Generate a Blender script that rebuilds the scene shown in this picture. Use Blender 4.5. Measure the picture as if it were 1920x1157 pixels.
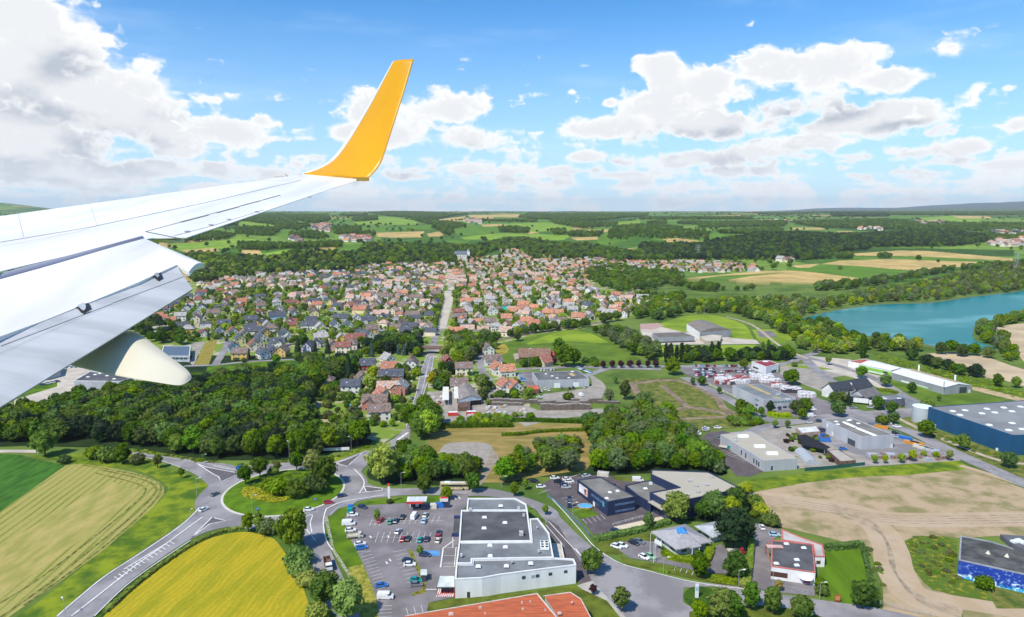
import bpy, bmesh, math, random
from math import sin, cos, pi, radians, atan2, sqrt, exp
from mathutils import Vector, Matrix, noise
from mathutils.geometry import tessellate_polygon
import numpy as np
random.seed(7)
for o in list(bpy.data.objects): bpy.data.objects.remove(o)
SC = bpy.context.scene
COL = SC.collection
# ------------------------------------------------------------------ camera
HAZE=3.2e-5
CAM_H = 121.0; FPX = 1280.0; HORIZON = 395.0
PITCH = math.atan((578.5-HORIZON)/FPX)
cam = bpy.data.objects.new("camera", bpy.data.cameras.new("camera")); COL.objects.link(cam)
cam.location = (0,0,CAM_H); cam.rotation_euler = (pi/2-PITCH,0,0)
cam.data.sensor_width = 36; cam.data.lens = 36*FPX/1920
cam.data.clip_start = 0.2; cam.data.clip_end = 120000
SC.camera = cam
# ------------------------------------------------------------------ light
SUN_AZ = radians(-140)      # from +Y (the view direction) towards +X
SUN_EL = radians(52)
sd = Vector((sin(SUN_AZ)*cos(SUN_EL), cos(SUN_AZ)*cos(SUN_EL), sin(SUN_EL)))
sun = bpy.data.objects.new("sun", bpy.data.lights.new("sun",'SUN')); COL.objects.link(sun)
sun.data.energy = 3.2; sun.data.angle = radians(0.6); sun.data.color = (1,0.925,0.80)
sun.rotation_euler = sd.to_track_quat('Z','Y').to_euler(); sun.location = sd*500
SC.view_settings.view_transform = 'Standard'; SC.view_settings.look = 'None'
SC.view_settings.exposure = 0.72; SC.view_settings.gamma = 1
SC.cycles.max_bounces = 5; SC.cycles.diffuse_bounces = 3; SC.cycles.transparent_max_bounces = 8
SC.cycles.use_adaptive_sampling = True; SC.cycles.adaptive_threshold = 0.02
SC.cycles.use_denoising = True
W = bpy.data.worlds.new("World"); SC.world = W; W.use_nodes = True
wt = W.node_tree; wn = wt.nodes; wl = wt.links; wn.clear()
def px2ang(px,py):
 """direction of a pixel of the photograph as (azimuth, elevation) in degrees: used only to say where in the sky a cloud stands"""
 x=(px-960)/FPX; y=-(py-578.5)/FPX
 d=Vector((x, cos(PITCH)+y*sin(PITCH), -sin(PITCH)+y*cos(PITCH)))
 return math.degrees(atan2(d.x,d.y)), math.degrees(atan2(d.z,sqrt(d.x*d.x+d.y*d.y)))
class NT:
 def __init__(s,t): s.t=t
 def n(s,ty,**k):
  nd=s.t.nodes.new(ty)
  for a,b in k.items(): setattr(nd,a,b)
  return nd
 def m(s,op,a,b=None,c=None,clamp=False):
  nd=s.t.nodes.new('ShaderNodeMath'); nd.operation=op; nd.use_clamp=clamp
  for i,v in enumerate((a,b,c)):
   if v is None: continue
   if isinstance(v,(int,float)): nd.inputs[i].default_value=v
   else: s.t.links.new(v,nd.inputs[i])
  return nd.outputs[0]
 def ramp(s,v,lo,hi,a=0.0,b=1.0,smooth=True):
  nd=s.t.nodes.new('ShaderNodeMapRange'); nd.interpolation_type='SMOOTHSTEP' if smooth else 'LINEAR'
  s.t.links.new(v,nd.inputs[0])
  for i,x in zip((1,2,3,4),(lo,hi,a,b)): nd.inputs[i].default_value=x
  return nd.outputs[0]
 def mix(s,f,a,b,mode='MIX'):
  nd=s.t.nodes.new('ShaderNodeMix'); nd.data_type='RGBA'; nd.blend_type=mode
  for sock,v in ((nd.inputs[0],f),(nd.inputs[6],a),(nd.inputs[7],b)):
   if isinstance(v,(int,float)): sock.default_value=v
   elif isinstance(v,(tuple,list)): sock.default_value=(*v[:3],1)
   else: s.t.links.new(v,sock)
  return nd.outputs[2]
# cumulus: (px, py, half width, half height above, half height below, weight)
CLOUDS=[(40,110,150,120,90,1.0),(150,190,170,90,60,1.05),(20,260,180,90,60,1.1),(200,230,150,60,45,1),(300,240,70,45,40,.9),(50,30,90,80,60,1),
 (330,285,60,22,16,.8),(430,245,75,38,34,.95),(490,225,32,20,18,.8),(90,330,200,40,30,.9),(280,318,130,26,22,.8),(140,95,90,25,22,.5),(270,118,55,18,16,.45),
 (690,215,60,52,38,1.0),(730,250,120,42,34,.95),(850,205,90,42,34,.95),(870,260,95,34,30,.95),(650,250,60,28,22,.85),(556,308,20,13,10,.9),
 (1240,130,60,42,50,1.0),(1250,190,105,50,45,1.0),(1145,192,22,14,12,.8),(1320,170,110,58,50,1.0),(1460,130,110,52,44,1.0),(1560,130,120,46,42,1.0),
 (1660,150,90,28,26,.95),(1130,245,120,36,28,.95),(1320,230,160,40,36,.95),(1480,210,120,36,30,.8),(1420,285,70,18,18,.85),
 (1590,235,120,32,26,1.0),(1700,215,90,30,30,1.0),(1520,265,100,20,18,.9),(1780,88,52,24,22,.62),(1730,285,85,18,16,.9),(1810,275,55,20,18,.95),(1905,235,28,22,18,.95),
 (1890,165,15,8,7,.6),(1575,315,24,9,8,.7),(1530,308,12,5,5,.6),(1700,322,60,10,9,.7),(1880,310,70,14,12,.85),(1290,300,150,24,20,.8),(1000,320,120,18,16,.75),(1100,295,90,18,16,.7),
 (880,318,70,18,16,.8),(760,330,90,16,14,.7),(1380,322,140,15,14,.75),(1180,330,120,14,12,.7),(1480,330,60,9,8,.6),(1650,345,90,8,7,.6),(1800,340,110,9,8,.65),(950,355,170,10,9,.55),(1300,352,170,10,9,.55),(430,350,150,14,12,.55),(660,360,120,12,10,.5)]
def build_world():
 T=NT(wt)
 sky=T.n('ShaderNodeTexSky',sky_type='NISHITA'); sky.sun_disc=False; sky.sun_elevation=SUN_EL; sky.sun_rotation=SUN_AZ; sky.altitude=200; sky.air_density=1.0; sky.dust_density=.6; sky.ozone_density=1.6
 geo=T.n('ShaderNodeTexCoord'); sep=T.n('ShaderNodeSeparateXYZ'); wl.new(geo.outputs['Generated'],sep.inputs[0])
 x,y,z=sep.outputs
 az=T.m('MULTIPLY',T.m('ARCTAN2',x,y),57.29578)
 el=T.m('MULTIPLY',T.m('ARCSINE',z),57.29578)
 def vec(a,b,c=0.0):
  nd=wn.new('ShaderNodeCombineXYZ')
  for i,q in enumerate((a,b,c)):
   if isinstance(q,(int,float)): nd.inputs[i].default_value=q
   else: wl.new(q,nd.inputs[i])
  return nd.outputs[0]
 def vm(op,a,b=None,c=None):
  nd=wn.new('ShaderNodeVectorMath'); nd.operation=op
  for i,q in enumerate((a,b,c)):
   if q is None: continue
   if isinstance(q,tuple): nd.inputs[i].default_value=q
   else: wl.new(q,nd.inputs[i])
  return nd.outputs['Value'] if op=='LENGTH' else nd.outputs[0]
 def mask(V,clouds,k=.25):
  tot=None
  for (px,py,a,bu,bd,w) in clouds:
   u0,v0=px2ang(px,py); A=a/FPX*57.3; BU=bu/FPX*57.3; BD=bd/FPX*57.3
   q=vm('MULTIPLY_ADD',V,(1/A,1/BU,-1/BD),(-u0/A,-v0/BU,v0/BD))
   r=vm('LENGTH',vm('MAXIMUM',q,(-99,0,0)))
   b=T.m('MULTIPLY_ADD',r,-w,1.25*w)
   tot=b if tot is None else T.m('SMOOTH_MAX',tot,b,k)
  return tot
 V=vec(az,el,el)
 M0=mask(V,CLOUDS)
 big=[c for c in CLOUDS if c[2]>=88 and c[3]>=26]
 M1=mask(vm('ADD',V,(-1.0,3.2,3.2)),big)         # the same clouds, looked up a little towards the sun
 def nz(kx,ky,off,det,ro,sx=0.0,sy=0.0):
  n=wn.new('ShaderNodeTexNoise'); n.inputs['Scale'].default_value=1; n.inputs['Detail'].default_value=det; n.inputs['Roughness'].default_value=ro
  wl.new(vm('MULTIPLY_ADD',V,(kx,ky,0),(sx*kx,sy*ky,off)),n.inputs['Vector']); return n
 n1=nz(.20,.34,3.7,9,.54); n1b=nz(.20,.34,3.7,5,.58,-.9,1.5)
 far=T.m('MULTIPLY_ADD',T.m('ABSOLUTE',T.m('SUBTRACT',el,2.0)),-.08,.88)
 n3=nz(.22,1.15,9.1,4,.5)
 far=T.m('ADD',far,T.m('MULTIPLY',T.m('SUBTRACT',n3.outputs[0],.5),1.9))
 V2=wn.new('ShaderNodeTexVoronoi'); V2.feature='SMOOTH_F1'; V2.inputs['Smoothness'].default_value=.4; V2.inputs['Scale'].default_value=1; V2.inputs['Detail'].default_value=2; V2.inputs['Roughness'].default_value=.55
 wv=nz(.9,1.1,1.0,2,.5); wl.new(vm('MULTIPLY_ADD',wv.outputs['Color'],(1.1,1.1,0),vm('MULTIPLY',V,(.42,.62,0))),V2.inputs['Vector'])
 puff=T.m('MULTIPLY',T.m('SUBTRACT',.42,V2.outputs['Distance']),.98)
 N=T.m('MULTIPLY',T.m('SUBTRACT',n1.outputs[0],.5),1.25)
 d0=T.m('ADD',T.m('ADD',T.m('SMOOTH_MAX',T.m('MULTIPLY_ADD',M0,1.55,.07),far,.2),N),puff)
 alpha=T.ramp(d0,-.02,.52)
 alpha=T.m('POWER',alpha,1.3)
 hz=T.ramp(el,-.5,6.0,.6,0.0)
 lit=T.m('SUBTRACT',T.m('ADD',M0,T.m('MULTIPLY',n1.outputs[0],1.5)),T.m('ADD',T.m('MAXIMUM',M1,-.4),T.m('MULTIPLY',n1b.outputs[0],1.5)))
 shade=T.ramp(lit,-.75,.35,1.0,0.0)
 fine=T.ramp(puff,-.28,.18,1.0,0.0)
 s=T.m('ADD',T.m('MULTIPLY',shade,.95),T.m('MULTIPLY',fine,.40),clamp=True)
 s=T.m('MULTIPLY',s,T.ramp(d0,.15,1.0))
 cc=T.mix(s,(7.0,6.95,6.85),(3.3,3.6,4.1))
 skyc=T.mix(1.0,sky.outputs[0],(.30,.76,1.12),'MULTIPLY')
 pale=T.ramp(el,0.0,17.0,1.0,0.0,False)
 skyc=T.mix(T.m('MULTIPLY',T.m('POWER',pale,1.5),.8),skyc,(5.0,6.1,6.9))
 wisp=nz(.05,.28,0,6,.55)
 skyc=T.mix(T.m('MULTIPLY',T.ramp(wisp.outputs[0],.5,.8),.22),skyc,(6.5,7.2,8.0))
 cc=T.mix(hz,cc,(6.2,6.4,6.6))
 col=T.mix(alpha,skyc,cc)
 up=T.ramp(el,-3.0,-.3)
 col=T.mix(up,(1.2,1.6,1.2),col)
 bg=T.n('ShaderNodeBackground'); bg.inputs[1].default_value=.10; wl.new(col,bg.inputs[0])
 out=T.n('ShaderNodeOutputWorld'); wl.new(bg.outputs[0],out.inputs[0])
 W.cycles.sampling_method='MANUAL'; W.cycles.sample_map_resolution=256
build_world()
# ------------------------------------------------------------------ helpers
def ray(px,py):
 x=(px-960)/FPX; y=-(py-578.5)/FPX
 return Vector((x, cos(PITCH)+y*sin(PITCH), -sin(PITCH)+y*cos(PITCH)))
def at(px,py,Z):
 """point at camera depth Z (metres) on the line through a pixel"""
 return Vector((0,0,CAM_H))+ray(px,py)*Z
def g(px,py,h=0.0):
 """point at height h seen at a pixel of the photograph, for the flat valley"""
 d=ray(px,py); t=(CAM_H-h)/max(-d.z,1e-4); p=d*t
 return Vector((p.x,p.y,h))
def fbm(x,y,s,o=3):
 v=0;a=1;n=0
 for i in range(o):
  v+=a*noise.noise(Vector((x/s,y/s,3.1+i*7))); n+=a; a*=.5; s*=.5
 return v/n
BASE=[(0,0),(1450,0),(1800,10),(2200,24),(3000,46),(4000,62),(5500,79),(8000,93),(12000,102),(20000,98),(60000,60)]
def sm(a,b,x):
 t=min(1,max(0,(x-a)/(b-a))); return t*t*(3-2*t)
def hfun(x,y):
 r=sqrt(x*x+y*y)
 if r<1350: return 0.0
 b=0
 for (r0,h0),(r1,h1) in zip(BASE,BASE[1:]):
  if r<r1: t=(r-r0)/(r1-r0); b=h0+(h1-h0)*t; break
 else: b=BASE[-1][1]
 az=math.degrees(atan2(x,y))
 k=sm(8,16,az)*(1-sm(3200,4200,r))      # the plain on the right runs further back
 b=b*(1-.72*k*(1-sm(1900,2500,r)*.75))
 amp=sm(1500,2600,r)*(11+sm(3000,8000,r)*9)*(1-.5*k)
 b+=amp*fbm(x+900,y,1500,3)
 # wooded ridges
 b+=26*exp(-((az-14)/9.0)**2)*exp(-((r-2350)/260.0)**2)*sm(1700,2000,r)
 b+=20*exp(-((az+14)/10.0)**2)*exp(-((r-1750)/200.0)**2)
 b+=14*exp(-((az+9)/4.5)**2)*exp(-((r-7800)/900.0)**2)
 # blue mountains far on the right and a hill far on the left
 b+=sm(17000,22000,r)*(1-sm(30000,40000,r))*(290*exp(-((az-37)/7.5)**2)+90*exp(-((az-25)/3.0)**2))*(1+.8*fbm(x,y,3800,4))
 b+=sm(9000,12000,r)*(1-sm(16000,22000,r))*150*exp(-((az+38)/4.0)**2)
 return max(b,0.0) if r<2500 else b
def gt(px,py):
 """ground point (hills included) seen at a pixel"""
 d=ray(px,py); o=Vector((0,0,CAM_H))
 if py>520:
  return g(px,py)
 t=1200.0; last=t
 while t<42000:
  p=o+d*t
  if p.z<=hfun(p.x,p.y):
   a,b=last,t
   for _ in range(14):
    m=(a+b)/2; q=o+d*m
    if q.z<=hfun(q.x,q.y): b=m
    else: a=m
   q=o+d*b; return Vector((q.x,q.y,hfun(q.x,q.y)))
  last=t; t*=1.012
 return None
def crop(x0,y0,s): return lambda x,y:(x0+x/s, y0+y/s)
cA=crop(0,640,2.2386); c8=crop(560,840,3.2); B1=crop(960,780,3.0683); B2=crop(1380,780,3.0685); c5=crop(560,600,4.3636)
c6=crop(1100,560,2.3415); B3=crop(780,560,3.8565); c4=crop(1200,360,2.6667); c3=crop(640,370,3.0); c2=crop(240,370,3.4286)
FU=lambda x,y:(x,y)
def gp(f,pts,h=0.0):
 return [g(*f(x,y),h) for x,y in pts]
MATS={}
def mat(name,col,rough=.8,var=.12,scale=.3,metal=0,spec=.3,col2=None,bump=0,rand=0.0,coat=0,streak=None,detail=4,lo=.35,hi=.65):
 if name in MATS: return MATS[name]
 m=bpy.data.materials.new(name); m.use_nodes=True; MATS[name]=m
 t=m.node_tree; T=NT(t); b=t.nodes['Principled BSDF']
 b.inputs['Roughness'].default_value=rough; b.inputs['Metallic'].default_value=metal; b.inputs['Specular IOR Level'].default_value=spec
 if coat: b.inputs['Coat Weight'].default_value=coat
 tc=T.n('ShaderNodeTexCoord'); src=tc.outputs['Object']
 if streak:
  mp=T.n('ShaderNodeMapping'); mp.inputs['Scale'].default_value=streak[:3]; mp.inputs['Rotation'].default_value=(0,0,streak[3] if len(streak)>3 else 0); t.links.new(src,mp.inputs[0]); src=mp.outputs[0]
 n=T.n('ShaderNodeTexNoise'); n.inputs['Scale'].default_value=scale; n.inputs['Detail'].default_value=detail; n.inputs['Roughness'].default_value=.6
 t.links.new(src,n.inputs['Vector'])
 f=T.ramp(n.outputs[0],lo,hi)
 c2_=col2 or tuple(min(1,c*(1-2*var)) for c in col)
 c=T.mix(f,c2_,tuple(min(1,x*(1+var*.5)) for x in col) if not col2 else col)
 if rand:
  oi=T.n('ShaderNodeObjectInfo'); hs=T.n('ShaderNodeHueSaturation')
  t.links.new(T.m('MULTIPLY_ADD',oi.outputs['Random'],rand,1-rand/2),hs.inputs['Value'])
  t.links.new(T.m('MULTIPLY_ADD',T.m('FRACT',T.m('MULTIPLY',oi.outputs['Random'],17.3)),rand*.12,.5-rand*.06),hs.inputs['Hue'])
  t.links.new(c,hs.inputs['Color']); c=hs.outputs[0]
 t.links.new(c,b.inputs['Base Color'])
 if bump:
  bp=T.n('ShaderNodeBump'); bp.inputs['Strength'].default_value=bump; t.links.new(n.outputs[0],bp.inputs['Height']); t.links.new(bp.outputs[0],b.inputs['Normal'])
 return m
def link(o,parent=None):
 COL.objects.link(o)
 if parent is not None: o.parent=parent
 return o
def tag(o,label=None,cat=None,group=None,kind=None):
 if label: o['label']=label
 if cat: o['category']=cat
 if group: o['group']=group
 if kind: o['kind']=kind
 return o
class MB:
 def __init__(s): s.v=[];s.f=[];s.m=[]
 def add(s,vs,fs,mi=0):
  n=len(s.v); s.v+= [tuple(v) for v in vs]; s.f+=[tuple(i+n for i in f) for f in fs]; s.m+=[mi]*len(fs); return s
 def quad(s,a,b,c,d,mi=0): return s.add([a,b,c,d],[(0,1,2,3)],mi)
 def box(s,c,size,rz=0,mi=0,top=None):
  x,y,z=size[0]/2,size[1]/2,size[2]/2; ca,sa=cos(rz),sin(rz); vs=[]
  tx,ty=(top or (1,1))
  for k,(sx,sy,sz) in enumerate(((-1,-1,-1),(1,-1,-1),(1,1,-1),(-1,1,-1),(-1,-1,1),(1,-1,1),(1,1,1),(-1,1,1))):
   px,py=sx*x*(tx if sz>0 else 1),sy*y*(ty if sz>0 else 1); vs.append((c[0]+px*ca-py*sa,c[1]+px*sa+py*ca,c[2]+sz*z))
  return s.add(vs,[(0,3,2,1),(4,5,6,7),(0,1,5,4),(1,2,6,5),(2,3,7,6),(3,0,4,7)],mi)
 def prism(s,poly,z0,z1,mi=0,mtop=None,bottom=False):
  P=[Vector((p[0],p[1],0)) for p in poly]; n=len(P)
  if sum(P[i].x*P[(i+1)%n].y-P[(i+1)%n].x*P[i].y for i in range(n))<0: P.reverse()
  s.add([(p.x,p.y,z0) for p in P]+[(p.x,p.y,z1) for p in P],[(i,(i+1)%n,n+(i+1)%n,n+i) for i in range(n)],mi)
  s.sheet(P,z1,mi if mtop is None else mtop)
  return s
 def sheet(s,poly,z,mi=0):
  P=[Vector((p[0],p[1],0)) for p in poly]; n=len(P)
  if sum(P[i].x*P[(i+1)%n].y-P[(i+1)%n].x*P[i].y for i in range(n))<0: P.reverse()
  tri=tessellate_polygon([P]); vs=[(p.x,p.y,z) for p in P]; fs=[]
  for a,b,c in tri:
   if (P[b]-P[a]).cross(P[c]-P[a]).z<0: a,b,c=a,c,b
   fs.append((a,b,c))
  return s.add(vs,fs,mi)
 def cyl(s,c,r,h,n=12,r2=None,mi=0,axis='z'):
  r2=r if r2 is None else r2; vs=[]
  for k,(rr,hh) in enumerate(((r,0),(r2,h))):
   for i in range(n):
    a=2*pi*i/n; p=(rr*cos(a),rr*sin(a),hh)
    if axis=='x': p=(p[2],p[0],p[1])
    if axis=='y': p=(p[0],p[2],p[1])
    vs.append((c[0]+p[0],c[1]+p[1],c[2]+p[2]))
  fs=[(i,(i+1)%n,n+(i+1)%n,n+i) for i in range(n)]+[tuple(range(n-1,-1,-1)),tuple(range(n,2*n))]
  return s.add(vs,fs,mi)
 def tube(s,a,b,r,n=6,r2=None,mi=0):
  a=Vector(a);b=Vector(b);d=(b-a).normalized(); u=d.orthogonal().normalized(); w=d.cross(u); r2=r if r2 is None else r2
  vs=[a+(u*cos(2*pi*i/n)+w*sin(2*pi*i/n))*r for i in range(n)]+[b+(u*cos(2*pi*i/n)+w*sin(2*pi*i/n))*r2 for i in range(n)]
  return s.add(vs,[(i,(i+1)%n,n+(i+1)%n,n+i) for i in range(n)]+[tuple(range(n-1,-1,-1)),tuple(range(n,2*n))],mi)
 def strip(s,pts,w,z,mi=0,closed=False):
  """ribbon of width w along ground points"""
  n=len(pts); L=[];R=[]
  for i in range(n):
   a=pts[(i-1)%n] if closed or i>0 else pts[i]; b=pts[(i+1)%n] if closed or i<n-1 else pts[i]
   d=Vector((b[0]-a[0],b[1]-a[1])); d=d.normalized() if d.length>1e-6 else Vector((1,0)); nn=Vector((-d.y,d.x))*w/2
   L.append((pts[i][0]+nn.x,pts[i][1]+nn.y,z)); R.append((pts[i][0]-nn.x,pts[i][1]-nn.y,z))
  m=n if closed else n-1
  return s.add(L+R,[(n+i,n+(i+1)%n,(i+1)%n,i) for i in range(m)],mi)
 def mesh(s,name,mats,smooth=False):
  me=bpy.data.meshes.new(name); me.from_pydata(s.v,[],s.f)
  for m in mats if isinstance(mats,(list,tuple)) else [mats]: me.materials.append(m)
  me.polygons.foreach_set('material_index',s.m)
  if smooth: me.polygons.foreach_set('use_smooth',[True]*len(me.polygons))
  me.update(); return me
 def build(s,name,mats,parent=None,smooth=False,loc=None):
  o=bpy.data.objects.new(name,s.mesh(name,mats,smooth)); link(o,parent)
  if loc is not None: o.location=loc
  return o
def empty(name,loc=(0,0,0),rz=0,label=None,cat=None,group=None):
 o=bpy.data.objects.new(name,None); link(o); o.location=loc; o.rotation_euler=(0,0,rz); o.empty_display_size=.5
 return tag(o,label,cat,group)
def dup(root,loc,rz=0,scale=1,label=None,group=None,mats=None,cat=None):
 """copy of a thing with copies of its parts and sub-parts; mats: {part name stem: material}"""
 r=root.copy(); link(r); r.location=loc; r.rotation_euler=(0,0,rz); r.scale=(scale,)*3 if isinstance(scale,(int,float)) else scale
 if label: r['label']=label
 if group: r['group']=group
 if cat: r['category']=cat
 def setm(o):
  st=o.name.split('.')[0]
  if mats and st in mats and o.type=='MESH':
   o.material_slots[0].link='OBJECT'; o.material_slots[0].material=mats[st]
 setm(r)
 for ch in list(root.children):
  c=ch.copy(); link(c,r); setm(c)
  for gg in ch.children:
   d=gg.copy(); link(d,c); setm(d)
 return r
def bez(pts,n=8):
 """smooth curve through points (Catmull-Rom)"""
 P=[Vector(p[:2]) for p in pts]; out=[]
 for i in range(len(P)-1):
  p0=P[max(i-1,0)];p1=P[i];p2=P[i+1];p3=P[min(i+2,len(P)-1)]
  for k in range(n):
   t=k/n; out.append(.5*((2*p1)+(-p0+p2)*t+(2*p0-5*p1+4*p2-p3)*t*t+(-p0+3*p1-3*p2+p3)*t**3))
 out.append(P[-1]); return out
# ------------------------------------------------------------------ terrain
def inpoly(x,y,P):
 c=False; n=len(P); j=n-1
 for i in range(n):
  xi,yi=P[i];xj,yj=P[j]
  if (yi>y)!=(yj>y) and x<(xj-xi)*(y-yi)/(yj-yi)+xi: c=not c
  j=i
 return c
# land cover beyond the town, as outlines in ground coordinates: (kind, outline)
def gpoly(f,pts):
 out=[]
 n=len(pts)
 for i in range(n):
  a=pts[i];b=pts[(i+1)%n]
  for k in range(4):
   p=gt(*f(a[0]+(b[0]-a[0])*k/4,a[1]+(b[1]-a[1])*k/4))
   if p is not None: out.append((p.x,p.y))
 return out
GREEN,LIME,TAN,OLIVE,DARK=(.105,.21,.022),(.20,.32,.035),(.50,.36,.14),(.19,.21,.06),(.045,.10,.02)
FIELDS=[]
def field(col,f,pts): FIELDS.append((col,gpoly(f,pts)))
field(LIME,c2,[(250,300),(430,290),(640,275),(680,245),(900,280),(880,300),(600,330),(330,345)])
field(LIME,c2,[(690,155),(930,150),(940,185),(720,185)])
field(TAN,c2,[(340,340),(560,325),(600,345),(380,365)])
field(GREEN,c2,[(930,215),(1060,212),(1040,262),(930,250)])
field(TAN,c2,[(720,340),(840,335),(870,370),(740,372)])
field(LIME,c2,[(800,375),(1040,330),(1060,345),(900,385)])
field(GREEN,c2,[(1200,230),(1330,240),(1320,262),(1180,250)])
field(GREEN,c2,[(1380,305),(1500,300),(1490,350),(1330,345)])
field(TAN,c3,[(180,200),(470,190),(450,225),(300,228),(200,222)])
field(TAN,c3,[(480,205),(560,190),(640,180),(560,220),(490,222)])
field(LIME,c3,[(60,135),(250,105),(430,135),(420,155),(80,152)])
field(GREEN,c3,[(110,180),(400,160),(520,155),(520,180),(250,185),(130,195)])
field(TAN,c3,[(540,125),(700,105),(690,125),(560,140)])
field(TAN,c3,[(715,100),(1000,95),(1000,112),(880,118),(720,118)])
field(GREEN,c3,[(850,110),(1180,118),(1170,138),(900,140)])
field(GREEN,c3,[(630,180),(760,160),(900,165),(880,200),(740,215),(640,210)])
field(LIME,c3,[(740,215),(900,200),(1120,205),(1300,215),(1250,240),(1000,240),(700,238),(660,225)])
field(LIME,c3,[(900,150),(1150,140),(1300,150),(1300,185),(1080,195),(960,170)])
field(TAN,c3,[(780,153),(900,150),(940,160),(800,165)])
field(TAN,c3,[(1060,205),(1000,195),(1070,192),(1120,200)])
field(TAN,c3,[(1360,182),(1530,180),(1520,196),(1380,195)])
field(GREEN,c3,[(1460,195),(1660,215),(1600,245),(1500,270),(1430,260)])
field(LIME,c3,[(1480,140),(1700,130),(1900,140),(1900,165),(1560,160)])
field(TAN,c3,[(1280,225),(1440,222),(1440,240),(1320,242)])
field(TAN,c3,[(1590,290),(1640,285),(1650,300),(1600,308)])
field(GREEN,c3,[(580,240),(740,235),(700,262),(600,268)])
field(GREEN,c3,[(0,265),(90,262),(110,310),(0,312)])
field(GREEN,c3,[(230,110),(160,95),(230,85),(330,110)])
field(GREEN,c4,[(330,205),(400,203),(660,210),(560,222),(440,240),(350,243)])
field(TAN,c4,[(110,232),(200,230),(320,247),(200,252),(130,250)])
field(GREEN,c4,[(0,140),(300,150),(560,140),(700,150),(600,158),(200,170),(0,172)])
field(TAN,c4,[(340,120),(500,115),(510,126),(350,128)])
field(LIME,c4,[(1370,130),(1560,118),(1720,128),(1700,150),(1450,148)])
field(TAN,c4,[(1560,118),(1750,122),(1760,132),(1600,132)])
field(GREEN,c4,[(1240,120),(1380,122),(1380,132),(1240,134)])
field(TAN,c4,[(980,196),(1060,196),(1060,208),(990,208)])
field(TAN,c4,[(760,178),(900,178),(940,188),(740,188)])
# plain on the right
field(DARK,c4,[(950,290),(1150,280),(1870,290),(1870,320),(1250,320),(1000,320)])
field(TAN,c4,[(1060,308),(1300,292),(1440,295),(1870,332),(1860,345),(1400,322),(1080,318)])
field(GREEN,c4,[(1050,322),(1400,322),(1860,345),(1760,350),(1250,340),(1040,340)])
field(TAN,c4,[(900,360),(1000,343),(1260,335),(1720,352),(1660,370),(1380,395),(1080,370)])
field(GREEN,c4,[(730,382),(900,360),(1080,370),(1380,396),(1240,430),(1100,432),(900,405),(740,392)])
field(TAN,c4,[(760,365),(900,358),(850,378),(780,378)])
field(TAN,c4,[(380,440),(560,415),(740,392),(900,405),(1100,432),(960,455),(700,470),(500,465),(400,455)])
field(GREEN,c4,[(230,435),(560,405),(740,402),(560,420),(400,445),(260,448)])
field(TAN,c4,[(230,430),(600,395),(740,392),(740,402),(400,420),(260,440)])
field(GREEN,c4,[(620,480),(860,455),(950,465),(900,490),(700,495)])
field(LIME,c4,[(0,490),(130,480),(270,495),(260,510),(120,515),(0,510)])
field(TAN,c4,[(180,478),(380,460),(420,480),(280,500)])
field(LIME,c4,[(300,505),(600,495),(640,500),(500,525),(360,520)])
field(LIME,c4,[(150,530),(270,525),(290,540),(200,552),(150,545)])
field(LIME,c4,[(760,515),(940,515),(960,530),(800,545)])
field(LIME,c3,[(1650,525),(1850,505),(1920,530),(1920,540),(1740,555),(1680,545)])
field(GREEN,c3,[(1440,455),(1560,460),(1610,495),(1480,505)])
field(TAN,c3,[(1850,475),(1920,480),(1920,500),(1840,495)])
field(LIME,c3,[(1560,560),(1690,565),(1680,585),(1600,575)])
FOREST_ALL=[]   # filled in the vegetation section
def cover(x,y):
 for col,P in FIELDS:
  if inpoly(x,y,P): return col
 return None
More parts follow.
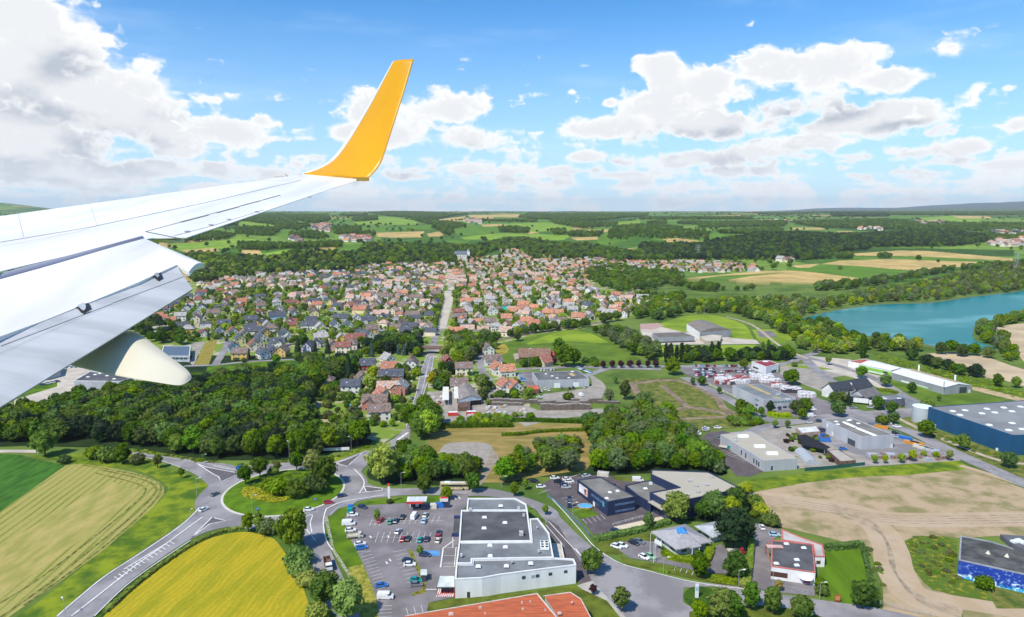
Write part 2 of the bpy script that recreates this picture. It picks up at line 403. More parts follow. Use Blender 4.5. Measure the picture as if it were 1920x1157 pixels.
def build_terrain():
 angs=[];
 a=-100.0
 while a<=100:
  angs.append(a); a+= .11 if abs(a)<41 else 3
 rs=[25];
 while rs[-1]<32000:
  r=rs[-1]
  rs.append(r*(1.07 if r<1250 else 1.0045 if r<5200 else 1.013 if r<12000 else 1.035))
 boxes=[(min(p[0] for p in P),max(p[0] for p in P),min(p[1] for p in P),max(p[1] for p in P)) for _,P in FIELDS]
 verts=[];cols=[]
 S=[(sin(radians(a)),cos(radians(a))) for a in angs]
 for r in rs:
  fine=r>1100
  for s,c in S:
   x,y=r*s,r*c
   verts.append((x,y,hfun(x,y) if fine else 0.0))
   col=None
   if r>1000 and r<14000:
    for k,(cl,P) in enumerate(FIELDS):
     bx=boxes[k]
     if bx[0]<=x<=bx[1] and bx[2]<=y<=bx[3] and inpoly(x,y,P): col=cl
   if col is None: cols+=[0,0,0,0]
   else: cols+=[*col,1]
 n=len(angs); fs=[]
 for i in range(len(rs)-1):
  b=i*n
  for j in range(n-1): fs.append((b+j,b+n+j,b+n+j+1,b+j+1))
 # close to the camera and behind it: plain ground
 me=bpy.data.meshes.new("ground");
 fs=[(f[0],f[3],f[2],f[1]) for f in fs]
 me.from_pydata(verts,[],fs); me.update()
 ca=me.color_attributes.new("cover",'FLOAT_COLOR','POINT'); ca.data.foreach_set('color',cols)
 me.polygons.foreach_set('use_smooth',[True]*len(me.polygons))
 o=bpy.data.objects.new("ground",me); link(o); tag(o,"valley ground rising to rolling hills of meadows and fields",kind='structure')
 m=bpy.data.materials.new("land"); m.use_nodes=True; t=m.node_tree; T=NT(t); bs=t.nodes['Principled BSDF']; bs.inputs['Roughness'].default_value=.95; bs.inputs['Specular IOR Level'].default_value=.1
 tc=T.n('ShaderNodeTexCoord'); at_=T.n('ShaderNodeAttribute',attribute_name='cover')
 mp=T.n('ShaderNodeMapping'); mp.inputs['Scale'].default_value=(1/420,1/700,1e-5); mp.inputs['Rotation'].default_value=(0,0,.35); t.links.new(tc.outputs['Object'],mp.inputs[0])
 nz=T.n('ShaderNodeTexNoise'); nz.inputs['Scale'].default_value=.6; nz.inputs['Detail'].default_value=2; t.links.new(mp.outputs[0],nz.inputs['Vector'])
 ad=T.n('ShaderNodeVectorMath',operation='MULTIPLY_ADD'); t.links.new(nz.outputs['Color'],ad.inputs[0]); ad.inputs[1].default_value=(1.1,1.1,0); t.links.new(mp.outputs[0],ad.inputs[2])
 vo=T.n('ShaderNodeTexVoronoi'); vo.inputs['Scale'].default_value=1; t.links.new(ad.outputs[0],vo.inputs['Vector'])
 sp=T.n('ShaderNodeSeparateColor'); t.links.new(vo.outputs['Color'],sp.inputs[0])
 cr=T.n('ShaderNodeValToRGB'); cr.color_ramp.interpolation='CONSTANT'; t.links.new(sp.outputs[0],cr.inputs[0])
 e=cr.color_ramp.elements
 e[0].position=0; e[0].color=(.07,.15,.022,1); e[1].position=.30; e[1].color=(.11,.21,.03,1)
 for p,c in ((.55,(.045,.10,.02)),(.70,(.16,.26,.04)),(.84,(.40,.30,.12)),(.92,(.09,.19,.025))):
  q=e.new(p); q.color=(*c,1)
 base=T.mix(at_.outputs['Alpha'],cr.outputs[0],at_.outputs['Color'])
 n2=T.n('ShaderNodeTexNoise'); n2.inputs['Scale'].default_value=.02; n2.inputs['Detail'].default_value=8; n2.inputs['Roughness'].default_value=.65; t.links.new(tc.outputs['Object'],n2.inputs['Vector'])
 base=T.mix(1.0,base,T.mix(T.ramp(n2.outputs[0],.3,.7),(.68,.72,.7),(1.2,1.15,1.1)),'MULTIPLY')
 # near the town: rough meadow
 ln=T.n('ShaderNodeVectorMath',operation='LENGTH'); t.links.new(tc.outputs['Object'],ln.inputs[0])
 near=T.mix(T.ramp(n2.outputs[0],.35,.62),(.065,.12,.02),(.14,.20,.04))
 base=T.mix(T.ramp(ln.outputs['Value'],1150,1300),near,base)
 base=T.mix(T.ramp(ln.outputs['Value'],13000,17000),base,(.035,.06,.06))  # far forest, dark green with some bluish haze put into its colour
 t.links.new(base,bs.inputs['Base Color'])
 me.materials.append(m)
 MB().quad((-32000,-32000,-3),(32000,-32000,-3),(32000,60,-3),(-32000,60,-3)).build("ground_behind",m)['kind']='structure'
build_terrain()
# ------------------------------------------------------------------ aircraft wing
def build_wing():
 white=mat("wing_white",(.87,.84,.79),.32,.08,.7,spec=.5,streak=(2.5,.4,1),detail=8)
 flapw=mat("flap_white_shaded",(.47,.48,.49),.38,.10,.7,spec=.5,streak=(.5,5,1),detail=8)  # aft flap white, greyed: its weaker light is put into the colour
 cream=mat("fairing_cream_shaded",(.60,.56,.44),.35,.05,.5,spec=.5)  # cream darkened, the shade on the fairing's side is painted in
 yel=mat("winglet_yellow",(.62,.30,.001),.34,.04,.6,spec=.3)
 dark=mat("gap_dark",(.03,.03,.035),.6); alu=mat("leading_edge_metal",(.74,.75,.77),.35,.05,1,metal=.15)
 grey=mat("wing_grey",(.30,.32,.36),.4,.1,1)
 root=empty("airliner_wing",at(0,500,7),label="white swept airliner wing with drooped flaps and a yellow upturned tip",cat="wing")
 loc=root.location
 def L(v): return Vector(v)-loc
 up=Vector((0,0,1))
 def depth(px,py): return None
 def slab(name,top,th,m,lab=None,edge=.0,parent=root,smooth=False,mats=None):
  """panel with upper outline `top` (points), thickness th downwards, a rounded edge all round"""
  P=[L(p) for p in top]; n=len(P); c=sum(P,Vector())/n
  nrm=Vector()
  for i in range(n): nrm+=(P[i]-c).cross(P[(i+1)%n]-c)
  nrm.normalize();
  if nrm.z<0: P.reverse(); nrm=-nrm
  bm=bmesh.new(); a=[bm.verts.new(p) for p in P]; b=[bm.verts.new(p-nrm*th) for p in P]
  bm.faces.new(a); bm.faces.new(b[::-1])
  for i in range(n): bm.faces.new((a[i],b[i],b[(i+1)%n],a[(i+1)%n]))
  bmesh.ops.recalc_face_normals(bm,faces=bm.faces)
  if edge: bmesh.ops.bevel(bm,geom=[e for e in bm.edges],offset=edge,segments=2,affect='EDGES',clamp_overlap=True)
  me=bpy.data.meshes.new(name); bm.to_mesh(me); bm.free(); me.materials.append(m)
  o=bpy.data.objects.new(name,me); link(o,parent)
  if lab: o['label']=lab
  return o,nrm
 # plane of the upper surface fitted through tip and root points
 p1=at(0,405,9.0); p2=at(572,325,15.0); p3=at(0,505,6.1); p4=at(690,338,13.4)
 N=((p4-p1).cross(p3-p2)).normalized()
 if N.z<0: N=-N
 C=(p1+p2+p3+p4)/4
 def W_(px,py,off=0.0):
  d=ray(px,py); o=Vector((0,0,CAM_H)); t=(C+N*off-o).dot(N)/d.dot(N); return o+d*t
 # main panel: lofted aerofoil sections from root to tip so that the leading edge is rounded
 le0,le1=W_(-60,412),W_(592,323); te0,te1=W_(-60,522),W_(672,337)
 sec=[]
 NS=30; prof=[(0,-.015),(.006,-.003),(.02,.0),(.3,.0),(.7,.0),(1,.0),(1,-.002),(.7,-.012),(.35,-.028),(.08,-.03),(.01,-.022)]
 me=MB(); ring=len(prof)
 le_px=[(-60,412),(572,325)];
 def le(t): return le0.lerp(le1,t)
 tepts=[(0.0,(-60,522)),(.47,(272,446)),(.515,(345,447)),(1.0,(672,337))]
 # trailing edge kinks: fixed trailing edge before the flaps ends at (272,446); the aileron part runs on to the tip
 def te(t):
  for (t0,a),(t1,b) in zip(tepts,tepts[1:]):
   if t<=t1: k=(t-t0)/(t1-t0); return W_(a[0]+(b[0]-a[0])*k,a[1]+(b[1]-a[1])*k)
  return W_(672,337)
 rows=[]
 for i in range(NS+1):
  t=-.3+1.3*i/NS
  a=le(t)
  b=te(t)
  rows.append([L(a+(b-a)*u+N*(w*(b-a).length)) for u,w in prof])
 vs=[v for r in rows for v in r]; fs=[]
 for i in range(NS):
  for k in range(ring): fs.append((i*ring+k,i*ring+(k+1)%ring,(i+1)*ring+(k+1)%ring,(i+1)*ring+k))
 fs.append(tuple(range(ring))); fs.append(tuple(range(NS*ring+ring-1,NS*ring-1,-1)))
 me.add(vs,fs); o=me.build("wing_panel",white,root);
 bm=bmesh.new(); bm.from_mesh(o.data); bmesh.ops.recalc_face_normals(bm,faces=bm.faces); bm.to_mesh(o.data); bm.free()
 # seams: thin dark strips 1 mm proud of the skin
 def seam(name,pts,w,m=dark,off=.003,lab=None):
  P=[W_(*p,off) for p in pts]; b=MB()
  for a,c in zip(P,P[1:]):
   d=(c-a).normalized(); s_=d.cross(N)*w/2
   b.add([L(v) for v in (a-s_,c-s_,c+s_,a+s_)],[(0,1,2,3)])
  o=b.build(name,m,root)
  if lab: o['label']=lab
  return o
 mat("seam_pale",(.45,.46,.47),.5)
 def c1(x,y): return (x/1.8075,100+y/1.8075)
 s=seam("panel_seam",[c1(0,640),c1(300,590),c1(700,505),c1(870,465),c1(1020,430)],.014)
 seam("panel_seam",[c1(1020,430),c1(860,432)],.008)
 seam("panel_seam",[c1(0,655),c1(300,597)],.006,grey)
 seam("panel_seam",[c1(493,604),c1(700,548),c1(880,500),c1(950,480)],.014)
 seam("panel_seam",[c1(590,618),c1(720,584),c1(870,538),c1(895,530)],.010)
 seam("panel_seam",[c1(493,604),c1(618,629)],.018)
 for a,b_,w in (((612,572),(704,548),.05),((732,541),(808,520),.045),((815,517),(884,499),.04),((893,496),(950,480),.035)):
  seam("spoiler_gap",[c1(*a),c1(*b_)],w,mat("spoiler_gap_grey",(.16,.14,.12),.6))
 for q in ((634,603),(715,581),(775,562),(870,536),(1050,487)):
  p=L(W_(*c1(*q),.012)); MB().box(p,(.05,.03,.012)).build("hinge",grey,root)
 seam('rivet_row',[c1(20,600),c1(500,505),c1(900,425)],.004,grey); seam('rivet_row',[c1(0,700),c1(250,650),c1(470,600)],.005,grey); seam('panel_seam',[c1(330,585),c1(300,500)],.004,MATS['seam_pale']); seam('panel_seam',[c1(640,517),c1(600,452)],.004,MATS['seam_pale']); seam('panel_seam',[c1(80,622),c1(60,540)],.005,MATS['seam_pale'])
 # leading edge lamp pod near the tip
 q=L(W_(527,329,.0)); MB().box(q,(.30,.12,.06),0,0,(.6,.5)).build("tip_pod",mat("pod_grey",(.28,.29,.3),.4),root)
 # aft lip that hangs below the trailing edge at the flap's outer end
 slab("trailing_fillet",[W_(262,443,-.02),W_(300,441,-.02),W_(345,447,-.02),W_(338,452,-.05),W_(270,450,-.06)],.03,white)
 # dark cove under the fixed trailing edge
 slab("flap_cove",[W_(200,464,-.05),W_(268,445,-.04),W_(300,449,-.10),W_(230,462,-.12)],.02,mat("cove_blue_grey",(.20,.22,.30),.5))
 # winglet: ruled surface from the curved root up to the swept tip
 def Zt(px,py,Z): return at(px,py,Z)
 lead=[(560,328,14.9),(592,318,14.85),(622,299,14.75),(650,263,14.6),(690,200,14.4),(716,155,14.25),(737,117,14.1)]
 trail=[(690,334,13.45),(697,328,13.45),(708,315,13.5),(718,296,13.55),(738,234,13.6),(758,172,13.7),(776,111,13.8)]
 def samp(P,t):
  x=t*(len(P)-1); i=min(int(x),len(P)-2); k=x-i
  p0=P[max(i-1,0)];p1_=P[i];p2_=P[i+1];p3_=P[min(i+2,len(P)-1)]
  r=[]
  for a,b_,c,d in zip(p0,p1_,p2_,p3_): r.append(.5*(2*b_+(c-a)*k+(2*a-5*b_+4*c-d)*k*k+(-a+3*b_-3*c+d)*k**3))
  return at(*r)
 NW=36; prof2=[0,.02,.06,.14,.3,.5,.7,.86,.97,1.0]
 thick=lambda u:.065*sqrt(max(u,0))*(1-u)*2.6+.004
 def wl_(name,u0,u1,m,proud=0.0,t0=0.0):
  us=[u0+(u1-u0)*i/12 for i in range(13)]; b=MB(); R=[]
  for i in range(NW+1):
   t=t0+(1-t0)*i/NW; a=samp(lead,t); e=samp(trail,t);
   a2=samp(lead,min(1,t+.02)) if t<1 else a; a1=samp(lead,max(0,t-.02))
   tang=(a2-a1).normalized(); nn=(e-a).normalized().cross(tang).normalized()
   if nn.dot(Vector((0,0,CAM_H))-a)<0: nn=-nn
   top=[L(a.lerp(e,u)+nn*(thick(u)+proud)) for u in us]; bot=[L(a.lerp(e,u)-nn*(thick(u)*.8+proud)) for u in us[::-1]]
   R.append(top+bot)
  k=len(R[0]); vs=[v for r in R for v in r]; fs=[]
  for i in range(NW):
   for j in range(k): fs.append((i*k+j,i*k+(j+1)%k,(i+1)*k+(j+1)%k,(i+1)*k+j))
  fs.append(tuple(range(k))); fs.append(tuple(range(NW*k+k-1,NW*k-1,-1)))
  b.add(vs,fs); o=b.build(name,m,root,smooth=True)
  bm=bmesh.new(); bm.from_mesh(o.data); bmesh.ops.recalc_face_normals(bm,faces=bm.faces); bm.to_mesh(o.data); bm.free()
  return o
 w=wl_("winglet",.10,1.0,yel); w['label']="yellow upturned wing tip"
 e=wl_("winglet_leading_edge",0.0,.12,alu,.006); e['label']="bare metal leading edge of the yellow tip"
 MB().box(L(at(680,336,13.4)),(.24,.06,.07),.1).build("tip_bracket",mat("bracket_brown",(.45,.28,.05),.5),root)
 # flaps: three drooping surfaces
 Z=at
 def panel(name,pts,th,m,lab=None,edge=.02):
  return slab(name,[Z(*p) for p in pts],th,m,lab,edge)
 def skin(name,up_,lo_,th,m,lab=None):
  """panel lofted between two edges given as pixel positions with a depth"""
  b=MB(); A=[at(*p) for p in up_];B=[at(*p) for p in lo_]; A.insert(0,A[0]+(A[0]-A[1])*3);B.insert(0,B[0]+(B[0]-B[1])*3); n=len(A); dn=Vector((0,.2,-1))*th; NV=5; vs=[]
  for lay in (0,1):
   for k in range(NV+1):
    t=k/NV; vs+=[L(a.lerp(c,t)+(dn if lay else Vector())+Vector((0,0,.035*sin(pi*t)))) for a,c in zip(A,B)]
  o_=(NV+1)*n; fs=[]
  for k in range(NV):
   for i in range(n-1): q=(k*n+i,k*n+i+1,(k+1)*n+i+1,(k+1)*n+i); fs+=[q[::-1],tuple(o_+j for j in q)]
  for i in range(n-1):
   for k in (0,NV): fs.append((k*n+i,k*n+i+1,o_+k*n+i+1,o_+k*n+i))
  for k in range(NV):
   for i in (0,n-1): fs.append((k*n+i,(k+1)*n+i,o_+(k+1)*n+i,o_+k*n+i))
  b.add(vs,fs); o=b.build(name,m,root); bm=bmesh.new(); bm.from_mesh(o.data); bmesh.ops.recalc_face_normals(bm,faces=bm.faces); [setattr(f,'smooth',True) for f in bm.faces]; [setattr(e,'smooth',False) for e in bm.edges if len(e.link_faces)==2 and e.calc_face_angle(0)>.5]; bm.to_mesh(o.data); bm.free()
  if lab: o['label']=lab
 skin("fore_flap",[(-60,542,5.68),(0,524,5.96),(80,502,6.27),(166,477,6.6),(220,461,6.98),(271,447,7.45),(330,472,7.25),(382,494,7.1)],[(-60,655,5.0),(0,631,5.25),(80,602,5.6),(180,562,6.05),(260,529,6.45),(332,496,6.95),(345,504,6.9),(354,509,6.85)],.05,white,"long white fore flap with pointed outer end")
 skin("flap_leading_strip",[(-60,533,5.76),(0,515,6.02),(166,472,6.7),(262,447,7.5)],[(-60,545,5.7),(0,527,5.98),(166,480,6.62),(272,449,7.46)],.03,mat("strip_lilac",(.36,.36,.43),.4))
 # aft flap with a curved top: strips across the chord
 inner=[(-60,652,5.1),(-60,676,4.98),(-60,712,4.78),(-60,752,4.58),(-60,800,4.42)]
 outer=[(333,498,6.97),(340,512,6.83),(348,523,6.7),(355,533,6.6),(361,542,6.52)]
 b=MB(); NN=16; R=[]
 def csp(P,t):
  x=t*(len(P)-1); i=min(int(x),len(P)-2); k=x-i
  p0=P[max(i-1,0)];q1=P[i];q2=P[i+1];p3_=P[min(i+2,len(P)-1)]
  return at(*[.5*(2*b_+(c-a)*k+(2*a-5*b_+4*c-d)*k*k+(-a+3*b_-3*c+d)*k**3) for a,b_,c,d in zip(p0,q1,q2,p3_)])
 for i in range(NN+1):
  t=i/NN; a=csp(inner,t); e_=csp(outer,t); R.append((a+(a-e_)*.35,e_))
 nn=(R[-1][0]-R[0][0]).cross(R[0][1]-R[0][0]).normalized()
 if nn.z<0: nn=-nn
 vs=[];MCH=24
 for lay in (0,1):
  for i,(a,e_) in enumerate(R):
   th=.11*sin(pi*min(1,(i/NN)*.9+.1))+.012
   for k in range(MCH+1): vs.append(L(a.lerp(e_,k/MCH)-nn*(th if lay else 0)))
 row=MCH+1; off=(NN+1)*row; fs=[]
 for i in range(NN):
  for k in range(MCH):
   q=(i*row+k,i*row+k+1,(i+1)*row+k+1,(i+1)*row+k); fs.append(q); fs.append(tuple(off+j for j in q[::-1]))
 for i in range(NN):
  for k in (0,MCH): fs.append((i*row+k,(i+1)*row+k,off+(i+1)*row+k,off+i*row+k))
 for k in range(MCH):
  for i in (0,NN): fs.append((i*row+k,i*row+k+1,off+i*row+k+1,off+i*row+k))
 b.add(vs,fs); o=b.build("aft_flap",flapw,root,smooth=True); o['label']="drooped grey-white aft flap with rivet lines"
 bm=bmesh.new(); bm.from_mesh(o.data); bmesh.ops.recalc_face_normals(bm,faces=bm.faces)
 for e2 in bm.edges:
  if len(e2.link_faces)==2 and e2.calc_face_angle(0)>.6: e2.smooth=False
 bm.to_mesh(o.data); bm.free()
 def onflap(px,py,off=.006):
  d=ray(px,py); o_=Vector((0,0,CAM_H)); best=None
  for i in range(NN):
   a,e_=R[i]; a2,e2_=R[i+1]; n_=(a2-a).cross(e_-a).normalized()
   if n_.z<0: n_=-n_
   t=(a-o_).dot(n_)/d.dot(n_); p=o_+d*t
   u=(p-a).dot((a2-a))/ (a2-a).length_squared
   k=(p-a).dot((e_-a))/(e_-a).length_squared
   if best is None or abs(u-.5)<best[0]: best=(abs(u-.5),p+n_*off)
  return best[1]
 cF=crop(0,480,4.1325)
 def patch(name,pts,m,off=.012):
  P=[L(onflap(*cF(*q),off)) for q in pts]; MB().add(P,[tuple(range(len(P)))]).build(name,m,root)
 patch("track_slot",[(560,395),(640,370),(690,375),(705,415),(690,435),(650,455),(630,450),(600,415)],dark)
 patch("track_roller",[(600,398),(650,375),(668,400),(665,425),(650,440),(632,430)],mat("roller_grey",(.42,.47,.50),.4),.02)
 patch("track_slot",[(1165,152),(1215,135),(1245,138),(1258,175),(1220,195)],dark)
 patch("track_roller",[(1190,152),(1220,140),(1238,168),(1222,182)],grey,.02)
 for q0,q1,wd,mm in (((0,760),(620,482),.010,grey),((620,482),(1080,300),.010,grey),((860,365),(1480,140),.014,mat("seam_pale",(.45,.46,.47),.5)),((0,700),(860,370),.012,mat("seam_pale",(.45,.46,.47),.5))):
  bq=MB(); K=40 if mm is grey else 1
  for k in range(K):
   if K>1 and k%1: continue
   ta,tb=k/K,(k+(.28 if K>1 else 1))/K
   a=onflap(*cF(q0[0]+(q1[0]-q0[0])*ta,q0[1]+(q1[1]-q0[1])*ta),.008); e_=onflap(*cF(q0[0]+(q1[0]-q0[0])*tb,q0[1]+(q1[1]-q0[1])*tb),.008)
   s_=(e_-a).normalized().cross(nn)*wd/2; bq.add([L(v) for v in (a-s_,e_-s_,e_+s_,a+s_)],[(0,1,2,3)])
  bq.build("rivet_line" if K>1 else "flap_seam",mm,root)
 # gap between fore and aft flap
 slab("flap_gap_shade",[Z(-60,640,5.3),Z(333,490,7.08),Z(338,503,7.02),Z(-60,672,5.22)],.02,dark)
 # canoe fairing under the flap
 secs=[]
 # (top edge px, bottom edge px, depth)
 F=[((236,612),(60,660),6.0),((262,632),(130,681),5.87),((290,652),(200,699),5.73),((318,672),(255,710),5.6),((340,687),(295,716),5.52),((352,697),(318,720),5.47),((357,705),(333,722),5.44),((357,712),(345,722),5.43)]
 b=MB(); R2=[]; K=20
 for (a,c,z) in F:
  A_=at(*a,z); B_=at(*c,z-.12); cc=(A_+B_)/2; v=(A_-B_)/2; ww=Vector((.25,.97,0)).normalized()*min(.10,v.length*.4)
  R2.append([L(cc+v*(abs(cos(q))**.5*(1 if cos(q)>=0 else -1))+ww*(abs(sin(q))**.5*(1 if sin(q)>=0 else -1))) for q in [2*pi*j/K for j in range(K)]])
 vs=[v for r in R2 for v in r]; n=len(R2)
 fs=[(i*K+j,i*K+(j+1)%K,(i+1)*K+(j+1)%K,(i+1)*K+j) for i in range(n-1) for j in range(K)]+[tuple(range(K)),tuple(range(n*K-1,(n-1)*K-1,-1))]
 b.add(vs,fs); o=b.build("track_fairing",cream,root,smooth=True); o['label']="cream canoe-shaped fairing under the flap"
 bm=bmesh.new(); bm.from_mesh(o.data); bmesh.ops.recalc_face_normals(bm,faces=bm.faces); bm.to_mesh(o.data); bm.free()
 sb=o.modifiers.new("s",'SUBSURF'); sb.levels=2; sb.render_levels=2
build_wing()
# ------------------------------------------------------------------ ground areas, roads, water
E1=crop(400,840,5.994);E2=crop(640,920,5.994);E3=crop(1180,940,5.994);E4=crop(840,560,5.994);E5=crop(1300,660,5.994);E6=crop(400,560,5.994)
D1=crop(1500,640,4.5714);D2=crop(960,860,5.994);D3=crop(600,640,7.369);D4=crop(780,440,5.994)
asph=mat("asphalt",(.275,.26,.265),.9,.13,.07,spec=.2,detail=12,lo=.4,hi=.6)
asph2=mat("asphalt_lot",(.215,.195,.197),.9,.15,.09,spec=.2,detail=8)
asphd=mat("asphalt_dark",(.12,.10,.105),.9,.12,.2,spec=.2,detail=8)
conc=mat("concrete",(.42,.39,.35),.9,.1,.3,detail=8)
gravel=mat("pale_gravel",(.34,.305,.26),.95,.12,.15,detail=9)
paint=mat("road_paint",(.72,.71,.68),.7,.1,1)
grass=mat("cut_grass",(.12,.205,.010),.95,.2,.09,spec=.1,col2=(.045,.10,.010),detail=8)
grass_y=mat("dry_grass",(.33,.24,.085),.95,.2,.1,spec=.1,col2=(.20,.165,.045),streak=(.5,1.6,1,.1),detail=9)
grass_b=mat("bright_meadow",(.26,.34,.028),.95,.2,.03,spec=.1,col2=(.14,.22,.02),detail=9)
grass_g=mat("green_meadow",(.13,.20,.022),.95,.2,.05,spec=.1,col2=(.075,.135,.016),detail=9)
verge=mat("rough_verge",(.22,.27,.016),.95,.2,.12,spec=.1,col2=(.06,.12,.012),detail=10)
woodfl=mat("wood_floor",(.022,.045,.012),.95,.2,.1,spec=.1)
weeds=mat("weeds",(.20,.19,.045),.95,.2,.22,spec=.1,col2=(.06,.10,.018),detail=10)
dirt=mat("bare_dirt",(.42,.31,.195),.95,.15,.09,spec=.1,col2=(.22,.20,.085),detail=15,lo=.36,hi=.58)
track=mat("dirt_track",(.46,.38,.29),.95,.1,.15,spec=.1,detail=9)
sand=mat("sand",(.50,.39,.25),.95,.12,.04,spec=.1,detail=9,bump=.3)
garden=mat("garden_ground",(.42,.37,.27),.95,.2,.07,spec=.1,col2=(.17,.25,.035),detail=9,lo=.50,hi=.60)
paving=mat("pale_paving",(.52,.46,.38),.95,.1,.08,detail=8)
NZ=[0]; LZ=[0]
def zz(z):
 LZ[0]+=1; return z+LZ[0]*.0006
def area(name,f,pts,m,z,label=None,kind='structure',smooth=True):
 P=[g(*f(*p)) for p in pts]
 Q=bez(P+[P[0]],5)[:-1] if smooth else P
 o=MB().sheet(Q,zz(z)).build(name,m); tag(o,label,kind=kind); return o
# fields, bottom left
def stripes(name,ca,cb,angle,period,wob=.5,c3_=None,sharp=(.35,.65)):
 m=bpy.data.materials.new(name); m.use_nodes=True; MATS[name]=m; t=m.node_tree; T=NT(t); b=t.nodes['Principled BSDF']; b.inputs['Roughness'].default_value=.95; b.inputs['Specular IOR Level'].default_value=.1
 tc=T.n('ShaderNodeTexCoord'); mp=T.n('ShaderNodeMapping',vector_type='POINT'); mp.inputs['Rotation'].default_value=(0,0,angle); t.links.new(tc.outputs['Object'],mp.inputs[0])
 w=T.n('ShaderNodeTexWave'); w.inputs['Scale'].default_value=.314/period*1.0; w.inputs['Distortion'].default_value=wob; w.inputs['Detail'].default_value=3; w.inputs['Detail Scale'].default_value=.4; t.links.new(mp.outputs[0],w.inputs[0])
 n=T.n('ShaderNodeTexNoise'); n.inputs['Scale'].default_value=.06; n.inputs['Detail'].default_value=9; n.inputs['Roughness'].default_value=.6
 mp2=T.n('ShaderNodeMapping'); mp2.inputs['Scale'].default_value=(3,.5,1); t.links.new(mp.outputs[0],mp2.inputs[0]); t.links.new(mp2.outputs[0],n.inputs['Vector'])
 c=T.mix(T.ramp(w.outputs['Fac'],*sharp),ca,cb)
 c=T.mix(T.m('MULTIPLY',T.ramp(n.outputs[0],.42,.62),.65),c,c3_ or ca)
 n2=T.n('ShaderNodeTexNoise'); n2.inputs['Scale'].default_value=.9; n2.inputs['Detail'].default_value=6; t.links.new(tc.outputs['Object'],n2.inputs['Vector'])
 c=T.mix(1.0,c,T.mix(n2.outputs[0],(.75,.75,.75),(1.25,1.25,1.25)),'MULTIPLY')
 t.links.new(c,b.inputs['Base Color']); return m
a0=g(*cA(0,760)); a1=g(*cA(330,530)); ang=atan2(a1.y-a0.y,a1.x-a0.x)
mow=stripes("mown_hay",(.34,.30,.085),(.17,.205,.035),-ang+pi/2,3.4,1.2,(.33,.30,.09),(.6,.95))
area("verge",cA,[(30,1180),(180,1080),(480,835),(690,650),(680,590),(560,540),(330,515),(240,500),(150,480),(560,475),(640,505),(740,545),(850,590),(872,610),(835,690),(750,770),(590,880),(440,980),(340,1060),(220,1180)],verge,.04)
area("crop_field",cA,[(-300,640),(-60,470),(90,478),(180,502),(275,520),(140,630),(0,715),(-300,900)],mat("crop_green",(.055,.155,.02),.9,.2,.3,spec=.1,streak=(1,.25,1,-ang),detail=9),.06,smooth=False)
area("hay_field",cA,[(-300,900),(0,716),(276,521),(330,515),(430,525),(560,550),(640,575),(685,605),(690,640),(640,700),(560,770),(430,880),(280,990),(150,1080),(20,1170),(-200,1250),(-350,1250)],mow,.06,smooth=False)
area("hay_field",cA,[(-300,1030),(0,860),(200,740),(470,590),(585,625),(560,660),(380,800),(250,900),(100,1000),(-100,1130),(-300,1200)],mat("pale_stubble",(.40,.325,.11),.95,.2,.25,spec=.1,col2=(.27,.26,.065),streak=(1,.3,1,-ang),detail=8),.08,smooth=False)
for k,(pts,w,mm) in enumerate((([(420,540),(560,570),(640,600),(650,640),(560,730),(400,860),(200,1020),(60,1120),(-60,1200)],1.1,"a"),([(400,553),(530,585),(600,610),(605,640),(520,720),(360,850),(160,1000),(0,1100)],.9,"a"),([(350,520),(560,558),(660,590),(672,635),(600,720),(440,860),(240,1010),(100,1110)],1.0,"a"))):
 P=bez([g(*cA(*p)) for p in pts],8); o=MB().strip(P,w,zz(.10)).build("hay_windrow",mat("windrow",(.22,.225,.055),.95,.3,.5,spec=.1)); tag(o,kind='structure')
gold=stripes("golden_field",(.43,.325,.02),(.34,.29,.016),.15,1.9,11.0,(.22,.235,.011),(.0,1))
area("golden_field",cA,[(380,1240),(440,1150),(600,1010),(780,880),(900,822),(1030,800),(1140,825),(1190,880),(1240,960),(1285,1070),(1310,1157),(1330,1250)],gold,.06)
area("field_margin",cA,[(330,1250),(390,1157),(520,1040),(660,935),(810,838),(1000,780),(1150,800),(1150,825),(1030,800),(900,822),(780,880),(600,1010),(440,1150),(380,1240)],mat("margin_green",(.06,.12,.015),.95,.3,.2,spec=.1,detail=9),.08)
# wooded ground and gardens
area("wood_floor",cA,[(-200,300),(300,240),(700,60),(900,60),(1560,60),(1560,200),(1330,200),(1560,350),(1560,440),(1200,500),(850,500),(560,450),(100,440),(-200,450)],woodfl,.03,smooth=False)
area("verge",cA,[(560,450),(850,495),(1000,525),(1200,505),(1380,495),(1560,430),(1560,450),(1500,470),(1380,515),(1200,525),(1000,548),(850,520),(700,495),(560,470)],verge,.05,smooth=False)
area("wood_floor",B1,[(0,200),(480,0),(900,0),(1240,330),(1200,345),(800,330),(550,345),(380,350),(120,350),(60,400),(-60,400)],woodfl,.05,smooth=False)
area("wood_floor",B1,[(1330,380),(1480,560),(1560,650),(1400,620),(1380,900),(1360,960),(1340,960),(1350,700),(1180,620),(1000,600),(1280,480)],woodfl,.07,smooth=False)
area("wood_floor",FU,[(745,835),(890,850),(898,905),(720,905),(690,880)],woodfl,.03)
area("garden_ground",FU,[(270,560),(380,520),(680,500),(900,490),(1100,500),(1260,570),(1200,590),(1080,620),(990,640),(880,660),(800,700),(700,745),(600,720),(560,700),(400,685),(360,690),(230,640)],garden,.02,smooth=False)
area("garden_ground",FU,[(600,640),(800,640),(770,800),(720,830),(590,800),(590,720)],garden,.035,smooth=False)
area("garden_ground",FU,[(820,640),(940,640),(1000,700),(990,790),(810,800),(800,700)],garden,.035,smooth=False)
area("lawn",E6,[(-60,760),(400,700),(640,700),(880,690),(1160,665),(1170,690),(900,740),(500,790),(0,850),(-100,850)],grass,.05,smooth=False)
area("lawn",c2,[(370,895),(470,890),(480,935),(385,945)],grass,.05,smooth=False)
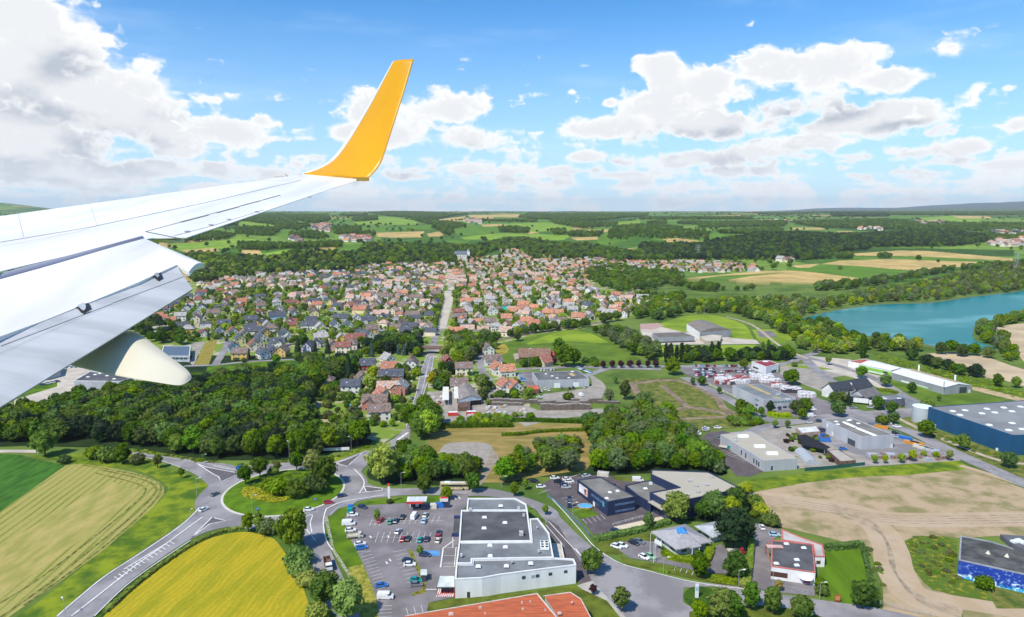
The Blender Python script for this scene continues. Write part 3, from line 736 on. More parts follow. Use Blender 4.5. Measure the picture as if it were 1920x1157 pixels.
area("field",c2,[(500,935),(580,905),(520,1075),(425,1080)],mat("strip_field",(.20,.21,.03),.95,.2,.2,spec=.1,col2=(.33,.22,.06)),.05,smooth=False)
area("gravel_path",c2,[(400,940),(490,930),(455,1000),(425,1075),(400,1060),(420,1000)],gravel,.05)
area("field",c2,[(500,790),(640,770),(790,765),(740,800),(640,810),(510,825)],mat("ochre_meadow",(.28,.23,.06),.95,.2,.1,spec=.1),.06)
area("meadow",c2,[(670,650),(760,600),(940,600),(1170,595),(1170,625),(900,640),(740,660),(690,690)],grass_b,.06)
area("meadow",c3,[(1200,530),(1260,525),(1300,545),(1260,560),(1210,555)],grass_b,.06)
# behind the barn and the sports ground
area("meadow",B3,[(575,345),(640,315),(850,270),(1060,230),(1250,240),(1400,310),(1500,380),(1640,455),(1400,475),(1180,480),(1050,490),(800,500),(640,505),(600,440)],grass_g,.04)
area("meadow",B3,[(850,300),(1060,235),(1240,245),(1340,290),(1380,320),(1100,310),(900,325),(800,330)],grass_b,.06)  # brighter upper part: sunlight beyond the cloud shadow put into the colour
area("dry_patch",B3,[(575,345),(640,330),(670,370),(640,400),(590,395)],mat("dry_patch",(.36,.30,.05),.95,.2,.1,spec=.1),.08)
area("sports_ground",c4,[(90,660),(240,620),(400,622),(520,665),(560,720),(560,750),(440,735),(230,700),(170,705)],grass_b,.04)
area("sports_ground",c4,[(70,775),(580,765),(610,795),(430,830),(100,840)],grass_b,.04,smooth=False)
area("paved_court",c4,[(0,690),(60,665),(130,680),(210,700),(460,730),(580,740),(600,760),(70,765),(20,730)],paving,.06,smooth=False)
area("paved_court",c4,[(0,660),(90,655),(120,670),(60,690),(0,685)],mat("pink_court",(.45,.30,.25),.9),.07,smooth=False)
area("meadow",c4,[(560,690),(700,690),(760,740),(620,760)],grass_b,.045)
area("car_park",c4,[(580,695),(660,695),(690,725),(600,728)],asph2,.06,smooth=False)
# dry field in the middle, with its grey pitch
area("dry_field",FU,[(797,866),(800,840),(806,812),(822,802),(962,802),(966,793),(1093,795),(1101,815),(1120,852),(1100,880),(940,905),(900,905),(880,880)],grass_y,.05,smooth=False)
area("grey_pitch",FU,[(822,850),(842,831),(908,831),(925,843),(934,862),(905,878),(835,870)],mat("pitch_gravel",(.33,.29,.25),.95,.1,.3,detail=8),.07)
area("path",FU,[(925,843),(932,860),(906,905),(896,905),(912,870),(918,850)],mat("path_brown",(.30,.25,.19),.95),.08)
# building land with tracks
area("waste_ground",c6,[(150,350),(400,350),(560,440),(640,490),(790,555),(430,590),(380,520),(300,500),(210,470),(160,400)],weeds,.04,smooth=False)
for pts,w in (([(200,370),(240,440),(300,490),(480,480),(640,515)],5),([(210,372),(400,360),(560,430),(600,480),(650,505)],5),([(330,380),(450,480)],4),([(300,540),(480,525),(620,520)],4)):
 tag(MB().strip(bez([g(*c6(*p)) for p in pts],6),w,zz(.06)).build("dirt_track",mat("track_brown",(.26,.19,.13),.95,.2,.2)),kind='structure')
# yards
area("yard",FU,[(800,735),(900,728),(950,745),(1010,770),(1170,765),(1178,775),(1040,785),(985,800),(940,772),(900,800),(825,802),(810,790)],gravel,.06,smooth=False)
area("yard",B3,[(920,690),(1250,640),(1260,560),(1330,590),(1375,650),(1330,720),(1200,760),(1060,750),(920,730)],gravel,.06)
area("yard",B3,[(760,530),(840,525),(900,640),(790,645)],asph2,.07,smooth=False)
area("car_park",c6,[(405,300),(720,292),(860,330),(1000,430),(1080,460),(1085,505),(900,520),(780,505),(640,430),(560,380),(430,330)],asph2,.05,smooth=False)
area("yard",c6,[(850,290),(1010,285),(1120,300),(1180,330),(1060,350),(1060,420),(960,380),(850,330)],gravel,.05,smooth=False)
area("yard",c6,[(960,250),(1160,268),(1200,320),(1340,350),(1400,370),(1300,400),(1180,350),(1060,320),(980,285)],paving,.05,smooth=False)
area("lawn",c6,[(850,290),(900,290),(1010,298),(1090,312),(1000,312),(900,300)],grass_b,.07,smooth=False)
area("lawn",c6,[(1300,370),(1350,350),(1500,400),(1700,420),(1860,440),(1800,460),(1560,468),(1400,420)],grass_g,.06,smooth=False)
area("car_park",B1,[(1090,130),(1130,95),(1220,85),(1640,240),(1450,320),(1370,350),(1290,345),(1180,220)],asphd,.06,smooth=False)
area("yard",c6,[(760,575),(900,560),(1000,545),(1240,545),(1380,600),(1640,690),(1640,712),(1180,740),(930,745),(600,590)],gravel,.05,smooth=False)
area("yard",c6,[(1000,560),(1240,545),(1640,690),(1560,700),(1240,705),(1060,640)],asph,.07,smooth=False)
area("yard",D1,[(0,440),(260,520),(560,600),(1060,560),(1100,590),(820,640),(640,660),(900,760),(560,700),(0,690)],asph,.045,smooth=False)
# bare lot, right
area("bare_lot",B2,[(60,430),(350,370),(700,345),(1000,330),(1350,305),(1657,420),(2200,640),(2200,760),(1500,690),(1300,705),(1200,695),(1040,690),(975,720),(975,790),(1010,870),(1080,960),(1130,1000),(1350,1050),(2200,1200),(2200,1260),(830,1160),(850,1080),(840,950),(780,800),(720,750),(480,690),(260,640),(130,560)],dirt,.05,smooth=False)
for pts,w in (([(150,470),(600,530),(850,585),(1100,600),(1800,590)],13),([(690,560),(820,650),(885,760),(910,870),(970,985),(1080,1070),(1300,1140)],12),([(980,1000),(1200,1060),(1700,1140)],8),([(1290,285),(1500,350),(1800,450)],4)):
 tag(MB().strip(bez([g(*B2(*p)) for p in pts],8),w,zz(.09)).build("dirt_track",mat("pale_track",(.45,.35,.24),.95,.14,.09,spec=.1,detail=12,col2=(.41,.30,.19))),kind='structure')
for k in range(9):
 o_=k*7-28; tag(MB().strip(bez([g(*B2(x+o_*.6,y+o_)) for x,y in ([(170,480),(600,545),(850,590),(1150,600),(1700,592)] if k%2 else [(560,530),(800,640),(880,760),(905,880),(975,985),(1090,1070),(1290,1135)])],8),.55,zz(.10)).build('wheel_rut',mat('rut',(.50,.41,.30) if k%3 else (.37,.29,.20),.95,.2,.3)),kind='structure')
area("grass_strip",B2,[(0,400),(60,370),(400,330),(740,300),(1280,258),(1360,305),(1000,340),(700,352),(400,385),(100,440)],verge,.075,smooth=False)
area("lawn",B2,[(515,780),(720,768),(800,1080),(790,1100),(640,1085),(480,1035),(470,930),(505,870)],mat("lawn_striped",(.10,.19,.010),.95,.12,.25,spec=.1,streak=(1,.15,1,1.4)),.08,smooth=False)
area("weed_patch",B2,[(970,720),(1040,690),(1200,695),(1270,720),(1280,930),(1450,990),(1460,1095),(1350,1060),(1130,1000),(1080,960),(1010,870),(975,790)],mat("flowering_weeds",(.38,.30,.03),.95,.2,.5,spec=.1,col2=(.085,.14,.018),detail=10,lo=.5,hi=.72),.08,smooth=False)
area("weed_patch",B2,[(1140,1050),(1220,1060),(1300,1140),(1330,1200),(1200,1200)],grass,.08,smooth=False)
area("weed_patch",B2,[(1480,960),(1700,1030),(1700,1110),(1500,1110),(1470,1060)],weeds,.082,smooth=False)
area("bank",D1,[(870,670),(1060,650),(1120,740),(1820,990),(2100,1050),(2100,1200),(1700,1080),(1300,930),(1050,820)],weeds,.05,smooth=False)
area("bank",D1,[(1100,760),(1800,1000),(2100,1070),(2100,1300),(1500,1080),(1300,960),(900,790),(850,720)],weeds,.043,smooth=False)
# lake and sand
lakeP=[(780,640),(880,615),(1000,590),(1200,563),(1450,555),(1650,527),(1780,512),(1900,497),(2000,480),(2600,430),(2600,560),(2000,575),(1900,592),(1840,625),(1700,655),(1665,700),(1680,745),(1760,770),(1770,792),(1640,790),(1500,775),(1300,738),(1100,715),(1020,700),(985,670),(955,640),(870,650)]
wat=bpy.data.materials.new("lake_water"); wat.use_nodes=True; _t=wat.node_tree;_T=NT(_t);_b=_t.nodes['Principled BSDF']
_b.inputs['Roughness'].default_value=.3; _b.inputs['Specular IOR Level'].default_value=.12
_tc=_T.n('ShaderNodeTexCoord');_n=_T.n('ShaderNodeTexNoise');_n.inputs['Scale'].default_value=.012;_n.inputs['Detail'].default_value=5;_t.links.new(_tc.outputs['Object'],_n.inputs['Vector'])
_mp=_T.n('ShaderNodeMapping');_mp.inputs['Scale'].default_value=(.5,1.4,1);_t.links.new(_tc.outputs['Object'],_mp.inputs[0]);_t.links.new(_mp.outputs[0],_n.inputs['Vector'])
_t.links.new(_T.mix(_T.ramp(_n.outputs[0],.48,.70),(.004,.16,.145),(.10,.30,.28)),_b.inputs['Base Color'])
_n2=_T.n('ShaderNodeTexNoise');_n2.inputs['Scale'].default_value=.5;_n2.inputs['Detail'].default_value=4;_t.links.new(_tc.outputs['Object'],_n2.inputs['Vector'])
_bp=_T.n('ShaderNodeBump');_bp.inputs['Strength'].default_value=.25;_bp.inputs['Distance'].default_value=.3;_t.links.new(_n2.outputs[0],_bp.inputs['Height']);_t.links.new(_bp.outputs[0],_b.inputs['Normal'])
def lake_area(name,pts,m,z):
 P=[g(*c4(*p)) for p in pts]; tag(MB().sheet(bez(P+[P[0]],5)[:-1],z).build(name,m),kind='structure')
lake_area("lake_shore",[(x+(-14 if x<1000 else 0),y+(9 if y>640 else -7)) for x,y in lakeP],mat("shore",(.13,.16,.05),.95),.04)
lake_area("lake",lakeP,wat,.07)
area("sand_bank",c4,[(1395,822),(1450,808),(1550,800),(1720,820),(1860,870),(1960,900),(2200,960),(2200,1060),(1830,945),(1700,925),(1560,870)],sand,.09,smooth=False)
area("sand_bank",c4,[(1735,690),(1830,668),(1960,650),(2400,640),(2400,960),(1960,900),(1880,800),(1830,705)],sand,.095,smooth=False)
area("hedge_strip",c4,[(1200,800),(1420,860),(1750,940),(1960,1010),(1960,1040),(1600,945),(1400,890),(1180,830)],mat("fern_green",(.13,.21,.02),.95,.25,.3,spec=.1),.05,smooth=False)
area("path",D1,[(1470,395),(1560,400),(1920,490),(2100,530),(2100,560),(1850,510),(1480,420)],mat("path_sand",(.48,.36,.20),.95),.07,smooth=False)
# ---- roads
CX,CY=-99.0,283.0; RI=25.4
def circ(r,n=96,a0=0,a1=2*pi): return [Vector((CX+r*cos(a0+(a1-a0)*i/n),CY+r*sin(a0+(a1-a0)*i/n))) for i in range(n+1)]
def road(f,pts,z=.11,m=None,name="road",sm_=True):
 P=[g(*f(*p)) for p in pts]; Q=bez(P+[P[0]],6)[:-1] if sm_ else P
 o=MB().sheet(Q,zz(z)).build(name,m or asph); tag(o,kind='structure'); return o
b=MB(); C0=circ(RI-.4)[:-1]; C1=circ(RI+10.2)[:-1]; n=len(C0)
b.add([(p.x,p.y,.205) for p in C0]+[(p.x,p.y,.205) for p in C1],[(i,n+i,n+(i+1)%n,(i+1)%n) for i in range(n)]); tag(b.build("roundabout_road",asph),"grey ring of the roundabout",kind='structure')
road(cA,[(838,680),(825,715),(760,770),(600,880),(450,980),(350,1060),(235,1160),(180,1240),(300,1240),(392,1157),(520,1030),(650,930),(800,832),(900,792),(1020,768),(1080,740),(960,690),(900,650)])
road(cA,[(548,458),(650,478),(760,492),(900,508),(1000,530),(1010,580),(930,640),(880,640),(878,612),(820,560),(700,512),(560,478)])
road(cA,[(-80,458),(40,456),(160,458),(160,468),(40,468),(-80,470)],.1,paving,"lane")
road(cA,[(900,515),(1000,527),(1130,516),(1250,505),(1380,510),(1450,490),(1530,462),(1560,455),(1600,440),(1570,500),(1530,530),(1515,560),(1530,600),(1440,620),(1300,560),(1100,560),(990,590),(930,560)])
road(c8,[(300,160),(390,205),(480,236),(600,245),(800,238),(1000,240),(1180,250),(1350,295),(1500,350),(1560,395),(1560,470),(1480,430),(1400,360),(1300,312),(1100,290),(980,290),(700,283),(500,297),(330,330),(230,400),(60,420),(60,350),(200,280)],.11)
road(FU,[(1030,951),(1055,975),(1080,1000),(1115,1030),(1162,1058),(1250,1080),(1290,1090),(1420,1105),(1440,1112),(1640,1140),(1900,1195),(1900,1250),(1600,1190),(1440,1160),(1400,1140),(1340,1100),(1282,1103),(1280,1130),(1330,1160),(1330,1240),(1180,1240),(1140,1150),(1120,1110),(1075,1040),(1030,985),(1000,960)],.118,sm_=False)
road(cA,[(1140,760),(1290,745),(1370,735),(1358,790),(1385,870),(1440,990),(1480,1060),(1560,1180),(1440,1180),(1340,1060),(1300,980),(1275,840),(1240,790)])
main_l=[c5(780,972),c5(868,893),c5(905,760),c5(960,590),c5(1000,400),c5(1052,285),c5(1088,150),c5(1140,60),c3(555,650),c3(580,560),c3(600,515)]
main_r=[c5(905,990),c5(915,900),c5(945,800),c5(1000,690),c5(1042,560),c5(1088,440),c5(1112,285),c5(1140,150),c5(1185,60),c3(600,660),c3(628,580),c3(640,520)]
road(FU,[(690,850)]+main_l+main_r[::-1]+[(770,858)],.10,sm_=False)
for f,pts,w in ((c5,[(1590,600),(1560,480),(1500,400),(1490,270)],4.5),(B3,[(500,640),(480,560),(450,440),(460,390)],4),(c2,[(560,1080),(640,930),(560,905)],6),(c2,[(360,1085),(560,1078),(800,1055),(1210,1035),(1400,1000),(1560,930),(1640,830),(1760,730),(1850,640),(1900,600)],5),(c2,[(1080,900),(1000,990),(960,1050)],4.5),(c2,[(1440,780),(1500,720),(1540,660)],5),(c2,[(500,790),(480,760),(560,700)],5),(c3,[(310,650),(350,600),(390,540)],6),(c3,[(60,680),(130,600)],6),(c3,[(200,780),(260,700)],6),
    (B3,[(640,515),(800,508),(1000,500),(1200,490),(1270,498),(1774,512)],7),(c6,[(-60,365),(120,303),(420,298),(840,290),(940,255),(1000,240),(1010,215)],7),(c6,[(430,345),(600,430),(780,525),(900,540),(1010,532)],8),(c6,[(960,255),(1120,300),(1260,350),(1420,440),(1500,470)],7),(c6,[(700,592),(800,560),(1000,535),(1240,530),(1480,500),(1500,490)],7),
    (B2,[(760,20),(1000,90),(1230,200),(1657,390),(2200,640)],9),(c4,[(820,825),(870,880),(960,950)],8),(c4,[(430,625),(560,665),(700,770),(840,835)],3),(D1,[(840,660),(1000,740),(1340,890),(1700,1020),(2000,1060)],3)):
 tag(MB().strip(bez([g(*f(*p)) for p in pts],6),w,zz(.09)).build("road",asph if w>3 else track),kind='structure'); NZ[0]+=1
tag(MB().strip(bez([g(*c3(*p)) for p in [(860,805),(1000,780),(1100,760),(1220,740),(1400,712),(1480,700)]],6),7,.10).build("railway",mat("ballast",(.22,.17,.13),.95,.2,1)),"railway line on brown ballast behind the meadow",kind='structure')
b=MB()
for off in (-2.6,-1.1,1.1,2.6):
 P=bez([g(*c3(*p)) for p in [(860,805),(1000,780),(1100,760),(1220,740),(1400,712),(1480,700)]],6); Q=[Vector((p[0],p[1]+off)) for p in P]; b.strip(Q,.12,.34)
tag(b.build("rails",mat("rail_steel",(.25,.22,.2),.5,metal=.6)),kind='structure')
# central avenue surface, paler in the sun
tag(MB().strip(bez([g(*c3(*p)) for p in [(548,740),(578,640),(597,590),(612,528)]],6),15,.19).build("avenue",paving),kind='structure')
# supermarket car park
road(c8,[(296,352),(420,345),(640,332),(860,345),(905,300),(905,272),(1020,280),(1010,350),(975,380),(960,560),(950,700),(935,780),(935,900),(780,930),(760,1040),(480,1090),(470,930),(440,830),(400,730),(350,620),(292,520),(272,440)],.125,asph2,"car_park",False)
road(c8,[(1500,430),(1560,470),(1760,800),(1700,830),(1600,700),(1480,470)],.124,asphd,"loading_lane",False)
area("kerb_path",c8,[(1660,830),(1760,800),(1980,1040),(1900,1040)],conc,.127,smooth=False)
# verge of the car park
area("lawn",c8,[(165,470),(180,420),(240,365),(420,320),(640,300),(850,290),(870,330),(640,330),(420,345),(300,352),(275,430),(290,520),(350,620),(400,730),(440,830),(430,870),(330,850),(290,760),(200,620)],grass,.14,smooth=False)
area("dry_verge",c8,[(300,720),(385,700),(440,830),(470,930),(480,1040),(380,1040),(320,870)],mat("dry_verge",(.36,.31,.06),.95,.2,.5,spec=.1,col2=(.14,.17,.02),detail=8),.145,smooth=False)
area("stone_edge",c8,[(150,400),(165,470),(200,620),(290,760),(320,850),(345,850),(300,740),(215,610),(185,470),(175,410)],mat("stone_edge",(.40,.39,.30),.95,.3,1.2,col2=(.12,.16,.04)),.15,smooth=False)
area("lawn",c8,[(930,910),(1210,885),(1400,865),(1660,822),(1700,850),(1850,920),(1960,1060),(1960,1100),(760,1100),(780,930)],mat("dull_lawn",(.12,.15,.02),.95,.2,.2,spec=.1,detail=8),.13,smooth=False)
area("lawn",c8,[(1375,350),(1420,370),(1480,440),(1440,450),(1385,410)],mat("weedy_lawn",(.10,.17,.03),.95,.3,.5,spec=.1),.135,smooth=False)
area("lawn",c8,[(655,620),(680,615),(715,700),(765,800),(765,870),(690,890),(670,880),(745,850),(730,780),(700,720)],mat("island_grass",(.22,.21,.03),.95,.3,.5,spec=.1),.14,smooth=False)
# navy and hip-roof sites
road(B1,[(160,400),(250,350),(520,340),(700,360),(820,420),(900,600),(880,600),(590,660),(470,690),(420,620),(330,540),(210,450)],.105,asphd,"car_park",False)
area("lawn",B1,[(330,540),(420,515),(500,570),(400,595)],grass,.14,smooth=False)
area("paved_strip",B1,[(585,640),(860,580),(905,605),(590,662)],mat("cream_paving",(.60,.52,.38),.9,.06),.142,smooth=False)
area("lawn",B1,[(570,345),(700,365),(700,382),(600,372)],mat("dull_lawn",(.1,.1,.1)),.142,smooth=False)
area("lawn",B1,[(470,735),(800,670),(830,720),(700,720),(560,740),(640,790),(600,800),(530,790)],mat("dull_lawn",(.1,.1,.1)),.14,smooth=False)
road(B1,[(560,740),(700,715),(830,725),(870,800),(1000,850),(1140,850),(1150,760),(1200,740),(1250,780),(1240,910),(1100,905),(860,850),(680,820)],.135,asph2,"car_park",False)
area("lawn",B1,[(620,800),(700,840),(880,860),(1080,905),(1240,915),(1350,870),(1370,960),(1340,985),(1200,970),(1000,930),(780,880),(640,850)],mat("dull_lawn",(.1,.1,.1)),.13,smooth=False)
road(B1,[(1400,620),(1560,660),(1500,720),(1480,800),(1500,930),(1740,960),(1740,1040),(1500,1015),(1370,985),(1380,760)],.135,asph2,"car_park",False)
area("traffic_island",B1,[(985,1040),(1000,1010),(1050,985),(1130,990),(1170,1030),(1160,1080),(1100,1100),(1040,1097),(1000,1075)],mat("island_green",(.05,.11,.012),.95,.2,.4,spec=.1),.16)
area("lawn",B1,[(1020,1130),(1200,1090),(1500,1095),(1700,1130),(1841,1180),(1841,1260),(1020,1260)],mat("dull_lawn",(.1,.1,.1)),.14,smooth=False)
# roundabout island: kerb ring, grass mound, beds
b=MB(); A=circ(RI+.3)[:-1]; B_=circ(RI-.7)[:-1]
b.add([(p.x,p.y,.11) for p in A]+[(p.x,p.y,.36) for p in A]+[(p.x,p.y,.36) for p in B_],[(i,(i+1)%n,n+(i+1)%n,n+i) for i in range(n)]+[(n+i,n+(i+1)%n,2*n+(i+1)%n,2*n+i) for i in range(n)])
tag(b.build("roundabout_kerb",mat("kerb_stone",(.58,.55,.48),.85,.08,1)),kind='structure')
b=MB(); vs=[(CX,CY,1.88)]; R_=12
for j in range(1,R_+1):
 r=(RI-.7)*j/R_
 for i in range(n): a=2*pi*i/n; vs.append((CX+r*cos(a),CY+r*sin(a),.35+1.5*(1-(j/R_)**2)))
fs=[(0,1+i,1+(i+1)%n) for i in range(n)]
for j in range(R_-1): fs+=[(1+j*n+i,1+(j+1)*n+i,1+(j+1)*n+(i+1)%n,1+j*n+(i+1)%n) for i in range(n)]
b.add(vs,fs); tag(b.build("roundabout_lawn",mat("island_lawn",(.10,.19,.010),.95,.15,.25,spec=.1,detail=8),smooth=True),"round lawn in the middle of the roundabout",kind='structure')
# ---- markings
mk=MB(); M0=.30
LK=[0]
def line(f,pts,w=.35,z=M0,smooth=True,n=5):
 LK[0]+=1; z+=LK[0]*.0003; P=[g(*f(*p)) for p in pts]; mk.strip(bez(P,n) if smooth and len(P)>2 else P,w,z)
spl=MB()
def island(f,pts):
 P=[g(*f(*p)) for p in pts]; spl.sheet(P,zz(.22)); line(f,pts+[pts[0]],.5,smooth=False)
island(E1,[(-200,170),(-90,220),(300,290),(90,385),(60,330),(0,300)])
island(E1,[(-240,1010),(-40,860),(140,825),(20,795),(-10,780)])
island(E1,[(1370,172),(1490,135),(1680,60),(1540,180),(1510,215)])
island(E1,[(1560,245),(1690,300),(1640,240),(1640,200)]) if False else None
island(E1,[(1690,435),(1900,460),(1900,485),(1720,500)])
tag(spl.build("splitter_islands",mat("splitter_grey",(.13,.115,.12),.9,.1,1)),kind='structure')
line(E1,[(1580,240),(1650,310),(1690,370),(1690,430),(1640,515)],.5)
line(E1,[(1050,925),(1110,1000),(1150,1050)],.4); line(E1,[(870,830),(1000,790),(1110,760),(1090,850),(1110,960)],.4)
line(E1,[(0,205),(170,240),(300,268)],.45); line(E1,[(1340,195),(1560,110),(1730,30)],.35)
line(E1,[(1620,515),(1900,480)],.35); line(E1,[(1270,690),(1420,620),(1600,585),(1918,535)],.5)
line(E1,[(1270,690),(1240,790),(1240,900),(1270,1040),(1340,1157)],.45)
line(cA,[(850,740),(700,850),(560,950),(500,1000),(300,1157)],.55); line(cA,[(700,850),(520,960)],.5)
line(cA,[(240,1157),(350,1062),(450,982),(600,885),(760,775),(838,700)],.5); line(cA,[(396,1157),(525,1032),(655,935),(800,838)],.35)
for k in range(14):
 t=k/13; x=720-230*t;y=845+150*t; line(cA,[(x-10,y-4),(x+12,y+8)],.3,smooth=False)
line(cA,[(560,472),(700,490),(850,512),(1000,540)],.3); line(cA,[(560,478),(690,508),(790,545)],.3);
# main road markings
line(c5,[(810,985),(895,925)],1.6,smooth=False)
line(c5,[(925,860),(985,690),(1015,560),(1045,440),(1080,300)],.3)
line(c5,[(880,880),(915,760),(965,590),(1005,410),(1056,285)],.3); line(c5,[(915,880),(1000,680),(1038,555),(1080,440),(1108,290)],.3)
for k in range(9): x=990+k*11.5; line(c5,[(x,455),(x,468)],.55,smooth=False)
for k in range(8): line(c5,[(1040+k*3.3,440-k*20),(1043+k*3.3,432-k*20)],.35,smooth=False)
# business road
line(B1,[(210,610),(330,740),(400,810)],.3); line(B1,[(365,765),(400,815)],.35); line(B1,[(195,630),(300,755)],.25)
line(B1,[(205,455),(300,555),(400,670),(480,760),(620,850),(800,900),(1000,950),(1200,985),(1360,1000)],.35)
line(B1,[(1240,850),(1240,910)],.2) if False else None
# car park bays, supermarket
def bays(f,a,b,n,dx,dy,w=.14,z=.29):
 for k in range(n):
  t=k/(n-1); x=a[0]+(b[0]-a[0])*t; y=a[1]+(b[1]-a[1])*t; line(f,[(x,y),(x+dx,y+dy)],w,z,False)
bays(E2,(355,320),(1110,290),13,-35,80); bays(E2,(420,470),(1010,480),10,-40,120); line(E2,[(330,345),(1150,345)],.14,smooth=False)
bays(E2,(330,370),(440,372),3,-15,30)
line(E2,[(300,528),(1130,543)],.14,smooth=False)
bays(E2,(270,640),(400,930),5,40,-10) if False else None
bays(E2,(210,720),(400,1120),12,125,-35); bays(E2,(60,210),(60,420),6,110,0); bays(E2,(580,700),(760,1090),1+9,150,-30)
bays(E2,(140,620),(170,700),2,110,-10)
for x,y in ((510,822),(550,790),(530,528),(330,530),(1280,95),(1328,90)): line(E2,[(x-10,y-14),(x+8,y+12)],.5,smooth=False)
line(E2,[(1115,870),(1145,655),(1270,565)],.5,smooth=False); line(E2,[(1150,865),(1270,865),(1290,640)],.25,smooth=False)
for yy in (650,740,825): line(E2,[(1150,yy),(1285,yy)],.14,smooth=False)
line(E2,[(950,1120),(1075,1120)],.4,smooth=False)
bays(c8,(485,955),(480,1040),5,75,-4); bays(c8,(645,965),(735,950),3,12,40)
bays(D2,(560,455),(700,590),5,130,-25); bays(D2,(790,685),(1000,635),5,50,55); bays(D2,(900,880),(1110,830),5,40,40); bays(D2,(290,400),(330,380),1+1,100,-25)
for k in range(8): line(D2,[(480+k*34,260-k*5+60),(560+k*34,235-k*5+60)],.14,smooth=False) if k%2 else line(D2,[(560+k*22,240-k*6),(640+k*22,215-k*6)],.14,smooth=False)
bays(B1,(1225,225),(1330,265),7,60,-14)
bays(E3,(520,745),(720,800),4,-20,40)
tag(mk.build("road_markings",paint),kind='structure')
b=MB(); b.sheet([g(*E2(*p)) for p in [(900,680),(1105,680),(1110,740),(990,745),(900,715)]],.275); tag(b.build("blue_bay_paint",mat("blue_paint",(.10,.28,.55),.8)),kind='structure')
# ------------------------------------------------------------------ buildings
glass=mat("window_glass",(.05,.07,.09),.15,.1,1,spec=.6)
whitep=mat("white_paint",(.74,.74,.73),.7,.05,.4)
def clad(name,col,rough=.55,period=.6):
 """profiled metal cladding: fine vertical ribs"""
 if name in MATS: return MATS[name]
 m=bpy.data.materials.new(name); m.use_nodes=True; MATS[name]=m; t=m.node_tree;T=NT(t);b=t.nodes['Principled BSDF'];b.inputs['Roughness'].default_value=rough;b.inputs['Specular IOR Level'].default_value=.3
 tc=T.n('ShaderNodeTexCoord'); sp=T.n('ShaderNodeSeparateXYZ'); t.links.new(tc.outputs['Object'],sp.inputs[0])
 n=T.n('ShaderNodeTexNoise'); n.inputs['Scale'].default_value=.15; n.inputs['Detail'].default_value=7; mp=T.n('ShaderNodeMapping'); mp.inputs['Scale'].default_value=(1,1,.35); t.links.new(tc.outputs['Object'],mp.inputs[0]); t.links.new(mp.outputs[0],n.inputs['Vector'])
 s=T.m('SINE',T.m('MULTIPLY',T.m('ADD',sp.outputs[0],T.m('MULTIPLY',sp.outputs[1],.83)),6.283/period))
 bp=T.n('ShaderNodeBump'); bp.inputs['Strength'].default_value=.3; bp.inputs['Distance'].default_value=.1; t.links.new(s,bp.inputs['Height']); t.links.new(bp.outputs[0],b.inputs['Normal'])
 c=T.mix(T.ramp(n.outputs[0],.3,.7),tuple(x*.86 for x in col),tuple(min(1,x*1.06) for x in col));
 pan=T.m('FRACT',T.m('MULTIPLY',T.m('ADD',sp.outputs[0],T.m('MULTIPLY',sp.outputs[1],.83)),1/6.0)); c=T.mix(T.m('MULTIPLY',T.m('LESS_THAN',pan,.02),.35),c,(.05,.05,.05))
 t.links.new(c,b.inputs['Base Color']); return m
def offset(P,d):
 n=len(P); s=sum(P[i].x*P[(i+1)%n].y-P[(i+1)%n].x*P[i].y for i in range(n)); sg=1 if s>0 else -1; out=[]
 for i in range(n):
  a,b,c=P[i-1],P[i],P[(i+1)%n]; e1=Vector((b.x-a.x,b.y-a.y)).normalized(); e2=Vector((c.x-b.x,c.y-b.y)).normalized()
  n1=Vector((-e1.y,e1.x))*sg; n2=Vector((-e2.y,e2.x))*sg; m=(n1+n2); m=m/max(.25,m.length_squared)*2
  out.append(Vector((b.x+m.x*d,b.y+m.y*d)))
 return out
def rt(name,P,label,cat,group=None):
 c=sum((Vector((p[0],p[1],0)) for p in P),Vector())/len(P)
 return empty(name,c,0,label,cat,group)
def part(b,name,m,root,label=None,parent=None,smooth=False):
 o=b.build(name,m,parent or root,smooth)
 if parent is None or parent is root: o.location=-root.location
 if label: o['label']=label
 return o
def flat(name,label,cat,f,pts,h,wm,rm,par=.35,pm=None,z0=0.0,P=None,root=None,rim=None):
 P=P or [g(*f(*p),h) for p in pts]; P=[Vector((p[0],p[1])) for p in P]
 root=root or rt(name,P,label,cat)
 b=MB(); Q=[(p.x,p.y) for p in P]; n=len(Q); s=sum(Q[i][0]*Q[(i+1)%n][1]-Q[(i+1)%n][0]*Q[i][1] for i in range(n))
 if s<0: P=P[::-1]; Q=Q[::-1]
 b.add([(x,y,z0) for x,y in Q]+[(x,y,h-(.0 if not pm else .35)) for x,y in Q],[(i,(i+1)%n,n+(i+1)%n,n+i) for i in range(n)]); part(b,"wall",wm,root)
 I=offset(P,rim or .45); b=MB(); z1=h; z2=h-par; lo=h-(.36 if pm else 0.0)
 O=offset(P,-.06 if pm else 0)
 vs=[(p.x,p.y,lo) for p in O]+[(p.x,p.y,z1+.002) for p in O]+[(p.x,p.y,z1+.002) for p in I]+[(p.x,p.y,z2) for p in I]
 fs=[]
 for k in range(3): fs+=[(k*n+i,k*n+(i+1)%n,(k+1)*n+(i+1)%n,(k+1)*n+i) for i in range(n)]
 b.add(vs,fs); part(b,"parapet",pm or wm,root)
 b=MB(); b.sheet(offset(P,(rim or .45)-.02),z2+.01); part(b,"roof",rm,root)
 return root,P
def onplane(px,py,A,B):
 """point where the line of sight through a pixel meets the wall standing on A-B"""
 d=ray(px,py); o=Vector((0,0,CAM_H)); e=Vector((B[0]-A[0],B[1]-A[1],0)).normalized(); nn=Vector((e.y,-e.x,0)); a=Vector((A[0],A[1],0))
 t=(a-o).dot(nn)/d.dot(nn); p=o+d*t; side=1 if (o-a).dot(nn)>0 else -1
 return p,e,nn*side
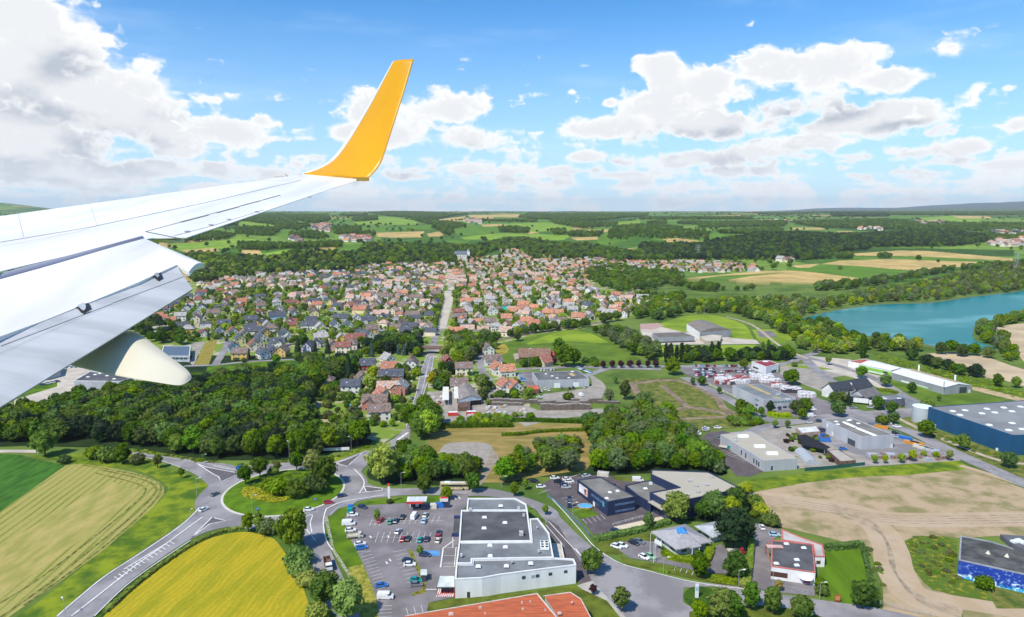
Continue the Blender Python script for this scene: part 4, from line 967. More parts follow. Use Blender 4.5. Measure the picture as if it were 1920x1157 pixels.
def wallbox(root,name,px,A,B,w,h,m,d=.06,label=None):
 p,e,nn=onplane(*px,A,B); b=MB(); b.box(p+nn*(d/2-.03),(w,d+.06,h),atan2(e.y,e.x)); return part(b,name,m,root,label)
def dome(root,name,px,h,sx,sy,sz,rz=0,m=None,label=None,top=(.75,.75)):
 p=g(*px,h); b=MB(); b.box((p.x,p.y,h+sz/2),(sx,sy,sz),rz,0,top); return part(b,name,m or skyl,root,label)
skyl=mat("skylight_dome",(.78,.80,.80),.3,.05,1,spec=.5)
metalg=mat("unit_grey",(.52,.53,.54),.5,.2,2)
roof_d=mat("roof_membrane_dark",(.105,.105,.112),.9,.18,.12,detail=9); roof_m=mat("roof_membrane_grey",(.20,.21,.22),.9,.14,.12,detail=9); roof_g=mat("roof_gravel",(.42,.38,.30),.95,.14,.1,detail=9,col2=(.40,.36,.29))
roof_b=mat("roof_grey_brown",(.21,.20,.18),.95,.15,.12,detail=9)
navy=clad("navy_cladding",(.022,.035,.085)); lgrey=clad("light_grey_cladding",(.44,.45,.48)); wclad=mat("white_panels",(.76,.77,.78),.5,.05,.2,streak=(1,1,.2)); dblue=clad("deep_blue_cladding",(.012,.075,.17)); mgrey=clad("mid_grey_cladding",(.30,.32,.34))
# supermarket
st,P1=flat("supermarket","large white supermarket with stepped grey flat roofs and a white parapet","supermarket",c8,[(1015,300),(1300,300),(1365,335),(1372,372),(1008,372)],7.0,wclad,roof_m,.5,whitep)
_,P2=flat("","","",c8,[(975,372),(1372,372),(1397,556),(962,560)],7.3,wclad,roof_d,.5,whitep,root=st)
_,P3=flat("","","",c8,[(962,563),(1397,559),(1386,424),(1435,420),(1502,508),(1530,655),(1040,664),(1040,690),(945,690)],7.0,wclad,roof_m,.5,whitep,root=st)
_,P4=flat("","","",c8,[(938,785),(945,692),(1042,692),(1042,667),(1530,657),(1650,664),(1665,700),(1440,728),(1215,757),(1100,778)],6.6,wclad,roof_m,.5,whitep,root=st)
A,B=[g(*c8(1217,757),6.6),g(*c8(1665,700),6.6)]
for x,y in ((1350,777),(1433,767),(1510,756),(1602,742)): wallbox(st,"window",c8(x,y),A,B,1.15,.95,glass)
wallbox(st,"window_pale",c8(1405,770),A,B,1.1,.95,mat("pale_glass",(.4,.55,.6),.2))
A2,B2_=[g(*c8(938,785),6.6),g(*c8(1100,778),6.6)]; wallbox(st,"door",c8(1019,882),A2,B2_,.95,2.1,mat("door_dark",(.05,.05,.055),.6))
for x,y in ((1213,349),(1115,418),(1238,450),(1113,483)): dome(st,"skylight",c8(x,y),7.0,1.9,1.3,.5)
for x,y in ((1148,586),(1241,596),(1150,650),(1078,712),(1247,710),(1393,694)): dome(st,"skylight",c8(x,y),6.6,1.8,1.4,.5)
for x,y,s in ((1030,378,1.2),(1320,372,1.3),(1350,410,1.0),(1335,525,1.6),(1277,685,.8),(1430,480,.6),(1440,625,.8),(975,650,1.0)): dome(st,"roof_unit",c8(x,y),7.0,s*.9,s*.7,s,0,metalg,top=(1,1))
b=MB(); p=g(*c8(1475,590),6.7)
b.box((p.x,p.y,7.1),(3.0,5.2,.8));
for i in range(2):
 for j in range(3): b.cyl((p.x-.75+i*1.5,p.y-1.7+j*1.7,7.5),.55,.08,12,mi=1)
part(b,"chiller",[skyl,mat("fan_black",(.04,.04,.04))],st)
b=MB(); b.prism([g(*c8(*q),5.2) for q in [(935,412),(1008,412),(1008,425),(975,530),(925,520)]],4.9,5.3); part(b,"entrance_canopy",roof_d,st)
for q in ((925,524),(938,418)):
 p=g(*c8(*q),5.4); b=MB(); b.box((p.x+4.2,p.y,5.6),(9.2,.9,1.1)); part(b,"canopy_sign",mat("sign_navy",(.03,.045,.12),.5),st)
for q in ((938,418),(925,520)): p=g(*c8(*q),5.2); b=MB(); b.cyl((p.x,p.y,0),.18,4.9); part(b,"column",whitep,st)
# loading ramp behind
b=MB(); b.prism([g(*c8(*q),.9) for q in [(1520,570),(1570,575),(1590,660),(1535,660)]],0,.9); part(b,"loading_ramp",mat("ramp",(.55,.5,.42)),st)
b=MB(); b.tube(g(*c8(1572,562),2),g(*c8(1592,660),2),.18); part(b,"ramp_rail",whitep,st)
# trolley shelter
sh=rt("trolley_shelter",[g(*c8(885,830))],"white ribbed canopy over red and white hatching beside the white store wall","shelter")
Q=[g(*c8(*q),3.4) for q in [(848,768),(935,768),(935,832),(830,832)]]; b=MB(); b.prism(Q,3.1,3.4);
part(b,"canopy",mat("canopy_ribbed",(.60,.64,.60),.5,.1,.5),sh)
b=MB(); b.prism([(q.x,q.y) for q in offset([Vector(q[:2]) for q in Q],-.12)],2.95,3.2); part(b,"fascia",mat("fascia_dark",(.05,.06,.06)),sh)
for q in Q: b=MB(); b.cyl((q.x,q.y,0),.09,3); part(b,"post",mat("post_red",(.5,.04,.04)),sh)
b=MB(); K=[g(*c8(*q)) for q in [(832,850),(933,850),(935,898),(828,898)]]; b.sheet(K,.285); part(b,"floor_paint",mat("red_floor",(.50,.06,.05)),sh)
b=MB()
for k in range(9): a=K[3].lerp(K[2],k/9); c=K[0].lerp(K[1],min(1,k/9+.1)); b.strip([a,c],.35,.30)
part(b,"hatching",paint,sh)
b=MB();
for k in range(4): p=g(*c8(860+k*18,868)); b.box((p.x,p.y,.6),(.5,2.2,.9))
part(b,"trolley_row",mat("trolley",(.45,.08,.08),.5),sh)
s2=rt("smoking_shelter",[g(*c8(752,760))],"small box shelter with a pale roof between the car park rows","shelter")
Q=[g(*c8(*q),2.8) for q in [(732,727),(770,727),(770,760),(730,760)]]; b=MB(); b.prism(Q,2.55,2.8); part(b,"roof",mat("canopy_ribbed",(.6,.6,.6)),s2); b=MB(); b.prism([(q.x,q.y) for q in offset([Vector(q[:2]) for q in Q],.3)],0,2.5); part(b,"wall",mat("shelter_dark",(.06,.07,.08),.3),s2)
# fuel station
fs_=rt("fuel_station",[g(*c8(710,350))],"small fuel station with white canopy edged in red beside the car park","fuel station")
Q=[g(*c8(*q),4.6) for q in [(652,292),(772,290),(766,318),(648,322)]]; b=MB(); b.prism(Q,4.3,4.6); part(b,"canopy",mat("canopy_white",(.62,.64,.66),.5,.1,.4,streak=(3,.1,1)),fs_)
b=MB(); A=g(*c8(647,323),4.6);B=g(*c8(745,321),4.6); b.box(((A.x+B.x)/2,A.y-.15,4.25),((B-A).length,.2,.9),atan2(B.y-A.y,B.x-A.x)); part(b,"fascia",mat("fascia_red",(.62,.05,.04),.5),fs_)
for q in ((670,360),(745,358)): p=g(*c8(*q)); b=MB(); b.cyl((p.x,p.y,0),.2,4.3); part(b,"column",whitep,fs_)
p=g(*c8(705,352)); b=MB(); b.box((p.x,p.y,1.3),(4,2.4,2.6)); part(b,"kiosk",mat("kiosk_dark",(.05,.06,.09)),fs_)
b=MB(); b.box((p.x+.6,p.y-1.3,1.5),(1.3,.1,1.7)); part(b,"kiosk_window",skyl,fs_)
p=g(*c8(738,350)); b=MB(); b.box((p.x,p.y,.9),(.7,.5,1.8)); part(b,"pump",mat("fascia_red",(.6,.05,.04)),fs_)
# orange-roofed hall in front
orr=mat("orange_roof",(.50,.125,.05),.65,.16,.5,streak=(.4,5,1,.15)); orw=mat("orange_hall_wall",(.5,.47,.42))
h=7.5; Pn=[g(*c8(*q),h) for q in [(640,1010),(1430,875),(1545,1014),(1600,1200),(600,1200)]]; oh=rt("orange_roofed_hall",Pn,"low hall with a broad orange metal roof at the bottom of the view","hall")
b=MB(); b.prism(Pn,0,h-.2); part(b,"wall",orw,oh)
b=MB(); b.prism([(q.x,q.y) for q in offset([Vector(q[:2]) for q in Pn],-.3)],h-.2,h); part(b,"roof",orr,oh,"broad orange roof plane")
h2=6.9; Pn=[g(*c8(*q),h2) for q in [(1478,890),(1630,868),(1690,905),(1760,1030),(1830,1200),(1620,1200),(1560,1014)]]; b=MB(); b.prism(Pn,0,h2-.2); part(b,"wall",orw,oh)
b=MB(); b.prism(Pn,h2-.2,h2); part(b,"roof",orr,oh,"lower orange roof plane")
b=MB(); A=g(*c8(1430,875),h);B=g(*c8(1548,1018),h); b.tube((A.x,A.y,h+.08),(B.x,B.y,h+.08),.22); b.tube(g(*c8(640,1008),h+.1),g(*c8(1430,874),h+.1),.18)
A=g(*c8(1630,866),h2+.1);b.tube(g(*c8(1470,888),h2+.1),A,.16);b.tube(A,g(*c8(1692,905),h2+.1),.16);b.tube(g(*c8(1692,905),h2+.1),g(*c8(1775,1060),h2+.1),.16); part(b,"roof_edge",mat("edge_pale",(.55,.5,.45)),oh)
for q,s in (((1090,960),1.0),((915,998),1.5),((1340,930),.6),((1390,925),.6),((1480,975),.5),((1345,970),.6),((1565,995),1.1),((1640,930),.6),((1120,995),.5)): dome(oh,"roof_vent",c8(*q),h,s,s*.7,.5,.2,mat("vent_pale",(.55,.45,.4)))
# navy offices
nv,PN=flat("navy_office_block","navy two-storey office block with white banner on its end wall and grey flat roof","office building",D2,[(735,235),(1000,205),(1390,425),(1075,485)],6.3,navy,roof_b,.3)
A,B=g(*D2(735,235),6.3),g(*D2(1075,485),6.3)
p,e,nn=onplane(*D2(803,355),A,B);
b=MB(); b.box(p+nn*.1,(7.0,.2,3.4),atan2(e.y,e.x)); part(b,"banner",mat("banner_white",(.82,.80,.80),.6),nv)
p2,_,_=onplane(*D2(832,375),A,B); b=MB(); b.box(p2+nn*.24,(1.7,.06,2.7),atan2(e.y,e.x)); part(b,"banner_flash",mat("banner_red",(.72,.16,.05)),nv)
p2,_,_=onplane(*D2(826,362),A,B); b=MB(); b.box(p2+nn*.30,(.9,.05,1.1),atan2(e.y,e.x)); part(b,"banner_emblem",mat("banner_black",(.04,.03,.03)),nv)
for k in range(5): wallbox(nv,"window",D2(908+k*23,412+k*17),A,B,2.0,1.0,mat("blue_glass",(.10,.17,.30),.2))
wallbox(nv,"entrance",D2(922,515),A,B,1.6,2.4,skyl); wallbox(nv,"entrance",D2(965,535),A,B,2.4,2.2,glass); wallbox(nv,"window",D2(1028,510),A,B,1.3,2.2,mat("teal_glass",(.08,.35,.45),.2))
A3,B3_=g(*D2(1075,485),6.3),g(*D2(1390,425),6.3)
for k in range(4):
 wallbox(nv,"window",D2(1185+k*55,517-k*9.5),A3,B3_,2.3,.9,mat("blue_glass",(.1,.1,.1))); wallbox(nv,"window",D2(1185+k*55,590-k*9.5),A3,B3_,2.3,.9,mat("blue_glass",(.1,.1,.1)))
for q in ((1100,380),(1187,365),(1065,447)): dome(nv,"skylight",D2(*q),6.1,1.6,1.3,.4)
dome(nv,"roof_unit",D2(1025,190),6.0,5,2.6,1.6,-.3,mat("unit_cream",(.55,.5,.42)),top=(1,1))
nh,_=flat("navy_hall","big navy hall with cream gravel roof standing next to the navy offices","hall",B1,[(800,308),(1130,320),(1225,368),(1320,416),(905,502),(795,440),(962,408),(800,335)],7.6,navy,roof_g,.35)
A,B=g(*B1(905,502),7.6),g(*B1(795,440),7.6)
b=MB(); p,e,nn=onplane(*B1(848,510),A,B); b.box(p+nn*1.2,(8.5,2.4,.35),atan2(e.y,e.x)); part(b,"awning",roof_g,nh)
wallbox(nh,"door",B1(875,560),A,B,2.6,2.8,glass); wallbox(nh,"door",B1(835,540),A,B,1.6,2.4,glass)
for q in ((1060,405),(1120,400),(1068,440),(1010,458),(1022,377),(1145,355)): dome(nh,"roof_unit",B1(*q),7.4,1.6,.7,.9,.1,metalg,top=(1,1))
nl,_=flat("navy_link_building","low navy link building between the office block and the gravel-roofed hall","office building",B1,[(650,398),(780,370),(930,398),(960,410),(798,440),(800,500),(720,455)],4.4,navy,roof_b,.3)
dome(nl,"skylight",B1(768,418),4.2,1.8,1.3,.4); dome(nl,"roof_unit",B1(797,395),4.2,1.4,.5,1.2,0,whitep,top=(1,1))
# hip-roofed pavilions
zinc=mat("zinc_roof",(.36,.35,.36),.5,.08,.5,streak=(2,2,1)); pal=mat("pavilion_wall",(.58,.58,.56))
def pavilion(label,f,eave,apex,he,ha,extra=None,zm=zinc):
 P=[g(*f(*q),he) for q in eave]; a=g(*f(*apex),ha); root=rt("hip_roof_pavilion",P,label,"office pavilion")
 b=MB(); n=len(P); vs=[(p.x,p.y,he) for p in P]+[(a.x,a.y,ha)]+[(p.x,p.y,he-.35) for p in P]
 s=sum(P[i].x*P[(i+1)%n].y-P[(i+1)%n].x*P[i].y for i in range(n))
 fs=[(i,(i+1)%n,n) for i in range(n)]+[(n+1+i,n+1+(i+1)%n,(i+1)%n,i) for i in range(n)]+[tuple(range(2*n,n,-1))]
 if s<0: fs=[q[::-1] for q in fs]
 b.add(vs,fs); part(b,"roof",zm,root)
 b=MB(); W_=offset([Vector((p.x,p.y)) for p in P],1.6); b.prism(W_,0,he-.4); part(b,"wall",pal,root)
 # window band
 Wp=offset([Vector((p.x,p.y)) for p in P],1.55)
 for i in range(len(Wp)):
  A,B=Wp[i],Wp[(i+1)%len(Wp)]; L_=(B-A).length; k=int(L_//4)
  for j in range(k):
   c=A.lerp(B,(j+.5)/k); b=MB(); b.box((c.x,c.y,1.5),(2.2,.12,1.3),atan2(B.y-A.y,B.x-A.x)); part(b,"window",glass,root)
 return root,P,a
pv,PP,ap=pavilion("large office pavilion with grey hipped metal roof and blue glazed peak",E3,[(243,338),(630,253),(930,450),(800,478),(812,500),(690,528),(675,512),(530,542)],(590,310),3.4,7.0)
b=MB(); c=ap; s_=1.9; b.add([(c.x-s_,c.y-s_,6.15),(c.x+s_,c.y-s_,6.15),(c.x+s_,c.y+s_,6.15),(c.x-s_,c.y+s_,6.15),(c.x,c.y,8.0)],[(0,1,4),(1,2,4),(2,3,4),(3,0,4)]); part(b,"glass_peak",mat("peak_blue",(.06,.25,.60),.2,.1,1),pv)
for q in ((300,500),(355,535),(705,625),(782,620),(905,480)): p=g(*E3(*q)); b=MB(); b.cyl((p.x,p.y,0),.14,3.2); part(b,"column",whitep,pv)
p=g(*E3(325,470),3); b=MB(); b.box((p.x,p.y,3.2),(3.2,.2,1.6),-.9); part(b,"sign_panel",whitep,pv)
pavilion("small office pavilion with pale hipped metal roof behind the large one",E3,[(732,275),(975,222),(1105,290),(1085,372),(935,405)],(955,270),3.0,5.4,zm=mat("zinc_pale",(.42,.44,.47),.45,.1,.5))
# white building with red trim
redt=mat("red_trim",(.55,.17,.14),.5)
wr,PW=flat("white_workshop","white workshop with salmon red roof trim and dark flat roof","workshop",B2,[(205,712),(440,738),(457,898),(205,862)],4.8,whitep,roof_d,.25,redt,rim=.28)
A,B=g(*B2(205,862),4.8),g(*B2(457,898),4.8)
wallbox(wr,"window",B2(248,913),A,B,5.2,1.7,mat("brown_glass",(.10,.05,.04),.3)); wallbox(wr,"door",B2(408,948),A,B,2.0,1.6,mat("door_crimson",(.35,.02,.06)));
p,e,nn=onplane(*B2(403,930),A,B); b=MB(); b.cyl((p.x+nn.x*.2,p.y+nn.y*.2,2.6),2.2,.5,20,1.6); part(b,"porch",skyl,wr)
for q in ((390,760),(290,737),(350,828),(350,860),(232,850)): dome(wr,"skylight",B2(*q),4.6,1.7,1.1,.45)
b=MB(); a=g(*B2(175,745),5.0); c=g(*B2(270,760),5.0); b.box(((a.x+c.x)/2,(a.y+c.y)/2,5.1),((c-a).length,1.8,.4),-.05); part(b,"roof_gantry",mat("gantry_pink",(.66,.42,.38)),wr)
b=MB()
for q0,q1,h0,h1 in (((175,745),(205,712),0.2,4.8),((175,770),(205,850),4.8,.2),((172,740),(172,790),4.9,.3),((205,708),(175,750),4.9,4.9)): b.tube(g(*B2(*q0),h0),g(*B2(*q1),h1),.16)
part(b,"red_frame",redt,wr)
_,_=flat("","","",B2,[(262,648),(360,690),(500,740),(512,808),(455,806),(440,738),(265,712)],3.9,whitep,mat("roof_pinkish",(.48,.44,.42),.9,.1,.2),.25,redt,root=wr)
A,B=g(*B2(455,806),3.9),g(*B2(512,808),3.9); wallbox(wr,"window",B2(474,842),A,B,1.4,1.2,mat("brown_glass",(.1,.1,.1)))
# grey sheds
gl,_=flat("grey_gravel_roofed_shed","long light grey shed with cream gravel roof beside a dark car park","warehouse",B1,[(1200,106),(1370,86),(1643,244),(1450,257)],5.4,lgrey,roof_g,.25)
A,B=g(*B1(1200,106),5.4),g(*B1(1450,257),5.4)
for q,w in (((1320,210),1.0),((1345,228),1.0),((1392,258),1.0),((1408,268),1.0),((1420,278),1.0)): wallbox(gl,"door",B1(*q),A,B,w,2.4,glass)
A,B=g(*B1(1450,257),5.4),g(*B1(1643,244),5.4); wallbox(gl,"door",B1(1495,300),A,B,1,2.1,glass)
for q in ((1328,118),(1423,176),(1495,217)):
 p=g(*B1(*q),5.3); b=MB(); b.cyl((p.x-2.6,p.y,5.0),1.4,5.2,16,axis='x'); part(b,"barrel_skylight",skyl,gl)
for q in ((1282,132),(1285,146)): dome(gl,"roof_unit",B1(*q),5.2,1.5,1.5,1.0,.3,metalg,top=(1,1))
gs,_=flat("grey_skylight_warehouse","light grey warehouse with two long white skylights on its dark roof","warehouse",D1,[(190,665),(430,650),(805,800),(530,818)],7.0,lgrey,roof_b,.25)
for a,c in (((375,690),(480,735)),((490,742),(655,808))):
 A=g(*D1(*a),7.1);B=g(*D1(*c),7.1); b=MB(); m_=(A+B)/2; b.box((m_.x,m_.y,7.1),((B-A).length,2.2,.5),atan2(B.y-A.y,B.x-A.x),0,(.98,.5)); part(b,"ridge_skylight",skyl,gs)
for q in ((310,690),(325,713),(430,675),(500,705),(415,680)): dome(gs,"skylight",D1(*q),6.9,1.9,1.5,.4)
A,B=g(*D1(190,665),7),g(*D1(530,818),7); wallbox(gs,"loading_door",D1(440,870),A,B,5.5,3.6,glass); wallbox(gs,"door",D1(278,795),A,B,1.2,2.2,whitep); wallbox(gs,"door",D1(235,720),A,B,1.2,2.2,whitep)
A,B=g(*D1(530,818),7),g(*D1(805,800),7); wallbox(gs,"door",D1(785,900),A,B,1.2,2.1,whitep)
gw,_=flat("grey_glazed_warehouse","light grey two-storey warehouse with rows of windows and ochre roof strips","warehouse",E5,[(440,377),(760,357),(1150,518),(790,533)],7.2,lgrey,mat("roof_slate_grey",(.19,.21,.22),.9,.1,.1),.2)
A,B=g(*E5(790,533),7.2),g(*E5(1150,518),7.2)
for k in range(8): wallbox(gw,"window",E5(850+k*38,568-k*2.0),A,B,1.7,1.1,mat("green_glass",(.12,.24,.24),.3))
for k in range(4): wallbox(gw,"window",E5(905+k*62,627-k*4),A,B,2.6,1.2,glass)
wallbox(gw,"door",E5(972,632),A,B,2.2,2.4,glass); wallbox(gw,"sign_panel",E5(1062,528),A,B,3.4,1.2,whitep,.1)
A,B=g(*E5(440,377),7.2),g(*E5(790,533),7.2); wallbox(gw,"window",E5(712,595),A,B,2.4,1.2,glass); wallbox(gw,"window",E5(715,540),A,B,4,1.0,mat("green_glass",(.1,.1,.1)))
for a,c in (((620,370),(865,478)),((900,505),(975,520))):
 A=g(*E5(*a),7.1);B=g(*E5(*c),7.1); b=MB(); m_=(A+B)/2; b.box((m_.x,m_.y,7.12),((B-A).length,2.6,.2),atan2(B.y-A.y,B.x-A.x)); part(b,"ochre_roof_strip",mat("ochre_strip",(.48,.36,.16)),gw)
for q in ((940,485),(965,480)): dome(gw,"roof_unit",E5(*q),7,1.2,1,1.2,0,metalg,top=(1,1))
rr,_=flat("red_roofed_box_building","white box building with a dark red roof next to the full car compound","building",E5,[(655,105),(850,92),(960,135),(818,165)],6.0,wclad,mat("roof_dark_red",(.30,.035,.04),.6,.1,.2),.2,whitep)
dome(rr,"skylight",E5(812,108),5.8,4,2.4,.5,.1)
A,B=g(*E5(655,105),6),g(*E5(818,165),6); wallbox(rr,"window",E5(700,178),A,B,7,1.3,glass); A,B=g(*E5(818,165),6),g(*E5(960,135),6); wallbox(rr,"loading_door",E5(905,218),A,B,6,2.2,glass)
# gabled sheds: ridge along the long side
def gshed(name,label,cat,f,c,he,hr,wm,rm,ov=.25):
 """c: four eave corners (px) a,b,c,d; the ridge runs from the middle of a-d to the middle of b-c"""
 a,b_,c_,d=[g(*f(*q),he) for q in c]; root=rt(name,[a,b_,c_,d],label,cat); r0=(a+d)/2;r1=(b_+c_)/2; r0.z=r1.z=hr
 w=MB(); gg=lambda p:(p.x,p.y,0)
 w.add([gg(a),gg(b_),gg(c_),gg(d),a,b_,c_,d,(r0.x,r0.y,hr-.1),(r1.x,r1.y,hr-.1)],[(0,1,5,4),(2,3,7,6),(1,2,6,9,5),(3,0,4,8,7)]); part(w,"wall",wm,root)
 e=(r1-r0).normalized()*ov; R=MB(); u=Vector((0,0,.12))
 for p,q in ((a,b_),(d,c_)):
  out=((p-r0)-(p-r0).dot(e.normalized())*e.normalized()).normalized()*ov
  o0,o1,o2,o3=p-e+out,q+e+out,r1+e,r0-e
  R.add([o0,o1,o2,o3,o0+u,o1+u,o2+u,o3+u],[(0,1,2,3),(4,7,6,5),(0,4,5,1),(1,5,6,2),(2,6,7,3),(3,7,4,0)])
 o=part(R,"roof",rm,root)
 bm=bmesh.new(); bm.from_mesh(o.data); bmesh.ops.recalc_face_normals(bm,faces=bm.faces); bm.to_mesh(o.data); bm.free()
 return root,(a,b_,c_,d)
whr=mat("white_metal_roof",(.72,.71,.68),.5,.06,.3)
ws,(a,b_,c_,d)=gshed("white_roofed_long_shed","long grey shed with a white roof and three thin chimneys beyond the lawn","warehouse",D1,[(785,268),(1240,395),(1468,378),(950,240)],5.0,6.8,mgrey,whr)
wallbox(ws,"loading_door",D1(1398,418),b_,c_,6,4,glass); wallbox(ws,"door",D1(1452,430),b_,c_,1.6,2.4,whitep); wallbox(ws,"window_band",D1(980,370),a,b_,22,1.2,whitep); wallbox(ws,"green_band",D1(1050,395),a,b_,11,.8,mat("lime_green",(.25,.55,.08)))
for q,hh in (((1017,258),5.2),((1328,340),4.6),((1233,385),3.8)): p=g(*D1(*q),6.2); b=MB(); b.cyl((p.x,p.y,5.8),.55 if hh>4 else .3,hh); part(b,"chimney",skyl if hh>4 else metalg,ws)
A=a.lerp(d,.75);B=b_.lerp(c_,.7); b=MB(); b.box(((A.x+B.x)/2,(A.y+B.y)/2,6.7),((B-A).length*.8,1.5,.5),atan2(B.y-A.y,B.x-A.x)); part(b,"ridge_duct",mat("duct_tan",(.45,.33,.2)),ws)
gr_,(a,b_,c_,d)=gshed("green_fronted_shed","white-roofed shed with a lime green and white front beside the sandy yard","warehouse",D1,[(517,195),(780,250),(925,240),(640,168)],4.6,6.0,whitep,whr)
wallbox(gr_,"green_panel",D1(640,248),a,b_,26,2.6,mat("lime_green",(.25,.55,.08))); wallbox(gr_,"loading_door",D1(733,275),a,b_,3.4,2.8,glass)
wallbox(gr_,"white_band",D1(640,262),a,b_,26,.5,whitep,.12)
flat("red_roofed_annex","low white annex with flat red roof attached left of the green-fronted shed","annex",D1,[(415,170),(560,150),(620,165),(515,190)],4.4,whitep,mat("roof_brick_red",(.42,.10,.07)),.2)
# big blue warehouse
bw,_=flat("deep_blue_warehouse","huge deep blue warehouse with grey roof and white skylights at the right edge","warehouse",FU,[(1741,763),(1925,750),(2300,726),(2480,800),(1899,816)],10.5,dblue,mat("roof_pale_grey",(.24,.245,.25),.9,.1,.05),.25)
for q in ((1310,600),(1415,593),(1602,580),(1747,570),(1890,562),(1370,632),(1560,620),(1670,612),(1817,602),(1622,718),(1818,703),(1790,763),(1905,755)): dome(bw,"skylight",D1(*q),10.3,2.6,2.2,.5)
A,B=g(*FU(1741,763),10.5),g(*FU(1899,816),10.5)
for q in ((1157,730),(1402,822),(1690,935)): wallbox(bw,"vent_box",D1(*q),A,B,1.1,2.4,whitep,.4)
for k in range(1): p=g(*D1(1793,972));
si=rt("round_silo",[g(*D1(1068,690))],"grey ribbed round tank at the left end of the deep blue warehouse","tank"); p=g(*D1(1066,700)); b=MB(); b.cyl((p.x,p.y+3,0),5.2,9.0,28); part(b,"tank_wall",mat("tank_grey",(.42,.47,.50),.5,.1,1,streak=(.1,.1,4)),si); b=MB(); b.cyl((p.x,p.y+3,9.0),5.3,.3,28,5.0); part(b,"tank_lid",skyl,si)
# mural warehouse
mural=bpy.data.materials.new("mural_blue"); mural.use_nodes=True; t=mural.node_tree;T=NT(t);b_=t.nodes['Principled BSDF']; tc=T.n('ShaderNodeTexCoord'); sp=T.n('ShaderNodeSeparateXYZ'); t.links.new(tc.outputs['Object'],sp.inputs[0])
n=T.n('ShaderNodeTexNoise'); n.inputs['Scale'].default_value=.45; n.inputs['Detail'].default_value=7; n.inputs['Distortion'].default_value=1.2; t.links.new(tc.outputs['Object'],n.inputs['Vector'])
n2=T.n('ShaderNodeTexNoise'); n2.inputs['Scale'].default_value=1.1; n2.inputs['Detail'].default_value=4; t.links.new(tc.outputs['Object'],n2.inputs['Vector'])
lowm=T.m('ADD',T.m('MULTIPLY',sp.outputs[2],-.26),T.m('MULTIPLY',T.m('SUBTRACT',n.outputs[0],.5),1.6)); f1=T.ramp(lowm,-.45,-.25)
c=T.mix(T.ramp(n2.outputs[0],.56,.66),(.012,.045,.32),(.18,.30,.62)); c=T.mix(T.m('MULTIPLY',f1,T.ramp(n2.outputs[0],.40,.5)),c,(.05,.42,.75)); c=T.mix(T.m('MULTIPLY',f1,T.ramp(n.outputs[0],.52,.6)),c,(.68,.82,.85))
t.links.new(c,b_.inputs['Base Color'])
mw_,_=flat("mural_warehouse","dark-roofed warehouse whose front wall carries a blue and white painted mural","warehouse",FU,[(1801,1004),(1859,1015),(1920,1034),(2050,1065),(2120,1125),(1920,1076),(1798,1049)],6.5,mural,mat("roof_weathered",(.10,.10,.095),.9,.25,.25),.3,mat("parapet_grey",(.3,.32,.35)))
for q in ((1450,790),(1558,808)):
 p=g(*B2(*q),6.3); b=MB(); b.cyl((p.x,p.y,6.2),.9,1.1,4,.1); part(b,"roof_cowl",mat("cowl_cream",(.6,.58,.45)),mw_)
A=g(*FU(1798,1049),6.5);B=g(*FU(1920,1076),6.5)
b=MB(); b.prism([g(*B2(*q),8) for q in [(1520,680),(1657,690),(1800,720),(1800,790),(1657,770),(1590,735)]],6.2,8); part(b,"roof_plant",mat("plant_grey",(.12,.12,.13)),mw_)
for q in ((1600,742),(1625,735),(1650,748)): dome(mw_,"roof_unit",B2(*q),7,2,1.6,1.6,.2,skyl,top=(1,1))
# dealership and workshops in the middle
dl,_=flat("grey_dealership","light grey dealership hall with dark roof between parked cars and a pale yard","warehouse",B3,[(840,532),(1175,520),(1253,580),(880,592)],5.6,lgrey,mat("roof_patched",(.17,.17,.165),.9,.3,.06,col2=(.10,.10,.10)),.2)
A,B=g(*B3(880,592),5.6),g(*B3(1253,580),5.6)
for q in ((1020,628),(1158,622)): wallbox(dl,"loading_door",B3(*q),A,B,4.2,3.4,skyl)
for q in ((985,560),(1020,575),(940,545),(1105,573),(1130,528)): dome(dl,"skylight",B3(*q),5.4,2,1.4,.4)
dome(dl,"ochre_roof_strip",B3(1128,550),5.3,3,9,.2,.2,mat("ochre_strip",(.1,.1,.1)),top=(1,1))
rs,_=flat("red_roofed_shelter","low shelter with a bright orange-red roof at the corner of the grey dealership","shelter",B3,[(798,630),(885,627),(893,655),(800,658)],3.0,mat("shelter_wood",(.2,.1,.07)),mat("roof_orange_red",(.66,.13,.08)),.05)
bar_roof=mat("barn_tiles",(.26,.155,.11),.9,.25,.4,streak=(1,4,1));
